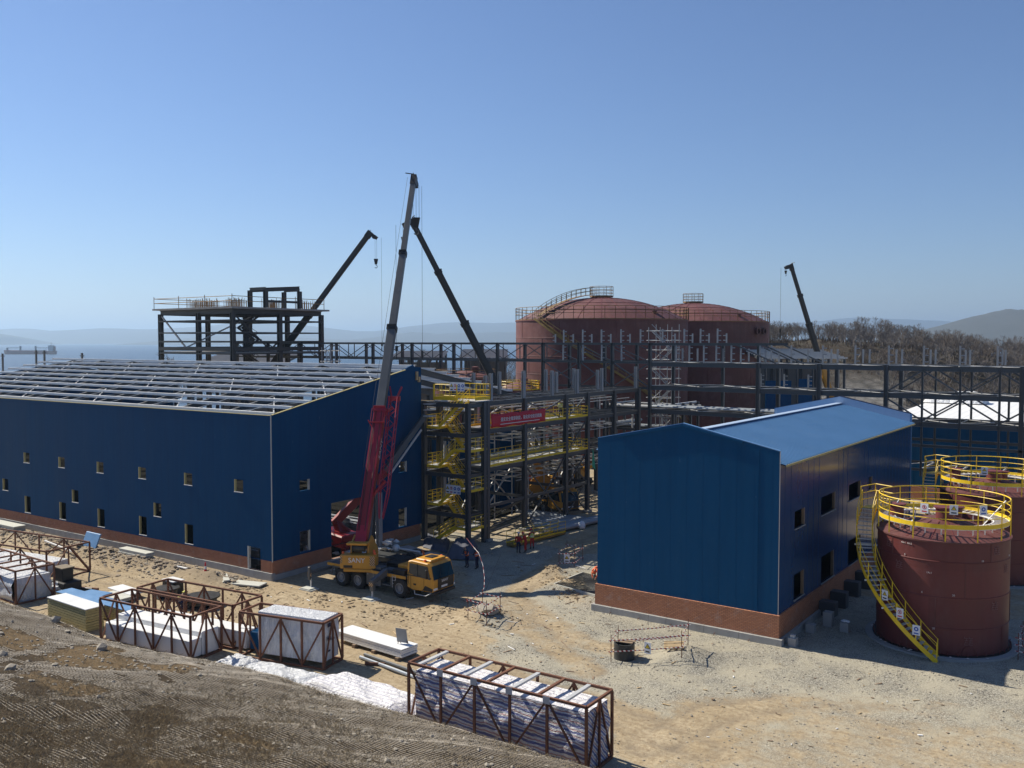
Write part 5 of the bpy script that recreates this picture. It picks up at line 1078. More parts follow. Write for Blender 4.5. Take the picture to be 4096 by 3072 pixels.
# ================================================================ mobile cranes
def boom_parts(root, P, T, sizes, cuts, base_mat, tipm='black', jib=False, sec='boom_grey'):
    """telescoping boom from P to T; cuts = shares at which each section ends, sizes = (width, height) per section"""
    P, T = V(P), V(T); d = (T - P); L = d.length; _, sd, up = basis(d); prev = 0.0
    for i, (f, (w, h)) in enumerate(zip(cuts, sizes)):
        pr = [(-w / 2, -h * .2), (-w / 2, h / 2), (w / 2, h / 2), (w / 2, -h * .2), (w * .28, -h / 2), (-w * .28, -h / 2)]
        mb = MB(); mb.frus(P.lerp(T, prev), P.lerp(T, f), pr, pr); b = mb.build('boom_base' if i == 0 else 'boom_section', base_mat if i == 0 else sec, root, bevel=.02)
        if i < len(cuts) - 1:
            q = P.lerp(T, f); e = d.normalized(); pr2 = [(x * 1.16, y * 1.16) for x, y in pr]
            MB().frus(q - e * .35, q + e * .12, pr2, pr2).bar(q + up * h * .6 - sd * w * .5, q + up * h * .6 + sd * w * .5, .1, .18).build('collar', base_mat if i == 0 else 'black', b)
        prev = f
    # head with sheaves
    w, h = sizes[-1]; e = d.normalized(); hd = V((e.x, e.y, 0)).normalized(); mb = MB(); mb.bar(T - e * .6, T + e * .5, w * 1.15, h * 1.1); mb.bar(T + e * .2 - up * h * .3, T + e * .1 - up * h * 1.5 + hd * .3, w * .9, .5)
    head = mb.build('boom_head', tipm, root); mb = MB()
    for k in (-.3, .3): mb.lathe(T + e * .2 + sd * k * w - up * h * 1.2, [(.02, -.06), (.34, -.06), (.34, .06), (.02, .06)], 14, axis=sd)
    mb.bar(T + e * .5, T + e * .5 - up * -.5, .06, .06); mb.tube(T + e * .6 + up * .2, T + e * .6 - sd * .8 + up * .4, .05); mb.build('sheave', 'black', head)
    return T + e * .1 - up * h * 1.3 + hd * .25
def hook_block(root, p, drop, falls=2, big=1.0):
    mb = MB(); sx = RT * .16 * big
    for k in range(falls): mb.tube(p + sx * (k - (falls - 1) / 2) * 2, p + sx * (k - (falls - 1) / 2) * 2 - Z * drop, .022, 4)
    mb.build('hoist_rope', 'rope', root); c = p - Z * (drop + .5 * big); mb = MB()
    mb.frus(c + Z * .55 * big, c - Z * .55 * big, [(-.22 * big, -.42 * big), (-.22 * big, .42 * big), (.22 * big, .42 * big), (.22 * big, -.42 * big)], [(-.12 * big, -.22 * big), (-.12 * big, .22 * big), (.12 * big, .22 * big), (.12 * big, -.22 * big)], up=RT)
    hb = mb.build('hook_block', 'black', root); mb = MB(); P = [c - Z * (.55 * big)] + [c - Z * (1.0 * big) + (RT * math.cos(a) + Z * math.sin(a)) * .26 * big for a in np.linspace(1.57, -2.6, 10)]; mb.path(P, .07 * big, 6); mb.build('hook', 'boom_grey', hb)
def tyre(parent, c, r=.72, w=.5, axis=Y, name='wheel'):
    prof = [(r * .56, -w / 2), (r * .86, -w / 2), (r * .97, -w * .36), (r, -w * .2), (r, w * .2), (r * .97, w * .36), (r * .86, w / 2), (r * .56, w / 2)]
    mb = MB(); mb.lathe(c, prof, 36, axis=axis)
    ez, ex, ey = basis(V(axis))
    for i in range(26):
        a = 2 * math.pi * i / 26; d = ex * math.cos(a) + ey * math.sin(a)
        for k in (-.3, .02): mb.bar(V(c) + d * (r - .02) + ez * w * k, V(c) + d * (r + .015) + ez * w * (k + .27), .09, .05, up=d)
    t = mb.build(name, 'rubber', parent, smooth=35); mb = MB(); mb.lathe(c, [(r * .57, -w * .46), (r * .5, -w * .46), (r * .46, -w * .2), (r * .28, -w * .2), (r * .24, -w * .42), (.01, -w * .42)], 28, axis=axis); mb.lathe(c, [(r * .57, w * .46), (r * .5, w * .46), (r * .46, w * .2), (.01, w * .2)], 28, axis=axis)
    mb.build('rim', 'rim', t, smooth=35); return t
def crane_truck(root, body='crane_yellow', lettering=True):
    """three-axle carrier, local frame: +x towards the cab, -y side faces the viewer; root stays at the origin until it is placed"""
    for x in (-3.0, -1.25, 2.95):
        for y in (-1.12, 1.12): tyre(root, (x, y, .72))
    MB().box((-4.4, -.6, .75), (5.0, .6, 1.25)).build('chassis', 'steel_dark', root)
    mb = MB(); mb.box((-4.5, -1.32, 1.5), (3.55, 1.32, 1.66)); dk = mb.build('deck', 'steel', root)
    MB().box((-4.5, -1.34, 1.47), (3.55, -1.325, 1.69)).build('deck_edge', body, dk)
    mb = MB(); mb.box((-.42, -1.28, .55), (1.05, -.7, 1.5)); mb.box((1.1, -1.24, .7), (2.1, -.75, .8)); mb.box((1.95, -1.24, .8), (2.1, -.75, 1.5)); sb = mb.build('side_box', 'boom_grey', root, bevel=.02)
    MB().box((.28, -1.295, .6), (.31, -1.28, 1.45)).box((-.3, -1.295, 1.3), (-.2, -1.28, 1.42)).build('box_door_line', 'rim', sb)
    mb = MB(); mb.box((2.05, -.5, 1.66), (3.4, 1.25, 2.25)); mb.build('engine_hood', body, root, bevel=.05)
    mb = MB(); mb.box((2.2, -1.2, 1.66), (3.3, -.6, 2.05)); mb.build('battery_box', 'black', root, bevel=.02)
    for y, s in ((-1.34, -1), (1.34, 1)):                      # mudguards
        mb = MB(); mb.box((-3.9, y - .05, 1.42), (-.45, y + .05, 1.5)); mb.bar((-3.85, y, 1.42), (-4.1, y, .75), .06, .12, X); mb.build('mudguard', 'boom_grey', root)
    # cab
    side = [(3.6, .95), (3.62, 2.1), (3.72, 3.02), (4.1, 3.12), (5.72, 3.05), (5.98, 2.85), (6.3, 1.72), (6.25, .85), (4.2, .78)]
    mb = MB(); mb.prism([(x, -1.26, z) for x, z in side], (0, 2.52, 0)); cb = mb.build('cab', body, root, bevel=.06)
    mb = MB(); mb.prism([(3.85, -1.272, 2.08), (3.9, -1.272, 2.88), (5.75, -1.272, 2.82), (6.02, -1.272, 1.82), (4.7, -1.272, 1.9)], (0, -.012, 0)); mb.build('side_window', 'cab_glass', cb); MB().prism([(3.85, 1.272, 2.08), (3.9, 1.272, 2.88), (5.75, 1.272, 2.82), (6.02, 1.272, 1.95)], (0, .012, 0)).build('side_window', 'cab_glass', cb)
    mb = MB(); fx = lambda z: 5.98 + (2.85 - z) * .283; mb.prism([(fx(1.8) + .015, -1.18, 1.8), (fx(1.8) + .015, 1.18, 1.8), (fx(2.82) + .015, 1.1, 2.82), (fx(2.82) + .015, -1.1, 2.82)], (.012, 0, .003)); mb.build('windscreen', 'cab_glass', cb)
    mb = MB(); mb.box((6.28, -.72, .98), (6.325, 1.1, 1.78)); g = mb.build('front_grille', 'black', cb)
    lettering and text('SANY', .3, 'white', (6.335, -.32, 1.5), Y, Z, g, depth=.006); MB().box((6.326, -.35, 1.08), (6.34, .35, 1.24)).build('number_plate', 'white', g)
    for y0, y1 in ((-1.2, -.76), (1.14, 1.25)): MB().box((6.27, y0, .98), (6.31, y1, 1.14)).build('headlight', 'white', cb)
    mb = MB(); mb.box((4.15, -.9, 3.08), (5.8, .9, 3.24)); mb.build('roof_cap', body, cb, bevel=.08)
    mb = MB(); mb.tube((5.2, -.95, 3.1), (5.2, -.95, 3.24), .09, 8); mb.tube((5.2, .95, 3.1), (5.2, .95, 3.24), .09, 8); mb.build('beacon', 'orange', cb)
    mb = MB(); mb.bar((5.85, -1.28, 2.5), (5.95, -1.55, 2.5), .04); mb.box((5.86, -1.68, 1.95), (5.96, -1.46, 2.65)); mb.build('side_mirror', 'black', cb, bevel=.03)
    mb = MB(); mb.box((4.3, -1.29, 1.2), (4.55, -1.268, 1.32)); mb.build('door_handle', 'black', cb); MB().box((4.0, -1.275, 1.0), (4.02, -1.262, 2.1)).box((5.35, -1.275, 1.0), (5.37, -1.262, 1.85)).build('door_line', 'black', cb)
    mb = MB(); mb.path([(4.4, -1.3, .8), (4.5, -1.34, .52), (5.6, -1.34, .52), (6.0, -1.2, .75)], .035); mb.build('step_bar', 'galv', cb)
    mb = MB(); mb.bar((4.72, -1.285, 1.9), (4.72, -1.285, 2.9), .06, .02, X); mb.build('window_post', 'black', cb)
    mb = MB(); mb.box((3.66, -1.275, 1.88), (6.1, -1.262, 1.96)); mb.build('waist_strip', 'black', cb)
    for y in (-.5, .45): MB().bar((fx(1.85) + .035, y, 1.85), (fx(2.5) + .035, y + .35, 2.5), .025, .02).build('wiper', 'black', cb)
    mb = MB(); mb.path([(3.9, -1.3, 1.2), (3.86, -1.36, 1.3), (3.86, -1.36, 2.2), (3.9, -1.3, 2.3)], .02); mb.build('grab_rail', 'black', cb)
    mb = MB(); mb.box((4.6, -.3, 3.24), (5.3, .5, 3.3)); mb.build('roof_hatch', 'black', cb)
    MB().box((6.2, -1.2, .62), (6.42, 1.2, .86)).build('bumper', 'black', cb, bevel=.03)
    mb = MB(); mb.prism([(5.2, -1.275, .9), (6.22, -1.275, .9), (6.26, -1.275, 1.12), (5.5, -1.275, 1.3)], (0, .006, 0)); mb.build('decal', 'black', cb)
    mb = MB(); mb.tube((3.42, .9, 1.66), (3.42, .9, 3.0), .09, 8); mb.tube((3.42, .9, 3.0), (3.3, .9, 3.2), .08, 8); mb.build('exhaust_stack', 'rust', root, smooth=40)
    for k, (a, b, c, d, h) in enumerate(((-.2, -1.1, .9, -.4, .28), (.2, .3, 1.5, 1.2, .35), (1.1, -1.0, 1.9, -.3, .22), (-3.9, -.5, -3.0, .6, .3))): MB().box((a, b, 1.66), (c, d, 1.66 + h)).build('deck_locker', ('boom_grey', 'black', 'steel', 'boom_grey')[k], root, bevel=.03)
    rr = random.Random(2); mb = MB()
    for k in range(7): y = rr.uniform(-1.1, 1.1); mb.path([(-1.0, y, 1.72), (0, y + rr.uniform(-.3, .3), 1.78), (1.2, y + rr.uniform(-.4, .4), 1.74), (2.1, y + rr.uniform(-.3, .3), 1.9)], .025, 5)
    mb.build('hydraulic_hose', 'black', root)
    mb = MB()
    for x in (2.25, 2.55): mb.bar((x, -1.33, .7), (x, -1.33, 1.62), .04)
    for z in (.75, 1.0, 1.25, 1.5): mb.bar((2.25, -1.33, z), (2.55, -1.33, z), .035)
    mb.build('side_ladder', 'galv', root)
    for o in [cb] + cb.children_recursive:
        for v in o.data.vertices: v.co.x = 3.6 + (v.co.x - 3.6) * .92; v.co.z = .8 + (v.co.z - .8) * .93
    # outriggers
    for x, y, h in ((-4.3, -3.4, 1.5), (1.55, -2.9, 1.6), (-4.3, 3.2, 1.5), (1.55, 3.0, 1.6)):
        s = -1 if y < 0 else 1
        mb = MB()
        if x > 0: mb.prism([(x - .16, s * 1.1, 1.5), (x - .16, s * 1.35, 2.0), (x - .16, y - .02 * s, 2.0 - .55), (x - .16, y - .02 * s, .65), (x - .16, y - .3 * s, .65), (x - .16, y - .3 * s, 1.2)], (.36, 0, 0))
        else: mb.bar((x, s * 1.0, 1.25), (x, y, 1.25), .14, .2); mb.box((x - .1, y - .1, .75), (x + .1, y + .1, 1.75))
        o = mb.build('outrigger', 'boom_grey', root, bevel=.02)
        MB().box((x - .17, y - .04 if s < 0 else y, 1.02), (x + .21, y + .0 if s < 0 else y + .02, 1.3)).build('stripe_plate', 'hazard', o)
        mb = MB(); mb.tube((x, y - .15 * s, .16), (x, y - .15 * s, .8), .07, 8); mb.build('jack', 'galv', o)
        mb = MB(); mb.box((x - .62, y - .55, .0), (x + .62, y + .4, .09)); mb.box((x - .5, y - .5, .092), (x + .45, y + .3, .17)); mb.build('pad', 'pale_board', o)
def superstructure(root, c, az, body='crane_yellow', arm='crane_red', sany=True):
    """slewing upper part about vertical axis c; az = direction in which the boom points (world)"""
    d = V((math.cos(az), math.sin(az), 0)); s = V((d.y, -d.x, 0)); c = V(c); Q = lambda a, b, z: c + d * a + s * b + Z * z
    bx = lambda mb, a0, a1, b0, b1, z0, z1: mb.prism([Q(a0, b0, z0), Q(a1, b0, z0), Q(a1, b1, z0), Q(a0, b1, z0)], Z * (z1 - z0))
    mb = MB(); mb.lathe(c, [(.85, 1.66), (.85, 1.9), (.02, 1.9)], 24); mb.build('turntable', 'black', root)
    mb = MB(); bx(mb, -2.0, -1.1, -1.38, 1.38, 1.72, 2.78); bx(mb, -2.06, -1.2, -1.1, 1.2, 1.5, 1.72); cw = mb.build('counterweight', body, root, bevel=.05)
    MB().prism([Q(-2.012, .95, 2.0), Q(-2.012, 1.34, 2.0), Q(-2.012, 1.34, 2.72), Q(-2.012, .95, 2.72)], d * -.01).prism([Q(-2.012, -1.34, 2.15), Q(-2.012, -1.2, 2.15), Q(-2.012, -1.2, 2.72), Q(-2.012, -1.34, 2.72)], d * -.01).build('hazard_plate', 'hazard', cw)
    MB().prism([Q(-2.01, -1.1, 1.8), Q(-2.01, -.4, 1.8), Q(-2.01, -.4, 2.0), Q(-2.01, -1.1, 2.0)], d * -.01).build('recess', 'black', cw)
    if sany: text('SANY', .52, 'white', Q(-2.03, -.72, 2.22), s, Z, cw, depth=.012)
    mb = MB()
    for b in (-.72, .6): mb.prism([Q(-1.5, b, 2.9), Q(-1.3, b, 3.55), Q(-.4, b, 4.0), Q(1.3, b, 2.6), Q(1.3, b, 1.9), Q(-1.1, b, 1.9)], s * .12)
    mb.build('turret_frame', body, root)
    mb = MB(); mb.lathe(Q(-1.55, -.5, 3.25), [(.02, 0), (.32, 0), (.32, .06), (.26, .06), (.26, .9), (.32, .9), (.32, .96), (.02, .96)], 18, axis=s); mb.build('winch', 'steel_dark', root); mb = MB(); bx(mb, -1.9, -1.2, -.9, .7, 3.5, 3.68); mb.build('winch_cover', body, root, bevel=.04)
    mb = MB(); mb.tube(Q(-1.3, 1.1, 2.75), Q(-1.3, 1.1, 3.05), .1, 8); mb.tube(Q(-1.6, 1.25, 2.75), Q(-1.6, 1.25, 2.95), .09, 8); mb.tube(Q(-1.6, -1.25, 2.75), Q(-1.6, -1.25, 2.95), .09, 8); mb.build('beacon', 'orange', root)
    return Q
def main_crane():
    root = thing('mobile_crane', 'yellow three-axle mobile crane with red boom base reaching up in front of the long hall', 'crane', (0, 0, 0)); crane_truck(root)
    root.location = (-48.85, 51.05, 0); root.rotation_euler.z = R_(1.5); bpy.context.view_layer.update()
    # the upper part is built in world axes, so undo the carrier's small turn on the way in
    rot = Matrix.Rotation(-R_(1.5), 3, 'Z'); kids = set(root.children_recursive)
    c = V((-50.6, 51.0, 0)); P = c + V((-.35, .55, 3.35)); T = PD(1655, 722, 88.5); az = math.atan2((T - P).y, (T - P).x); P = c - V((math.cos(az), math.sin(az), 0)) * .9 + Z * 3.35
    superstructure(root, c, az)
    cuts = [sol(P, T, 1640), sol(P, T, 1312), sol(P, T, 1013), 1.0]
    tip = boom_parts(root, P, T, [(.86, 1.02), (.70, .86), (.58, .72), (.46, .58)], cuts, 'crane_red')
    d = (T - P).normalized(); _, sd, up = basis(d); hd = V((d.x, d.y, 0)).normalized()
    mb = MB(); a = c + hd * .9 + Z * 2.0; b = P.lerp(T, cuts[0] * .62) - up * .5; m = a.lerp(b, .55); mb.tube(a, m, .19, 12); mb.tube(m, b, .12, 12); mb.build('luffing_cylinder', 'boom_grey', root, smooth=40)
    mb = MB(); q = P.lerp(T, cuts[0] * .88)
    for k in (-.56, .56): mb.tube(q + sd * k + up * .55, P.lerp(T, cuts[0] * .99) + sd * k + up * .6, .04)
    mb.bar(q - sd * .62 + up * .56, q + sd * .62 + up * .56, .12, .12); mb.bar(q - sd * .62 - up * .5, q + sd * .62 - up * .5, .1, .1); mb.tube(q - sd * .66 + up * .9, q - sd * .66 - up * .6, .05); mb.build('boom_bracket', 'crane_red', root)
    bp = MB(); e0 = P.lerp(T, cuts[0] * .12); e1 = P.lerp(T, cuts[0] * .5)
    bp.frus(e0 + up * .515, e1 + up * .515, [(-.22, 0), (-.22, .02), (.22, .02), (.22, 0)], [(-.3, 0), (-.3, .02), (.3, .02), (.3, 0)]); bp.build('boom_plate', 'lift_red', root)
    mb = MB()
    for k in (-.3, -.2, .25): mb.path([P.lerp(T, cuts[0] * f) + up * (.545 + .02 * math.sin(f * 30 + k * 9)) + sd * k for f in np.linspace(.08, .97, 14)], .022, 5)
    mb.build('boom_hose', 'black', root)
    text('SANY', .7, 'white', P.lerp(T, cuts[0] * .62) + sd * .44 - up * .25, d, up, root, depth=.005)
    # lattice jib stowed along the right side of the boom base
    j0, j1 = P.lerp(T, .06) + sd * 1.25, P.lerp(T, cuts[0] + .03) + sd * 1.0; mb = MB(); n = 13; C4 = [(sd * a + up * b) for a, b in ((-.34, -.34), (.34, -.34), (.34, .34), (-.34, .34))]
    for k in range(4):
        mb.tube(j0 + C4[k] * .4, j0.lerp(j1, .2) + C4[k], .05, 5); mb.tube(j0.lerp(j1, .2) + C4[k], j1 + C4[k], .05, 5)
        for i in range(n):
            f, g = .2 + .8 * i / n, .2 + .8 * (i + 1) / n; u, v = (k, (k + 1) % 4)[::(1 if i % 2 else -1)]; mb.tube(j0.lerp(j1, f) + C4[u], j0.lerp(j1, g) + C4[v], .028, 4)
    for k in (-.34, .34): mb.bar(j1 + sd * k * .6, j1 + d * 1.1 + sd * k * 1.5, .1, .16)
    mb.bar(j1 - sd * .5, j1 + sd * .5, .3, .4); mb.bar(P.lerp(T, cuts[0] * .95), j0.lerp(j1, .92), .16, .22); mb.bar(P.lerp(T, cuts[0] * .3), j0.lerp(j1, .3), .16, .22); mb.build('lattice_jib', 'crane_red', root)
    hook_block(root, tip, (733 + 40 - 722) / FPX * 88.5 + 1.9, 3, .9)
    mb = MB(); p1 = tip + hd * .5 + sd * .2; q1 = PD(1672, 1362, 108); p1 = p1 + RT * .25; q1 = V((p1.x, p1.y, q1.z - 1)); mb.tube(p1, q1, .02, 4); mb.tube(T - sd * .5 + up * .5, P.lerp(T, .08) - sd * .55 + up * .7, .014, 4); mb.build('hoist_rope', 'rope', root)
    mb = MB(); mb.tube(q1, q1 - Z * .8, .10, 6); mb.build('load_ball', 'black', root)
    for o in set(root.children_recursive) - kids:
        if o.type == 'MESH':
            for v in o.data.vertices: v.co = rot @ v.co
    p = root.location; mb = MB(); mb.path([(-42.6, 50.6, .9), (-42.4, 50.5, .2), (-42.0, 50.7, .05), (-41.5, 50.0, .05), (-41.5, 49.8, .05), (-42.0, 50.2, .1)], .022); tag(mb.build('hose', 'black'), 'black hose looping from the crane front to the ground', 'hose')
main_crane()
def other_crane(label, base, azoff, px_t, py_t, dep_t, sizes, marks, basem, P_z=3.2, body='crane_yellow', truck=True, hookdrop=2.0, rope=None, ball=None, yaw=0.0, sec='boom_dark', hooksize=.8):
    root = thing('mobile_crane', label, 'crane', (0, 0, 0))
    T = PD(px_t, py_t, dep_t); c = V(base); dz = (T - c); az = math.atan2(dz.y, dz.x)
    if truck: crane_truck(root, body, False)
    root.location = c; root.rotation_euler.z = yaw; bpy.context.view_layer.update(); rot = Matrix.Rotation(-yaw, 3, 'Z'); kids = set(root.children_recursive)
    superstructure(root, c, az, body, sany=False); P = c - V((math.cos(az), math.sin(az), 0)) * .9 + Z * P_z
    cuts = [sol(P, T, y) for y in marks] + [1.0]; tip = boom_parts(root, P, T, sizes, cuts, basem, 'black', sec=sec)
    d = (T - P).normalized(); _, sd, up = basis(d); hd = V((d.x, d.y, 0)).normalized(); a = c + hd * .9 + Z * 2; b = P.lerp(T, cuts[0] * .6) - up * .5; mb = MB(); mb.tube(a, a.lerp(b, .55), .19, 10); mb.tube(a.lerp(b, .55), b, .12, 10); mb.build('luffing_cylinder', 'boom_grey', root, smooth=40)
    hook_block(root, tip, hookdrop, 2, hooksize)
    if rope:
        p1 = tip + hd * .9; q1 = V((p1.x, p1.y, PD(px_t, rope, dep_t).z)); mb = MB(); mb.tube(p1, q1, .022, 4); mb.build('hoist_rope', 'rope', root); mb = MB(); mb.tube(q1 + Z * .6, q1, .16, 8); mb.tube(q1, q1 - Z * .8, .05, 6); mb.build('load_ball', 'black', root)
    for o in set(root.children_recursive) - kids:
        if o.type == 'MESH':
            for v in o.data.vertices: v.co = rot @ v.co
# base point = where the boom line, run downwards at constant distance, meets the ground
other_crane('mobile crane behind the first pipe rack with its boom leaning left', PD(2150, HY + 19 / 104 * FPX, 104), 0, 1652, 893, 101, [(.62, .74), (.66, .8), (.56, .7), (.46, .58)], [1640, 1292, 1085], 'crane_yellow', sec='boom_dark', hookdrop=1.3, rope=1405, yaw=R_(-20))
other_crane('mobile crane behind the steel tower with a dark boom leaning right', PD(900, HY + 19 / 152 * FPX, 152), 0, 1476, 937, 148, [(.95, 1.1), (.82, .98), (.66, .8)], [1500, 1260], 'boom_dark', hookdrop=3.4, rope=1385, yaw=R_(30))
other_crane('distant mobile crane by the wooded knoll, boom tilted left', PD(3345, HY + 19 / 160 * FPX, 160), 0, 3165, 1068, 158, [(.85, 1.0), (.72, .86), (.6, .72), (.48, .6)], [1460, 1295, 1180], 'crane_yellow', sec='boom_dark', hookdrop=.5, rope=1330, yaw=R_(60), hooksize=.5)
# ================================================================ red boom lift behind the crane
def boom_lift():
    g = PZ(1405, 2262); root = thing('boom_lift', 'red articulated boom lift half hidden behind the yellow crane', 'boom lift', (g.x, g.y, 0)); gx, gy = -53.5, 56.5
    A = lambda px, py, y: PY(px, py, y)
    for x in (gx - 1.3, gx + 1.7):
        for y in (gy - 1.1, gy + 1.1): tyre(root, (x, y, .55), .55, .42)
    MB().box((gx - 1.9, gy - .8, .4), (gx + 2.3, gy + .8, .9)).build('chassis', 'steel_dark', root)
    k = A(1325, 2190, gy - .6); mb = MB()
    mb.prism([(k.x - 1.25, gy - 1.1, 1.25), (k.x + 1.9, gy - 1.1, 1.0), (k.x + 1.9, gy - 1.1, 2.1), (k.x - 1.0, gy - 1.1, 2.45), (k.x - 1.45, gy - 1.1, 2.2)], (0, 2.2, 0)); cw = mb.build('counterweight', 'lift_red', root, bevel=.12)
    MB().box((k.x - .6, gy - 1.12, 1.5), (k.x + .8, gy - 1.105, 1.75)).build('recess', 'black', cw)
    e = A(1345, 2085, gy); f0 = A(1385, 2185, gy); t1 = PD(1540, 1885, e.dot(FH) + 2.2); t2 = PD(1700, 1662, e.dot(FH) + 5)
    mb = MB(); mb.bar(f0 - Z * .6, e, .5, .6); mb.bar(e, PD(1398, 2135, e.dot(FH)), .45, .5); mb.build('riser_arm', 'lift_red', root, bevel=.04)
    MB().bar(e - (t1 - e).normalized() * .3, t1, .55, .72).build('main_arm', 'lift_red', root, bevel=.04)
    MB().bar(t1, t1.lerp(t2, .5), .42, .55).bar(t1.lerp(t2, .5), t2, .34, .44).build('telescopic_arm', 'boom_grey', root); _, sd, up = basis(t2 - t1)
    MB().bar(t1 - up * .5 + sd * .2, t1.lerp(t2, .8) - up * .45 + sd * .2, .12, .16).build('hose_carrier', 'galv', root)
    mb = MB()
    for z in (0, .55, 1.1): mb.path([t2 + V((.2, -.5, z)), t2 + V((.9, -.5, z)), t2 + V((.9, .5, z)), t2 + V((.2, .5, z)), t2 + V((.2, -.5, z))], .03)
    mb.box((t2.x + .2, t2.y - .5, t2.z - .08), (t2.x + .9, t2.y + .5, t2.z)); mb.build('work_basket', 'galv', root)
boom_lift()
# ================================================================ rusty steel transport crates
def crate(label, fl, fr, bl, h=2.8, n=5, cross=(), group='rusty steel crate frames', plates=False, ground=0.0, zoff=0.0):
    fl, fr, bl = V(fl), V(fr), V(bl); fl.z = fr.z = bl.z = ground; ex = (fr - fl); L = ex.length; ex.normalize(); D = abs((bl - fl).dot(Z.cross(ex))); ey = Z.cross(ex); root = thing('crate_frame', label, 'crate frame', fl, group)
    P = lambda u, v, z: fl + ex * (u * L) + ey * (v * D) + Z * z; w = .115
    for v in (0, 1):
        for z in (h - w / 2, w / 2): MB().bar(P(0, v, z), P(1, v, z), w, w).build('long_rail', 'rust', root)
        for i in range(n + 1): MB().bar(P(i / n, v, w), P(i / n, v, h - w), w if i in (0, n) else w * .85, w, X).build('post', 'rust', root)
        for i in range(n):
            a, b = (i, i + 1) if i % 2 else (i + 1, i); mb = MB(); mb.bar(P(a / n, v, .12), P(b / n, v, h - .15), .08, .08); mb.build('brace', 'rust', root)
    for u in (0, 1):
        for z in (h - w / 2, w / 2): MB().bar(P(u, 0, z), P(u, 1, z), w, w).build('end_rail', 'rust', root)
        MB().bar(P(u, .5, w), P(u, .5, h - w), w * .8, w * .8, X).build('post', 'rust', root)
        mb = MB(); mb.bar(P(u, 0.03, .12), P(u, .48, h - .15), .08, .08); mb.bar(P(u, .97, .12), P(u, .52, h - .15), .08, .08); mb.build('brace', 'rust', root)
    for u, m in cross: MB().bar(P(u, 0, h - w / 2 + .003), P(u, 1, h - w / 2 + .003), .14 if m == 'rust' else .2, .1).build('top_cross_bar', m, root)
    if plates:
        for i in range(1, n): MB().prism([P(i / n - .018, -.028, h - .32), P(i / n + .018, -.028, h - .32), P(i / n + .018, -.028, h + .02), P(i / n - .018, -.028, h + .02)], ey * -.012).build('node_plate', 'galv', root)
    return P
def wrinkled(name, label, cat, P, u0, u1, v0, v1, z0, z1, mat, amp=.09, seed=0, group=None, bulge=.1, nu=40, pleat=0.0, top=None):
    """box of wrapped goods with uneven, bulging faces"""
    mb = MB(); nv, nz = 12, 14; f = lambda u, v, z: P(u, v, z)
    def disp(u, v, k, n):                       # outward push
        return bulge * .5 + amp * float(lump(u * 14 + seed, k * 6, 1, seed)) + amp * .6 * float(lump(u * 40, k * 9 + v * 7, 1, seed + 3)) + pleat * float(lump(u * 75, k * 2.2, 1, seed + 5))
    rows = []
    for k in range(nz + 1): rows.append([f(u, v0, z0 + (z1 - z0) * k / nz) + (f(0, 0, 0) - f(0, 1, 0)).normalized() * disp(u, 0, k / nz, 0) * math.sin(math.pi * min(1, k / nz * .85 + .1)) for u in np.linspace(u0, u1, nu)])
    mb.grid(rows); rows2 = []
    for k in range(nz + 1): rows2.append([f(u1, v, z0 + (z1 - z0) * k / nz) + (f(1, 0, 0) - f(0, 0, 0)).normalized() * disp(v * .3, 1, k / nz, 0) * math.sin(math.pi * min(1, k / nz * .85 + .1)) for v in np.linspace(v0, v1, nv)])
    mb.grid(rows2); mb.cur = 1 if top else 0; mb.grid([[f(u, v, z1 + amp * .5 * float(lump(u * 18, v * 4, 1, seed + 1)) * (0 < j < nv - 1)) for u in np.linspace(u0, u1, nu)] for j, v in enumerate(np.linspace(v0, v1, nv))]); mb.cur = 0
    mb.grid([[f(u, v1, z) for u in (u0, u1)] for z in (z1, z0)]); mb.grid([[f(u0, v, z) for v in (v0, v1)] for z in (z1, z0)])
    return tag(mb.build(name, [mat, top] if top else mat, smooth=70), label, cat, group)
gx_ = [(.06, 'galv'), (.2, 'rust'), (.335, 'galv'), (.47, 'rust'), (.61, 'galv'), (.75, 'rust'), (.885, 'galv')]
Pr = crate('rusty crate frame around the striped tarpaulin bundle, nearest the viewer', (-30.15, 33.36, 0), (-20.15, 33.68, 0), (-30.1, 35.75, 0), 3.2, 5, gx_, plates=True)
wrinkled('tarp_bundle', 'tall bundle wrapped in blue, rose and white striped tarpaulin inside the nearest crate', 'tarp bundle', Pr, .025, .985, .12, .93, .02, 2.75, 'tarp', .10, 3, bulge=.2, nu=70, top='tarp_faint')
Pc = crate('rusty crate frame around the tall white film-wrapped pallet', tuple(PZ(958, 2444, 2.8)), tuple(PZ(1293, 2490, 2.8)), tuple(PZ(1081, 2415, 2.8)), 2.8, 4)
wr = wrinkled('wrapped_pallet', 'tall pallet wrapped in crinkled white film with small printed marks', 'wrapped pallet', Pc, .2, .97, .12, .92, .35, 2.85, 'film', .05, 7, bulge=.05, nu=120, pleat=.045)
mb = MB()
for (v, z, w, h) in ((.25, 2.35, .3, .22), (.42, 2.38, .35, .12), (.25, 1.55, .3, .2), (.45, 1.5, .3, .1), (.25, .9, .25, .1)):
    a = Pc(1.0, v, z) - V((.05, .0, 0)); ey = (Pc(0, 1, 0) - Pc(0, 0, 0)).normalized(); mb.prism([a, a + ey * w, a + ey * w + Z * h, a + Z * h], V((.02, 0, 0)))
mb.build('printed_mark', 'navy', wr)
Pa = crate('rusty crate frame holding white foam blocks, front one of the close pair', tuple(PZ(400, 2389, 2.8)), tuple(PZ(761, 2464, 2.8)), tuple(PZ(545, 2357, 2.8)), 2.8, 5)
Pb = crate('empty-topped rusty crate frame, back one of the close pair near the crouching workers', tuple(PZ(549, 2347, 2.8)), tuple(PZ(930, 2419, 2.8)), tuple(PZ(684, 2315, 2.8)), 2.8, 5)
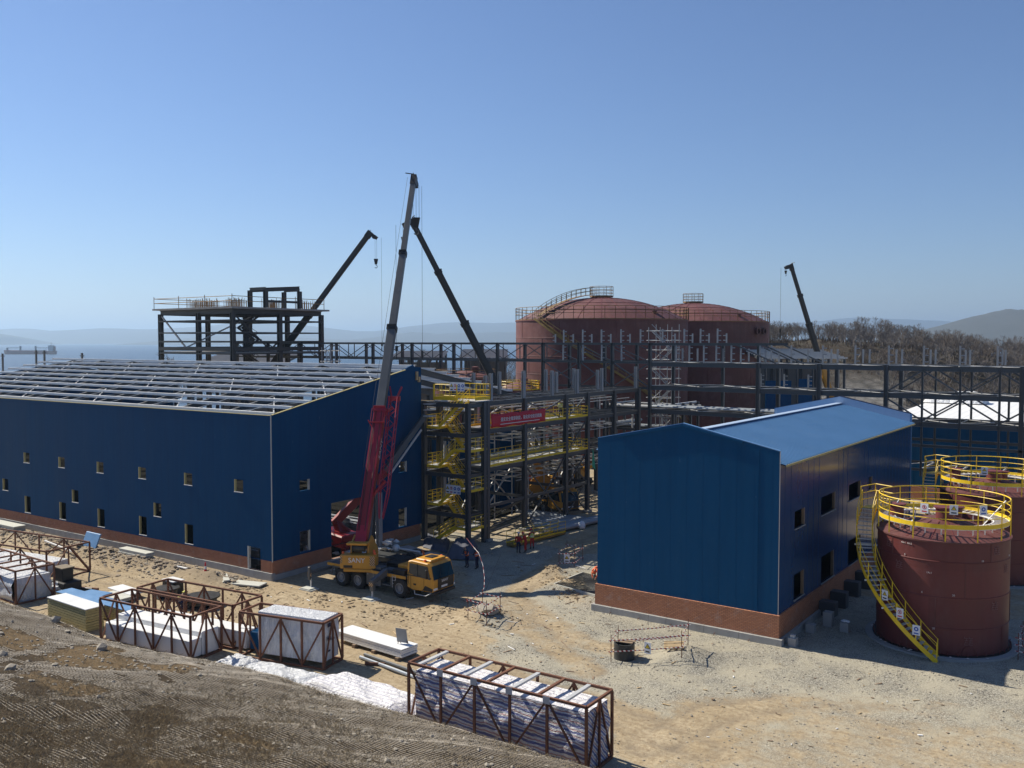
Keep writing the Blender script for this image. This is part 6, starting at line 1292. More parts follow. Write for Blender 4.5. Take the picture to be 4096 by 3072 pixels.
Pl = crate('rusty crate frame over grey shrouded goods at the left edge', tuple(PZ(-330, 2165, 2.5)), tuple(PZ(61, 2283, 2.5)), tuple(PZ(-190, 2140, 2.5)), 2.5, 5, [(.55, 'rust'), (.68, 'rust'), (.8, 'rust'), (.9, 'rust')])
Pk = crate('rusty crate frame at the left edge, behind the shrouded goods', tuple(PZ(-300, 2128, 2.5)), tuple(PZ(185, 2204, 2.5)), tuple(PZ(-230, 2080, 2.5)), 2.5, 5)
def slab(name, label, cat, P, u0, u1, v0, v1, z0, z1, mat, group=None, n=1, gapm=None, bev=.03):
    mb = MB(); hgt = (z1 - z0) / n
    for k in range(n): mb.prism([P(u0, v0, z0 + k * hgt), P(u1, v0, z0 + k * hgt), P(u1, v1, z0 + k * hgt), P(u0, v1, z0 + k * hgt)], Z * (hgt - (.02 if n > 1 else 0)))
    return tag(mb.build(name, mat, bevel=bev), label, cat, group)
slab('foam_block', 'long white foam block inside the front crate, taller back row', 'foam block', Pa, .04, .985, .42, .96, .12, 1.55, 'white_panel', bev=.05)
slab('foam_block', 'long white foam block inside the front crate, lower front row', 'foam block', Pa, .03, .975, .06, .415, .12, 1.22, 'white_panel', bev=.05)
slab('foam_block', 'long white foam block inside the back crate of the pair', 'foam block', Pb, .16, 1.1, .08, .5, .1, 1.2, 'white_panel', bev=.05)
wrinkled('shrouded_goods', 'rounded heap shrouded in pale grey cloth inside the left edge crate', 'shrouded goods', Pl, .05, .97, .05, .98, 0, 1.75, 'film', .12, 11, bulge=.35)
o_ = wrinkled('shrouded_goods', 'white cloth bundle in the crate behind the grey shrouded heap', 'shrouded goods', Pk, .1, .86, .1, .9, 0, .9, 'film', .14, 12, bulge=.2)
# open striped tarpaulin and white film lying between the two right crates
def sheet(name, label, cat, corners, mat, amp, seed, nx=46, ny=26, base=.05, lift=.35, drop=.0):
    A, B, C_, D_ = [V(c) for c in corners]; rows = []
    for j in range(ny):
        v = j / (ny - 1); row = []
        for i in range(nx):
            u = i / (nx - 1); p = A.lerp(B, u).lerp(D_.lerp(C_, u), v); e = min(1, min(u, 1 - u, v, 1 - v) * 9)
            z = base + lift * e + amp * e * (float(lump(u * 7, v * 4, 1, seed)) + .5 * float(lump(u * 19, v * 13, 1, seed + 2)))
            row.append((p.x + .08 * float(lump(u * 9, v * 9, 1, seed + 5)), p.y + .08 * float(lump(u * 9, v * 9, 1, seed + 6)), max(.02, z)))
        rows.append(row)
    mb = MB(); mb.grid(rows); return tag(mb.build(name, mat, smooth=70), label, cat)
sheet('tarpaulin', 'white tarpaulin with faint stripes spread over low goods beside the striped bundle', 'tarpaulin', [(-38.6, 33.4, 0), (-30.6, 32.9, 0), (-30.5, 35.6, 0), (-37.6, 36.2, 0)], 'tarp_faint', .10, 2, base=.08, lift=.5)
sheet('film_sheet', 'crumpled white plastic film lying at the foot of the wrapped pallet', 'plastic film', [(-43.6, 32.9, 0), (-38.2, 33.2, 0), (-38.0, 35.6, 0), (-43.2, 34.8, 0)], 'film', .13, 6, base=.05, lift=.25)
sheet('film_sheet', 'crumpled white film and blue rag in front of the foam crates gap', 'plastic film', [(-45.4, 33.2, 0), (-43.4, 33.3, 0), (-43.2, 35.0, 0), (-45.2, 35.0, 0)], 'film', .12, 8, 18, 12, .05, .2)
o_ = tag(MB().prism([Pc(.03, .35, .3), Pc(.17, .35, .3), Pc(.17, .75, .3), Pc(.03, .75, .3)], Z * 1.1).build('blue_box', 'blue_panel', bevel=.05), 'dark blue box standing left of the tall wrapped pallet', 'box')
# ================================================================ panel stacks and loose boards
def stack(label, A, B, w, z0, z1, top, core='panel_core', n=10, grp=None, dz=.0, name='panel_stack'):
    A, B = V(A), V(B); ex = (B - A).normalized(); ey = Z.cross(ex); root = thing(name, label, 'panel stack', A, grp); mb = MB(); t = (z1 - z0 - .05) / n
    for k in range(n):
        j = random.uniform(-.03, .03); z = z0 + k * t; a, b = A + ex * j, B + ex * j; mb.prism([V((p.x, p.y, z)) for p in (a, b, b + ey * w, a + ey * w)], Z * t * .82)
    mb.build('panel', core, root)
    MB().prism([V((p.x, p.y, z1 - .05)) for p in (A - ex * .03 - ey * .03, B + ex * .03 - ey * .03, B + ex * .03 + ey * (w + .03), A - ex * .03 + ey * (w + .03))], Z * .05).build('top_panel', top, root)
    return root
p1, p2 = PZ(190, 2388, 1.5), PZ(342, 2438, 1.5); stack('tall stack of insulation panels with a bright white top sheet', (p1.x, p1.y, 0), (p2.x, p2.y, 0), 1.25, -.1, 1.5, 'white_panel', n=9)
p1, p2 = PZ(225, 2366, 1.05), PZ(510, 2443, 1.05); stack('long stack of insulation panels with a blue top sheet', (p1.x, p1.y, 0), (p2.x, p2.y, 0), 1.15, .1, 1.05, 'blue_sheet', n=6)
def board(label, px, py, L, w, t, rot, z=.06, mat='pale_board', n=1, grp=None, name='board', cat='board'):
    p = PZ(px, py, z); c, s = math.cos(rot), math.sin(rot); ex, ey = V((c, s, 0)), V((-s, c, 0)); mb = MB()
    for k in range(n): j = V((random.uniform(-.1, .1), random.uniform(-.08, .08), k * t * 1.05)) if k else V((0, 0, 0)); q = p + j; mb.prism([q - ex * L / 2 - ey * w / 2, q + ex * L / 2 - ey * w / 2, q + ex * L / 2 + ey * w / 2, q - ex * L / 2 + ey * w / 2], Z * t * .93)
    return tag(mb.build(name, mat, bevel=.01), label, cat, grp)
board('pale blue sheet lying behind the long blue stack', 385, 2376, 2.2, 1.0, .12, .2, .35, 'blue_sheet')
board('white sheet lying on boards left of the back crate', 505, 2362, 3.2, 1.2, .1, -.05, .35, 'white_panel')
board('grey fibre board below the white sheet by the back crate', 470, 2392, 2.6, 1.3, .12, .05, .15, 'pale_board', 2)
board('grey fibre board end beside the long blue stack', 440, 2402, 1.6, 1.0, .12, .1, .1, 'concrete')
board('stack of pale boards on rubble at the left edge of the hall wall', 20, 2118, 5.5, 1.2, .13, .03, .3, 'pale_board', 5)
board('short stack of pale boards on rubble in front of the hall brick base', 545, 2225, 3.9, .8, .13, .03, .5, 'pale_board', 4)
board('pale board lying near the hall corner', 995, 2337, 2.6, 1.1, .12, .3, .1, 'pale_board')
board('narrow pale plank on rubble left of the hall corner board', 897, 2317, 2.2, .45, .1, -.55, .2, 'pale_board', 2)
board('thin white batten along the foot of the hall wall', 700, 2265, 3.2, .16, .1, .0, .55, 'white')
for k, (a, b) in enumerate((((180, 2163), (300, 2210)), ((195, 2164), (285, 2192)), ((210, 2168), (310, 2196)))):
    p, q = PZ(*a, .6), PZ(*b, .45); mb = MB(); mb.bar(p, q, .14, .1); tag(mb.build('plank', 'old_wood' if k else 'white'), 'pale plank in the bundle on the rubble' if k == 0 else 'brown plank in the bundle on the rubble', 'plank', 'planks on the rubble heap')
# blue insulated panel leaning on the footing
def leaning():
    a, b = PZ(325, 2182, .55), PZ(378, 2195, .55); mb = MB(); ex = (b - a).normalized(); ey = Z.cross(ex); t = V((0, 0, 1.25)) + ey * .4 + V((.2, 0, 0)); mb.prism([a, b + ex * .1, b + ex * .1 + t, a + t], ey * .14)
    tag(mb.build('leaning_panel', 'blue_sheet', bevel=.02), 'square blue insulated panel leaning against the hall brick base', 'panel')
leaning()
# long white panel stack on sleepers between the wrapped pallet and striped bundle
p1, p2 = PZ(1412, 2540, .7), PZ(1605, 2600, .7)
root_ = stack('low stack of long white roof panels on sleepers beside the folding sign', (p1.x - 1.5, p1.y, 0), (p2.x, p2.y, 0), 1.35, .22, .72, 'white_panel', 'white_panel', 3)
for k, f in enumerate((.3, .6, .95)): p = V((p1.x - 1.5, p1.y, 0)).lerp(V((p2.x, p2.y, 0)), f); tag(MB().box((p.x - .12, p.y - .15, 0), (p.x + .12, p.y + 1.55, .2)).build('sleeper', 'old_wood'), 'wooden sleeper under the long white roof panels', 'sleeper', 'sleepers under the white panels')
def fold_sign():
    p = PZ(1612, 2622); r = thing('folding_sign', 'small dark signboard on thin legs beside the white roof panels', 'sign', (p.x, p.y, 0)); d = RT
    MB().prism([p - d * .35 + Z * .85, p + d * .3 + Z * .75, p + d * .2 + Z * 1.6, p - d * .45 + Z * 1.7], FH * .03).build('board', 'concrete', r)
    for a, b in ((-.4, 0), (.35, 0), (-.2, .5), (.4, .5)): MB().tube(p + d * a + FH * b, p + d * a * .7 + Z * .9, .02, 5).build('leg', 'rust', r)
fold_sign()
for k, (px, py, L, rot, m, lb) in enumerate([(1560, 2672, 5.5, -.12, 'pipe_grey', 'grey pipe lying left of the striped bundle, front one'), (1580, 2660, 5.5, -.10, 'boom_grey', 'grey pipe lying left of the striped bundle, back one'), (1500, 2655, 1.2, .5, 'rust', 'short rusty bar on the earth behind the spread tarpaulin'), (300, 2352, 3, .4, 'steel_dark', 'dark beam lying beside the black generator'), (340, 2352, 2.4, .35, 'rust', 'rusty channel lying beside the blue panel stack')]):
    p = PZ(px, py, .12); d = V((math.cos(rot), math.sin(rot), 0)) * L / 2; tag(MB().tube(p - d, p + d, .1, 8).build('pipe', m, smooth=40), lb, 'pipe')
def generator():
    p = PZ(252, 2360); r = thing('generator', 'black boxy machine with dirt on top beside the dirt track', 'machine', (p.x, p.y, 0)); MB().box((p.x - 1, p.y - .5, 0), (p.x + 1.1, p.y + .9, .75)).build('base', 'black', r, bevel=.05); MB().box((p.x - .7, p.y - .3, .75), (p.x + .5, p.y + .6, 1.7)).build('housing', 'black', r, bevel=.06); MB().box((p.x - .75, p.y - .35, 1.7), (p.x + .55, p.y + .65, 1.78)).build('lid', 'cargo', r)
generator()
for i, (px, py, n, lb) in enumerate([(205, 2372, 16, 'heap of crumpled white film beside the left crates'), (236, 2362, 8, 'small clump of white film in front of the black machine')]):
    p = PZ(px, py); mb = MB()
    for _ in range(n): mb.blob(p + V((random.uniform(-.6, .6), random.uniform(-.5, .5), random.uniform(.1, .7))), random.uniform(.12, .32), (1.2, .8, .8), .4)
    tag(mb.build('film_heap', 'film'), lb, 'plastic film')
for i, (px, py, lb) in enumerate([(668, 2372, 'cable drum lying left of the crouching workers'), (810, 2405, 'larger dark cable drum lying beside the crouching workers'), (690, 2352, 'dark crate with white lid behind the crouching workers')]):
    p = PZ(px, py, .3)
    if i < 2: r = thing('cable_drum', lb, 'cable drum', (p.x, p.y, 0)); R0 = .9 + .35 * i; MB().lathe((p.x, p.y, 0), [(R0, 0), (R0, .1), (R0 * .6, .1), (R0 * .6, .62), (R0, .62), (R0, .72), (.02, .72)], 20).build('reel', 'black', r); MB().lathe((p.x, p.y, 0), [(R0 * .62, .15), (R0 * .8, .2), (R0 * .8, .55), (R0 * .62, .6)], 20).build('cable', 'steel_dark', r)
    else: r = thing('tool_crate', lb, 'crate', (p.x, p.y, 0)); MB().box((p.x - .7, p.y - .4, 0), (p.x + .7, p.y + .5, .9)).build('body', 'black', r, bevel=.03); MB().box((p.x - .75, p.y - .45, .9), (p.x + .75, p.y + .55, .96)).build('lid', 'white_panel', r)
# ================================================================ people
POSES = {
 'stand': dict(pel=(0, 0, .95), che=(.01, 0, 1.28), nek=(.0, 0, 1.49), hed=(.03, 0, 1.66), sh=(0, .19, 1.41), el=(-.02, .27, 1.13), wr=(.10, .25, .90), hip=(0, .095, .90), kn=(.03, .11, .50), an=(-.02, .12, .09), to=(.15, .14, .045)),
 'look':  dict(pel=(-.03, 0, .93), che=(.06, 0, 1.25), nek=(.13, 0, 1.44), hed=(.21, 0, 1.58), sh=(.09, .19, 1.36), el=(.16, .26, 1.10), wr=(.34, .14, 1.08), hip=(-.03, .095, .89), kn=(.02, .12, .49), an=(-.03, .14, .09), to=(.14, .16, .045)),
 'bend':  dict(pel=(-.22, 0, .86), che=(.10, 0, .92), nek=(.30, 0, .84), hed=(.43, 0, .74), sh=(.24, .19, .84), el=(.30, .23, .55), wr=(.40, .14, .32), hip=(-.20, .10, .83), kn=(-.02, .14, .48), an=(-.12, .16, .09), to=(.05, .18, .045)),
 'crouch': dict(pel=(-.12, 0, .38), che=(.05, 0, .68), nek=(.18, 0, .84), hed=(.28, 0, .96), sh=(.13, .19, .78), el=(.32, .25, .56), wr=(.50, .12, .45), hip=(-.10, .11, .37), kn=(.26, .20, .52), an=(.02, .16, .10), to=(.19, .19, .05)),
}
RAD = dict(pel=.15, che=.165, nek=.062, hed=.105, sh=.082, el=.05, wr=.036, hip=.105, kn=.068, an=.05, to=.042)
def person(label, loc, az, pose, top, bottom, hat=None, vest=None, group=None, s=1.0):
    J = POSES[pose]; pts = []; rad = []; kind = []; idx = {}; ed = []
    def add(k, p, r, t): idx[k] = len(pts); pts.append(V(p)); rad.append(r); kind.append(t); return idx[k]
    add('pel', J['pel'], RAD['pel'], 1); add('che', J['che'], RAD['che'], 0); add('nek', J['nek'], RAD['nek'], 2); h = V(J['hed']); n = V(J['nek']); add('hed', h, RAD['hed'], 2); add('top', h + (h - n).normalized() * .09, .085, 2)
    ed += [('pel', 'che'), ('che', 'nek'), ('nek', 'hed'), ('hed', 'top')]
    for sd in (1, -1):
        m = lambda p: (p[0], p[1] * sd, p[2]); q = str(sd)
        for k, t in (('sh', 0), ('el', 0), ('wr', 0), ('hip', 1), ('kn', 1), ('an', 3), ('to', 3)): add(k + q, m(J[k]), RAD[k], t)
        ed += [('che', 'sh' + q), ('sh' + q, 'el' + q), ('el' + q, 'wr' + q), ('pel', 'hip' + q), ('hip' + q, 'kn' + q), ('kn' + q, 'an' + q), ('an' + q, 'to' + q)]
        w, e = V(m(J['wr'])), V(m(J['el'])); d = (w - e).normalized(); a = Y * sd; a = (a - d * a.dot(d)).normalized(); b = d.cross(a)
        add('pa' + q, w + d * .07, .036, 2); ed.append(('wr' + q, 'pa' + q))
        for f, (o, l) in enumerate(((-.030, .075), (-.010, .085), (.010, .08), (.028, .062))): add(f'f{f}' + q, w + d * .11 + a * o, .009, 2); add(f'g{f}' + q, w + d * (.11 + l * .8) + a * o * 1.1 + b * l * .4, .008, 2); ed += [('pa' + q, f'f{f}' + q), (f'f{f}' + q, f'g{f}' + q)]
        add('t' + q, w + d * .06 - a * .05, .011, 2); add('u' + q, w + d * .10 - a * .065 + b * .02, .009, 2); ed += [('pa' + q, 't' + q), ('t' + q, 'u' + q)]
    me = bpy.data.meshes.new('person'); me.from_pydata([tuple(p) for p in pts], [(idx[a], idx[b]) for a, b in ed], []); t = bpy.data.objects.new('person', me); COL.objects.link(t)
    t.modifiers.new('skin', 'SKIN'); sk = me.skin_vertices[0].data if me.skin_vertices else None
    if sk is None:
        bm = bmesh.new(); bm.from_mesh(me); bm.verts.layers.skin.verify(); bm.to_mesh(me); bm.free(); sk = me.skin_vertices[0].data
    for i, v in enumerate(sk): v.radius = (rad[i], rad[i] * (.78 if i in (idx['pel'], idx['che']) else 1)); v.use_root = i == 0
    t.modifiers.new('sub', 'SUBSURF').levels = 1; bpy.context.view_layer.update()
    body = bpy.data.meshes.new_from_object(t.evaluated_get(bpy.context.evaluated_depsgraph_get())); bpy.data.objects.remove(t)
    for k in (top, bottom, 'skin', 'black'): body.materials.append(MATS[k])
    P = np.array([tuple(p) for p in pts]); segs = [(idx[a], idx[b]) for a, b in ed]
    for f in body.polygons:
        c = f.center; best = min(range(len(pts)), key=lambda i: (pts[i] - c).length - rad[i]); f.material_index = kind[best]
        if kind[best] == 1 and c.z > J['pel'][2] + .06 and pose in ('stand', 'look'): f.material_index = 0
        f.use_smooth = True
    root = thing('person', label, 'person', loc, group); o = bpy.data.objects.new('body', body); COL.objects.link(o); o.parent = root
    ax = (h - n).normalized(); fw = (X - ax * X.dot(ax)).normalized()
    mb = MB()
    for k in (.035, -.035): mb.blob(tuple(root.location + h + fw * .10 + Y * k + ax * .01), .013, jit=0)
    mb.build('eyes', 'black', o); mb = MB(); mb.frus(root.location + h + fw * .09 - ax * .01, root.location + h + fw * .135 - ax * .03, [(-.012, -.02), (-.012, .02), (.012, .02), (.012, -.02)], [(-.014, -.008), (-.014, .008), (.014, .008), (.014, -.008)]); mb.build('nose', 'skin', o); MB().bar(root.location + h + fw * .1 - ax * .055 - Y * .025, root.location + h + fw * .1 - ax * .055 + Y * .025, .012).build('mouth', 'lift_red', o)
    L0 = V(root.location)
    if hat:
        mb = MB(); mb.lathe(L0 + h + ax * .045, [(.165, 0), (.135, .012), (.128, .05), (.09, .105), (.01, .125)], 14, axis=ax); mb.build('helmet', hat, root, smooth=50)
    if vest:
        p, c = L0 + V(J['pel']) + (V(J['che']) - V(J['pel'])) * .12, L0 + V(J['che']).lerp(n, .55); el = lambda a, b: [(a * math.cos(x), b * math.sin(x)) for x in np.linspace(0, -2 * math.pi, 13)[:-1]]
        mb = MB(); m = p.lerp(c, .6); mb.frus(p, m, el(.185, .15), el(.215, .165), up=X); mb.frus(m, c, el(.215, .165), el(.17, .10), up=X); vs = mb.build('vest', vest, root, smooth=50)
        mb = MB(); mm = p.lerp(c, .3); mb.frus(mm, mm + (c - p).normalized() * .05, el(.206, .162), el(.208, .163), up=X); mb.build('reflective_band', 'white', vs)
    root.rotation_euler.z = az; root.scale = (s * 1.07, s * 1.07, s * 1.07); return root
def at(px, py, z=0): return PZ(px, py, z)
cam_az = math.atan2(FH.y, FH.x)
person('worker in dark red jacket and white helmet, left of the red-clad group', at(2074, 2214), cam_az - .3, 'stand', 'coverall_red', 'navy', 'white', None, 'workers in red under the pipe rack')
person('worker in bright red coverall, middle of the red-clad group', at(2102, 2210), cam_az + 1.2, 'look', 'coverall_red', 'coverall_red', 'red', None, 'workers in red under the pipe rack')
person('worker in red coverall with a pale vest, right of the red-clad group', at(2128, 2197), cam_az + .4, 'look', 'coverall_red', 'coverall_red', 'red', 'hivis', 'workers in red under the pipe rack')
person('worker in orange vest, left of the pair beside the crane cab', at(1868, 2270), cam_az + 2.2, 'look', 'navy', 'navy', None, 'orange', 'workers in orange vests by the crane')
person('worker in orange vest stooping slightly, right of the pair beside the crane cab', at(1908, 2276), cam_az + 1.2, 'look', 'navy', 'navy', 'navy', 'orange', 'workers in orange vests by the crane', 1.05)
person('worker in orange vest bending over the reinforcement mat', at(2386, 2322), cam_az + 2.6, 'bend', 'orange', 'navy', 'orange', 'orange')
p_ = PX(2243, 1668, -53.4); person('worker with yellow harness standing on the upper rack walkway', (-53.4, p_.y, 10.72), cam_az + .5, 'look', 'hivis', 'navy', 'white', 'hivis')
for px, py, a, lb in ((742, 2412, .3, 'crouching worker with yellow helmet, right of the group behind the crates'), (722, 2416, -.5, 'crouching worker with yellow helmet, middle of the group behind the crates'), (735, 2434, 1.5, 'crouching worker with yellow helmet, nearest of the group behind the crates')):
    person(lb, at(px, py + 20), cam_az + a, 'crouch', 'navy', 'navy', 'hivis', 'hivis' if a == .3 else None, 'crouching workers behind the crates')
# ================================================================ taped barricades around the pits
def barricade(label, corners, h, rails, drop=.0, sign=None, mat='tape', hidden=()):
    c = [V(p) for p in corners]; r = thing('barricade', label, 'barricade', c[0]); n = len(c)
    for p in c: MB().tube(p - Z * .2, p + Z * (h + .18), .026, 6).build('post', 'rust', r)
    for i in range(n):
        for z in rails:
            p, q = c[i] + Z * (z + random.uniform(-.04, .04)), c[(i + 1) % n] + Z * (z + random.uniform(-.04, .04)); e = (q - p).normalized(); m = (p + q) / 2 - Z * .03
            mb = MB(); mb.bar(p - e * .18, m, .02, .055); mb.bar(m, q + e * .22, .02, .055); mb.build('tape_rail', mat, r)
    return r
gz = lambda p: V((p.x, p.y, float(ground_h(p.x, p.y))))
c_ = [gz(PZ(2444, 2646)), gz(PZ(2726, 2650)), gz(PZ(2752, 2600)), gz(PZ(2472, 2606))]
barricade('taped pole barricade around the round shaft near the right hall', c_, 1.45, (.62, 1.3))
safety_sign(c_[0].lerp(c_[1], .48) + Z * .42 - Y * .06, X, .42, .68, 't', 'warning_sign', 'white warning triangle sign hung on the barricade near the right hall')
c2_ = [gz(PZ(1873, 2472)), gz(PZ(1948, 2484)), gz(PZ(2003, 2462)), gz(PZ(1930, 2425))]
c2_ = [PZ(1872, 2478, .15), PZ(1946, 2496, .15), PZ(2001, 2462, .15), PZ(1930, 2447, .15)]
barricade('taped pole barricade over the spoil heap in the middle of the yard', c2_, 1.4, (.65, 1.3))
c3_ = [PZ(2236, 2266), PZ(2297, 2270), PZ(2330, 2245), PZ(2268, 2228)]
barricade('taped barricade cage beside the reinforcement mat in the shade', [gz(p) for p in c3_], 1.35, (.35, 1.15), mat='tape')
safety_sign(gz(c3_[0]).lerp(gz(c3_[1]), .35) + Z * .4 - Y * .05, (c3_[1] - c3_[0]), .48, .68, 't', 'warning_sign', 'white warning triangle sign on the shaded barricade cage')
barricade('taped barricade at the right edge beside the near tank', [gz(PZ(4072, 2640)), gz(PZ(4200, 2660)), gz(PZ(4230, 2600)), gz(PZ(4090, 2590))], 1.45, (.5, .9, 1.3))
def pit():
    p = gz(PZ(2497, 2630)); r = thing('concrete_shaft', 'round dark concrete shaft ring with planks on top inside the barricade', 'shaft', p); MB().lathe(p, [(.62, -.3), (.62, 1.0), (.52, 1.0), (.52, -.2)], 28).build('ring', 'steel_dark', r, smooth=30)
    for k in (-.2, .15): q = p + V((.05, k, 1.02)); tag(MB().prism([q + V((-.55, -.1, 0)), q + V((.5, .15, 0)), q + V((.45, .4, 0)), q + V((-.6, .12, 0))], Z * .04).build('plank', 'old_wood'), 'weathered plank laid across the concrete shaft', 'plank', 'planks on the shaft')
    p = gz(PZ(2695, 2618)) + Z * .12; r = thing('pallet', 'wooden pallet lying tilted on the gravel inside the barricade', 'pallet', p); ex, ey = V((.9, .42, .05)).normalized(), V((-.42, .9, .02)).normalized()
    for k in range(5): q = p + ey * (k * .26 - .55) + Z * .12; MB().prism([q - ex * .6, q + ex * .6, q + ex * .6 + ey * .15, q - ex * .6 + ey * .15], Z * .03).build('slat', 'wood', r)
    for k in (-.5, 0, .42): q = p + ex * k; MB().prism([q - ey * .55, q + ex * .1 - ey * .55, q + ex * .1 + ey * .7, q + ey * .7], Z * .11).build('bearer', 'wood', r)
    p = V((-37.75, 49.75, .55)); mb = MB(); mb.blob(p, .75, (1.2, .8, .45), .2, 2); tag(mb.build('spoil_block', 'stone'), 'pale slab lying over the pit in the middle barricade', 'slab')
    tag(MB().lathe((-37.7, 49.7, .1), [(.5, -.2), (.5, .45), (.42, .45), (.42, -.2)], 20).build('pit_ring', 'black'), 'dark pit ring below the pale slab in the middle barricade', 'shaft')
pit()
# lines of tape hanging across the yard
mb = MB(); K = [(1866, 2152), (1892, 2186), (1915, 2212), (1932, 2262), (1938, 2310), (1937, 2350), (1928, 2372)]; e_ = V(c2_[3]) + Z * 1.4; P = [PD(np.interp(t, range(7), [k[0] for k in K]), np.interp(t, range(7), [k[1] for k in K]), 68 + (e_.dot(FH) - 68) * t / 6) for t in np.linspace(0, 6, 25)] + [e_]; mb.path(P, .018, 4); tag(mb.build('tape_line', 'tape'), 'slack striped tape running from the stair tower to the middle barricade', 'tape')
p_ = PZ(2003, 2340); mb = MB(); mb.path([V((p_.x, p_.y, 2.4)), V((p_.x - .1, p_.y - .6, 1.5)), V((p_.x + .3, p_.y - 2.4, .05))], .012, 4); tag(mb.build('cable', 'rope'), 'thin dark cable hanging down beside the middle barricade', 'cable')
# ================================================================ reinforcement mat, rubble, stones, small things
def rebar():
    A, B, C_, D_ = PZ(2215, 2345), PZ(2402, 2395), PZ(2460, 2330), PZ(2330, 2298); r = thing('reinforcement_mat', 'steel reinforcement mat on pale formwork beside the right hall', 'reinforcement', (A.x, A.y, 0)); mb = MB()
    for k in range(34): u = k / 33; mb.bar(A.lerp(B, u) + Z * .16, D_.lerp(C_, u) + Z * .16, .028)
    for k in range(26): u = k / 25; mb.bar(A.lerp(D_, u) + Z * .19, B.lerp(C_, u) + Z * .19, .028)
    mb.build('bars', 'steel_dark', r); mb = MB(); mb.bar(A + Z * .1, B + Z * .1, .08, .22); mb.bar(A + Z * .1, D_ + Z * .1, .08, .22); mb.build('formwork', 'pale_board', r)
    MB().prism([(p.x, p.y, -.1) for p in (A, B, C_, D_)], Z * .15).build('blinding', 'concrete', r)
rebar()
def scatter(name, label, mat, n, fn, r0, r1, sub=1, sq=(1.2, 1, .6)):
    mb = MB(); k = 0
    while k < n:
        q = fn()
        if q is None: continue
        x, y = q; r = r0 * (r1 / r0) ** (rng.random() ** 2.2); mb.blob((x, y, float(ground_h(x, y)) + r * .25), r, (sq[0] * rng.uniform(.7, 1.5), sq[1], sq[2] * rng.uniform(.6, 1.3)), .35, sub); k += 1
    return tag(mb.build(name, mat), label, None, kind='stuff')
def along_wall():
    u = rng.uniform(-62, -.5); v = rng.normal(-2.5, 1.15)
    if v > -.25 or v < -6: return None
    if u > -8 and v < -2.5: return None
    return -57.3 + u * math.cos(R_(1.75)) - v * math.sin(R_(1.75)), 47.5 + u * math.sin(R_(1.75)) + v * math.cos(R_(1.75))
scatter('rubble', 'broken brick and stone rubble along the foot of the long hall', 'rubble', 3300, along_wall, .04, .23)
scatter('rubble', 'pale stones in the rubble along the foot of the long hall', 'stone', 800, along_wall, .04, .18)
def around(cx, cy, r): 
    a = rng.uniform(0, 6.28); d = r * abs(rng.normal(0, .6)); return cx + math.cos(a) * d, cy + math.sin(a) * d
spots = [(-37.9, 49.9, 2.0), (-40.6, 62.4, 1.8), (-38.8, 60.6, 3.5), (-36.0, 58.0, 2.6), (-50, 46.2, 4), (-44, 47, 4.5), (-41, 49, 4), (-57, 45, 3)]
scatter('dirt_clods', 'loose earth clods on the trampled ground', 'dirt_lump', 1300, lambda: around(*spots[rng.integers(len(spots))]), .03, .15)
def gravelpt():
    x, y = rng.uniform(-36, -4), rng.uniform(33, 62)
    if -32.9 < x < -19.3 and y > 55.3: return None
    return (x, y) if rng.random() < float(gravel_w(x, y)) * (.35 + .65 * (float(lump(x, y, 1.3, 14)) > -.2)) else None
scatter('gravel_stones', 'coarse grey crushed stone on the yard', 'stone', 5200, gravelpt, .02, .065)
def dirtpt(): return rng.uniform(-80, -30), rng.uniform(34, 46)
scatter('earth_crumbs', 'small earth crumbs on the dirt track', 'dirt_lump', 2000, dirtpt, .02, .075)
def litter():
    mb = MB(); r = random.Random(8)
    for k in range(300):
        x, y = (r.uniform(-62, -30), r.uniform(38, 66)) if k % 3 else (r.uniform(-36, -8), r.uniform(40, 55))
        if y > 55 and x > -33.2 or (x < -56 and y > 46.5): continue
        a = r.uniform(0, 3.14); L = r.choice((.12, .2, .35, .6, 1.1)) * (1 if k % 3 else .4); w = r.uniform(.03, .12); z = float(ground_h(x, y)) + .03; d = V((math.cos(a), math.sin(a), r.uniform(-.1, .1))) * L / 2; mb.cur = r.choice((0, 0, 1, 1, 1, 2)); mb.bar(V((x, y, z)) - d, V((x, y, z)) + d, w, .025)
    tag(mb.build('litter', ['wood', 'old_wood', 'white']), 'scattered wood offcuts and scraps on the yard', None, kind='stuff')
litter()
def slope_pebbles():
    mb = MB(); k = 0; r = random.Random(4)
    while k < 900:
        x, y = r.uniform(-68, -15), r.uniform(10, 30.5); z = float(bank_h(x, y))
        if not inview(x, y, z, 60) or r.random() > .25 + bare_w(x, y): continue
        mb.blob((x, y, z + .02), r.choice((.025, .03, .04, .06, .09)), (1.3, 1, .7), .35, 1, r); k += 1
    tag(mb.build('slope_pebbles', 'stone'), 'small stones and clods strewn over the near slope', None, kind='stuff')
slope_pebbles()
def cone():
    p = PZ(822, 2296, .3); r = thing('traffic_cone', 'striped red and white cone on a dark base in front of the hall wall', 'cone', p); MB().box((p.x - .2, p.y - .2, -.3 + p.z), (p.x + .2, p.y + .2, p.z + .12)).build('base', 'black', r); MB().lathe(p, [(.13, .12), (.04, .95), (.01, .95)], 12).build('body', 'red', r, smooth=40); MB().lathe(p, [(.105, .4), (.08, .65)], 12).build('band', 'white', r)
cone()
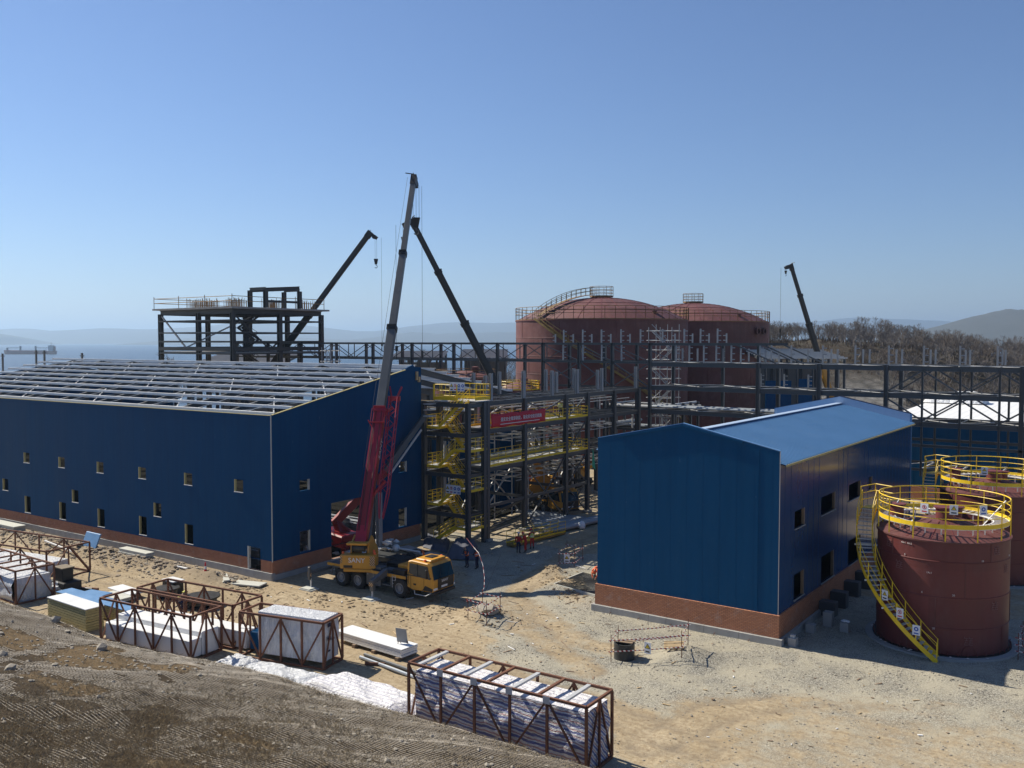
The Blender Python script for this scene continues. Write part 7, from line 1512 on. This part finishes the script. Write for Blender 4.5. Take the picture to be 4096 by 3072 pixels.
# concrete blocks and frames standing in the shade of the right hall
blk = [(3166, 2588, .5, .55, 0), (3238, 2530, .55, .5, 0), (3308, 2507, .6, .95, 0), (3375, 2530, .55, .62, 0)]
for i, (px, py, w, h, _) in enumerate(blk):
    p = PZ(px, py); r = thing('concrete_block', ['small concrete block nearest the right hall corner', 'low concrete block in the hall shade, second from the corner', 'tall pale concrete block in the hall shade', 'concrete block with a white rag on top in the hall shade'][i], 'block', p, 'concrete blocks in the hall shade')
    MB().box((p.x - w / 2, p.y, -.1), (p.x + w / 2, p.y + w, h)).build('body', 'concrete', r, bevel=.02)
    if i == 0: MB().box((p.x - .13, p.y + .12, h), (p.x + .13, p.y + .4, h + .16)).build('lug', 'galv', r)
    if i == 3: mb = MB(); mb.blob((p.x, p.y + .3, h + .06), .2, (1.3, 1, .35), .4, 2); tag(mb.build('rag', 'white'), 'white rag lying on a concrete block in the shade', 'rag')
for i, (px, py, w, h) in enumerate([(3306, 2466, 1.1, 1.0), (3350, 2430, 1.1, 1.1), (3400, 2386, 1.2, 1.1), (3450, 2352, 1.2, 1.2)]):
    p = PZ(px, py); mb = MB(); mb.box((p.x - w / 2, p.y, -.1), (p.x + w / 2, p.y + .8, h)); tag(mb.build('formwork_box', 'steel', bevel=.03), 'dark formwork box in the row along the shaded side of the right hall', 'formwork', 'formwork boxes along the right hall')
# walkway section, pipes and wrapped pipes on the ground beneath the rack
def ground_goods():
    a, b = PZ(2055, 2192), PZ(2262, 2140); r = thing('walkway_section', 'yellow railed walkway section lying on the ground by the red-clad workers', 'walkway', a); d = (b - a).normalized(); n_ = Z.cross(d)
    MB().prism([a + Z * .1, b + Z * .1, b + n_ * .9 + Z * .1, a + n_ * .9 + Z * .1], Z * .22).build('deck', 'yellow_old', r); mb = MB(); railing(mb, [a + Z * .3, b + Z * .3], step=1.2, toe=.15); railing(mb, [a + n_ * .9 + Z * .3, b + n_ * .9 + Z * .3], step=1.2, toe=.15); mb.build('railing', 'yellow', r)
    p, q = PZ(2180, 2118, .4), PZ(2395, 2068, .4)
    for k in range(3): o = (q - p).normalized().cross(Z) * (k * .5); tag(MB().tube(p + o, q + o, .24, 12).build('large_pipe', 'pipe_grey', smooth=40), 'large grey pipe lying below the rack, in the bundle by the walkway section', 'pipe', 'large pipes below the rack')
    for k in range(9):
        s = PZ(2105 + k * 4, 2040 + k * 8, .25); e = PZ(2345 - k * 3, 2072 + k * 3, .25); tag(MB().tube(s, e, .14, 8).build('pipe', 'pipe_grey' if k % 3 else 'post_white', smooth=40), 'long grey pipe lying on the ground between the rack columns', 'pipe', 'pipes between the rack columns')
    for k, (u, v) in enumerate((((1960, 2110), (2080, 2062)), ((1955, 2130), (2040, 2100)), ((1975, 2098), (2110, 2052)))):
        tag(MB().tube(PZ(*u, .3), PZ(*v, .3), .11, 8).build('pipe', 'steel'), 'dark pipe lying behind the stair tower foot', 'pipe', 'dark pipes by the stair tower')
    p = PZ(2326, 2115); mb = MB(); mb.blob(p + Z * .35, .45, (1, 1, .95), .15, 2); tag(mb.build('sack', 'white', smooth=60), 'white bulk sack standing beside the grey pipes', 'sack')
    p = PX(2362, 1930, -52.3); mb = MB(); mb.prism([(-52.05, p.y - .1, 5.0), (-52.0, p.y + .5, 4.6), (-52.05, p.y + .15, 6.6), (-52.05, p.y - .05, 7.0)], (.06, 0, 0)); tag(mb.build('cloth', 'green_cloth'), 'green cloth hanging on the rack column beside the right hall', 'cloth')
    # ball-ended pipe and sheets behind the crane cab
    p, q = PZ(1585, 2192, .3), PZ(1680, 2208, .3); tag(MB().tube(p, q, .1, 8).blob(p, .36, jit=0, sub=2).build('float', 'white', smooth=60), 'white ball-ended pole lying behind the crane', 'pole')
    for k, (px, py, L, w, rot, m) in enumerate(((1650, 2200, 3.4, 1.4, -.25, 'galv'), (1690, 2212, 3.0, 1.2, -.1, 'galv'), (1655, 2226, 2.6, .3, .1, 'rust'), (1640, 2240, 2.0, .25, -.6, 'wood'))): board(['wide pale metal sheet behind the crane deck', 'second pale metal sheet behind the crane cab', 'rusty strip on the ground behind the crane deck', 'wooden strip on the ground behind the crane deck'][k], px, py, L, w, .06, rot, .1, m)
    sheet('tarpaulin', 'dark grey tarpaulin draped over a heap at the foot of the stairs', 'tarpaulin', [PZ(1780, 2240), PZ(1905, 2245), PZ(1910, 2190), PZ(1830, 2170)], 'grey_cloth', .2, 21, 20, 14, .1, .75)
    sheet('tarpaulin', 'blue grey sheet over the rubble between crane and stair tower', 'tarpaulin', [PZ(1690, 2190), PZ(1790, 2215), PZ(1800, 2160), PZ(1700, 2140)], 'grey_cloth', .12, 22, 20, 14, .05, .25)
    mb = MB()
    for k in range(70): p = PZ(rng.uniform(1480, 1590), rng.uniform(2120, 2215)); mb.blob(p + Z * rng.uniform(.05, .9) * (1 if p.x < -55 else .4), rng.uniform(.1, .4), (1.5, 1, .6), .35)
    tag(mb.build('rubble', 'white'), 'pale rubble and offcuts beside the doorway of the long hall', None, kind='stuff')
    # orange and red plant seen through the rack
    p = PD(2085, 1950, 118); p.z = 0; r = thing('red_machine', 'red machine standing behind the rack legs', 'machine', p); MB().box((p.x - 1.5, p.y, .6), (p.x + 1.6, p.y + 2, 3.6)).build('body', 'lift_red', r, bevel=.1); MB().box((p.x - 1.0, p.y - .05, 1.4), (p.x + .9, p.y, 2.8)).build('grille', 'black', r)
    for x in (-1, 1.1): tyre(r, p + V((x, .2, .5)), .5, .4)
    for i, (px, dep, lb) in enumerate(((2300, 121, 'orange excavator behind the rack legs near the right hall'), (2165, 131, 'orange excavator with lowered arm farther behind the rack'))):
        p = PD(px, 1960, dep); p.z = 0; r = thing('excavator', lb, 'excavator', p)
        for y in (-1.1, 1.1):
            mb = MB(); mb.prism([(p.x - 2, p.y + y - .25, .15), (p.x - 1.6, p.y + y - .25, 0), (p.x + 1.6, p.y + y - .25, 0), (p.x + 2, p.y + y - .25, .3), (p.x + 1.8, p.y + y - .25, .85), (p.x - 1.8, p.y + y - .25, .85)], (0, .5, 0)); mb.build('track', 'rubber', r)
        MB().box((p.x - 2.2, p.y - 1.3, 1.1), (p.x + 1.4, p.y + 1.3, 2.3)).build('body', 'crane_yellow', r, bevel=.15); c = MB().box((p.x + .1, p.y - 1.28, 2.3), (p.x + 1.4, p.y - .2, 3.2)).build('cab', 'cab_glass', r, bevel=.08); MB().box((p.x + .05, p.y - 1.3, 3.2), (p.x + 1.45, p.y - .15, 3.32)).build('cab_roof', 'crane_yellow', c)
        mb = MB(); mb.bar((p.x + 1.2, p.y + .2, 2), (p.x + 4, p.y + .2, 3.6), .4, .55); mb.build('arm', 'crane_yellow', r); MB().bar((p.x + 4, p.y + .2, 3.6), (p.x + 5.6, p.y + .2, 1.6), .32, .42).build('stick', 'crane_yellow', r); MB().prism([(p.x + 5.2, p.y - .4, 2.2), (p.x + 6.0, p.y - .4, 2.2), (p.x + 5.8, p.y - .4, 1.2), (p.x + 5.0, p.y - .4, 1.4)], (0, 1.2, 0)).build('bucket', 'steel_dark', r)
ground_goods()
for i, (px, pt) in enumerate(((10, 1414), (144, 1401), (177, 1401), (328, 1412))):
    p = PY(px, pt, 88); zt = p.z - 1.0; r = thing('steel_post', ['pale post with side arms at the far left beyond the hall roof', 'pale post with side arms, left of the pair beyond the hall roof', 'pale post with side arms, right of the pair beyond the hall roof', 'short pale post beyond the middle of the hall roof'][i], 'post', (p.x, p.y, 0)); MB().bar((p.x, p.y, 0), (p.x, p.y, zt + 1.0), .28, .28).build('shaft', 'boom_grey', r); MB().bar((p.x - .6, p.y, zt + .5), (p.x + .6, p.y, zt + .5), .2, .16).build('arm', 'boom_grey', r)
# ================================================================ ships
def ship(label, px0, px1, py, L, group=None, cargo=True, m='ship_hull'):
    a, b = PZ(px0, py, SEA), PZ(px1, py, SEA); c = (a + b) / 2; d = (b - a).normalized(); e = Z.cross(d); r = thing('cargo_ship', label, 'ship', (c.x, c.y, SEA), group); L = (b - a).length; Wd = L * .14; H = L * .062; P = lambda u, v, z: c + d * (u * L) + e * (v * Wd) + Z * z
    dk = [(-.5, 0), (-.42, -.45), (-.3, -.5), (.36, -.5), (.47, -.4), (.5, 0), (.47, .4), (.36, .5), (-.3, .5), (-.42, .45)]; wl = [(-.455, 0)] + dk[1:6] + dk[6:]
    mb = MB(); lo = [P(u * .97, v * .92, -3) for u, v in dk]; hi = [P(u, v, H * (1.25 if u < -.4 else 1)) for u, v in dk]; n = len(dk); mb.add(lo + hi, [tuple(range(n, 2 * n))] + [(i, (i + 1) % n, n + (i + 1) % n, n + i) for i in range(n)]); mb.build('hull', m, r)
    box = lambda n_, mat, u0, u1, v0, v1, z0, z1, par=r: MB().prism([P(u0, v0, z0), P(u1, v0, z0), P(u1, v1, z0), P(u0, v1, z0)], Z * (z1 - z0)).build(n_, mat, par)
    s = box('deckhouse', 'ship_white', .36, .44, -.4, .4, H, H + L * .085); box('bridge', 'ship_white', .37, .42, -.5, .5, H + L * .085, H + L * .105, s); box('funnel', m, .44, .465, -.15, .15, H, H + L * .085); MB().tube(P(.39, 0, H + L * .1), P(.39, 0, H + L * .16), L * .004).build('mast', 'ship_grey', r)
    for k in range(5): box('hatch', 'ship_grey', -.34 + k * .13, -.24 + k * .13, -.35, .35, H, H + L * .012)
    if cargo:
        for u, s_ in ((-.43, 1), (-.185, -1), (.10, 1), (.355, -1)): box('crane_post', 'ship_grey', u - .012, u + .012, -.1, .1, H, H + L * (.09 if abs(u) < .3 else .06)); MB().bar(P(u, 0, H + L * .06), P(u + .2 * s_, 0, H + L * .055), L * .008).build('derrick', 'ship_grey', r)
    return r
ship('freighter with deck cranes anchored at the left of the bay', 15, 229, 1417, 120)
ship('long low bulk carrier far out behind the steel tower', 480, 612, 1373.2, 290, cargo=False)
ship('faint low ship farthest out, left of the bulk carrier', 392, 478, 1371.3, 250, cargo=False)
# ================================================================ leafless trees
def tree_mesh(seed, h=8.0, levels=5, spread=.55):
    r = random.Random(seed); mb = MB(); tr = MB()
    def grow(mbx, p, d, l, rad, lev):
        pts = [p]; q = p; dd = d
        for _ in range(3): dd = (dd + V((r.gauss(0, .13), r.gauss(0, .13), r.gauss(.03, .08)))).normalized(); q = q + dd * l / 3; pts.append(q)
        n = 6 if lev == 0 else 4 if lev < 3 else 3
        mbx.path(pts, [rad, rad * .9, rad * .8, rad * .65], n)
        if lev < levels:
            for k in range(r.choice((2, 3, 3)) if lev else 3):
                a = r.uniform(0, 6.28); t = spread * r.uniform(.6, 1.35); nd = (dd + V((math.cos(a) * t, math.sin(a) * t, r.uniform(-.05, .35)))).normalized(); grow(mb, pts[-1] if k < 2 else pts[2], nd, l * r.uniform(.62, .86), max(.022, rad * .6), lev + 1)
    grow(tr, V((0, 0, -.3)), V((r.gauss(0, .12), r.gauss(0, .12), 1)).normalized(), h * .32, h * .022, 0); return tr, mb
protos = []
for s in range(6):
    tr, mb = tree_mesh(s + 3, 8.5, 6 if s < 4 else 5, .5 + .05 * s); me1 = tr.build('trunk', 'bark', smooth=60); me2 = mb.build('crown', ('bark', 'bark_brown')[s % 2]); protos.append((me1.data, me2.data)); bpy.data.objects.remove(me1); bpy.data.objects.remove(me2)
def plant_tree(x, y, z, s, k, label, group):
    r = thing('bare_tree', label, 'tree', (x, y, z), group)
    for nm, d in zip(('trunk', 'crown'), protos[k % len(protos)]): o = bpy.data.objects.new(nm, d); COL.objects.link(o); o.parent = r
    r.rotation_euler.z = rng.uniform(0, 6.28); r.scale = (s, s, s * rng.uniform(.9, 1.1)); return r
cnt = 0; lats = np.linspace(21, 168, 118)
for lat in lats:
    for row in range(3):
        l = lat + rng.normal(0, .9); dep = 280 + row * 12 + rng.uniform(-6, 6) if l < 92 else 258 - (l - 92) * .25 + row * 12 + rng.uniform(-8, 8)
        p = LD(l, dep); z = float(ground_h(p.x, p.y)); px = 2048 + l / dep * FPX
        if px > 4200 or rng.random() < (.5 if l < 45 else .22): continue
        plant_tree(p.x, p.y, z, rng.uniform(.60, .82) * (1.0 if l > 40 else .88), int(rng.integers(6)), 'bare grey tree in the leafless wood along the knoll', 'bare trees along the knoll'); cnt += 1
for k in range(80):                             # lower right slope
    l = rng.uniform(94, 142); dep = rng.uniform(205, 250); p = LD(l, dep); plant_tree(p.x, p.y, float(ground_h(p.x, p.y)), rng.uniform(.5, .8), int(rng.integers(6)), 'bare grey tree in the leafless wood on the slope right of the knoll', 'bare trees on the slope')
for px, dep, s, lb in ((615, 175, .75, 'bare tree at the left foot of the open steel tower'), (1640, 235, 1.15, 'bare tree behind the girder bridge right of the main crane boom'), (1975, 250, .9, 'bare tree behind the sheds left of the great tanks'), (2000, 260, 1.0, 'slim bare tree close to the left side of the great tanks')):
    p = PD(px, 1470, dep); plant_tree(p.x, p.y, 6.5 if dep > 200 else 8.0, s * 1.2, int(px) % 6, lb, None)
def shrubs():
    mb = MB(); r = random.Random(5)
    for k in range(2600):
        l = r.uniform(34, 155); dep = r.uniform(212, 282); p = LD(l, dep); z = float(ground_h(p.x, p.y)); h = r.uniform(.4, 1.5)
        if 66 < l < 110 and 220 < dep < 238: continue
        for _ in range(6): q = V((p.x + r.gauss(0, .5), p.y + r.gauss(0, .5), z)); t = q + V((r.gauss(0, .35), r.gauss(0, .35), h * r.uniform(.6, 1.2))); s = RT * r.uniform(.03, .07); mb.add([q - s, q + s, t + s * .4, t - s * .4], [(0, 1, 2, 3)])
    tag(mb.build('scrub_brush', 'scrub_twig'), 'brown scrub covering the knoll', None, kind='stuff')
M('scrub_twig', (.12, .075, .04), .9, 0, .5, .12)
shrubs()
def far_copse():
    mb = MB(); r = random.Random(9)
    for k in range(160):
        px = r.uniform(1330, 2110) if k % 3 else r.uniform(640, 1290); p = PD(px, 1450, r.uniform(225, 245)); z = 6.5 + r.uniform(-1, 1.5)
        for _ in range(16): q = V((p.x + r.gauss(0, 1.2), p.y + r.gauss(0, 1), z)); t = q + V((r.gauss(0, 1.2), r.gauss(0, 1), r.uniform(2, 5.5))); mb.path([q, q.lerp(t, .5) + V((r.gauss(0, .2), 0, 0)), t], [.06, .04, .02], 3)
    tag(mb.build('thicket', 'bark'), 'low leafless thicket beyond the sheds', None, kind='stuff')
far_copse()
def woodland():
    mb = MB(); r = random.Random(21)
    for k in range(1150):
        l = r.uniform(24, 170); dep = r.uniform(292, 318) if l < 92 else r.uniform(225, 300); p = LD(l, dep); z = float(ground_h(p.x, p.y)); h = r.uniform(3.2, 5.6) * (.85 if l < 50 else 1); t = V((p.x, p.y, z)); q = t + V((r.gauss(0, .3), r.gauss(0, .3), h * .45)); mb.path([t, t.lerp(q, .5) + V((r.gauss(0, .15), 0, 0)), q], [.12, .09, .07], 3)
        for _ in range(9):
            a = q + V((0, 0, r.uniform(-h * .15, h * .1))); e = a + V((r.gauss(0, h * .17), r.gauss(0, h * .17), h * r.uniform(.25, .55))); m = a.lerp(e, .5) + V((r.gauss(0, .3), 0, 0)); mb.path([a, m, e], [.05, .035, .02], 3)
            for _ in range(3): f = m.lerp(e, r.random()); g = f + V((r.gauss(0, .8), r.gauss(0, .8), r.uniform(.3, 1.3))); s = RT * .022; mb.add([f - s, f + s, g], [(0, 1, 2)])
    tag(mb.build('woodland', 'bark'), 'dense leafless wood behind the front row of trees', None, kind='stuff')
woodland()
# ================================================================ sea air
def haze():
    m, n, b = nt('haze'); n.nodes.remove(b); v = n.nodes.new('ShaderNodeVolumePrincipled'); v.inputs['Color'].default_value = (.53, .745, 1, 1); v.inputs['Density'].default_value = HAZE; v.inputs['Anisotropy'].default_value = .35
    n.links.new(v.outputs[0], n.nodes['Material Output'].inputs['Volume']); MATS['haze'] = m
    mb = MB(); mb.box((-31000, -3000, -26), (27000, 28000, 420)); o = mb.build('haze', 'haze'); o['kind'] = 'stuff'; o['label'] = 'pale sea haze over the bay'
HAZE = .000115
haze()
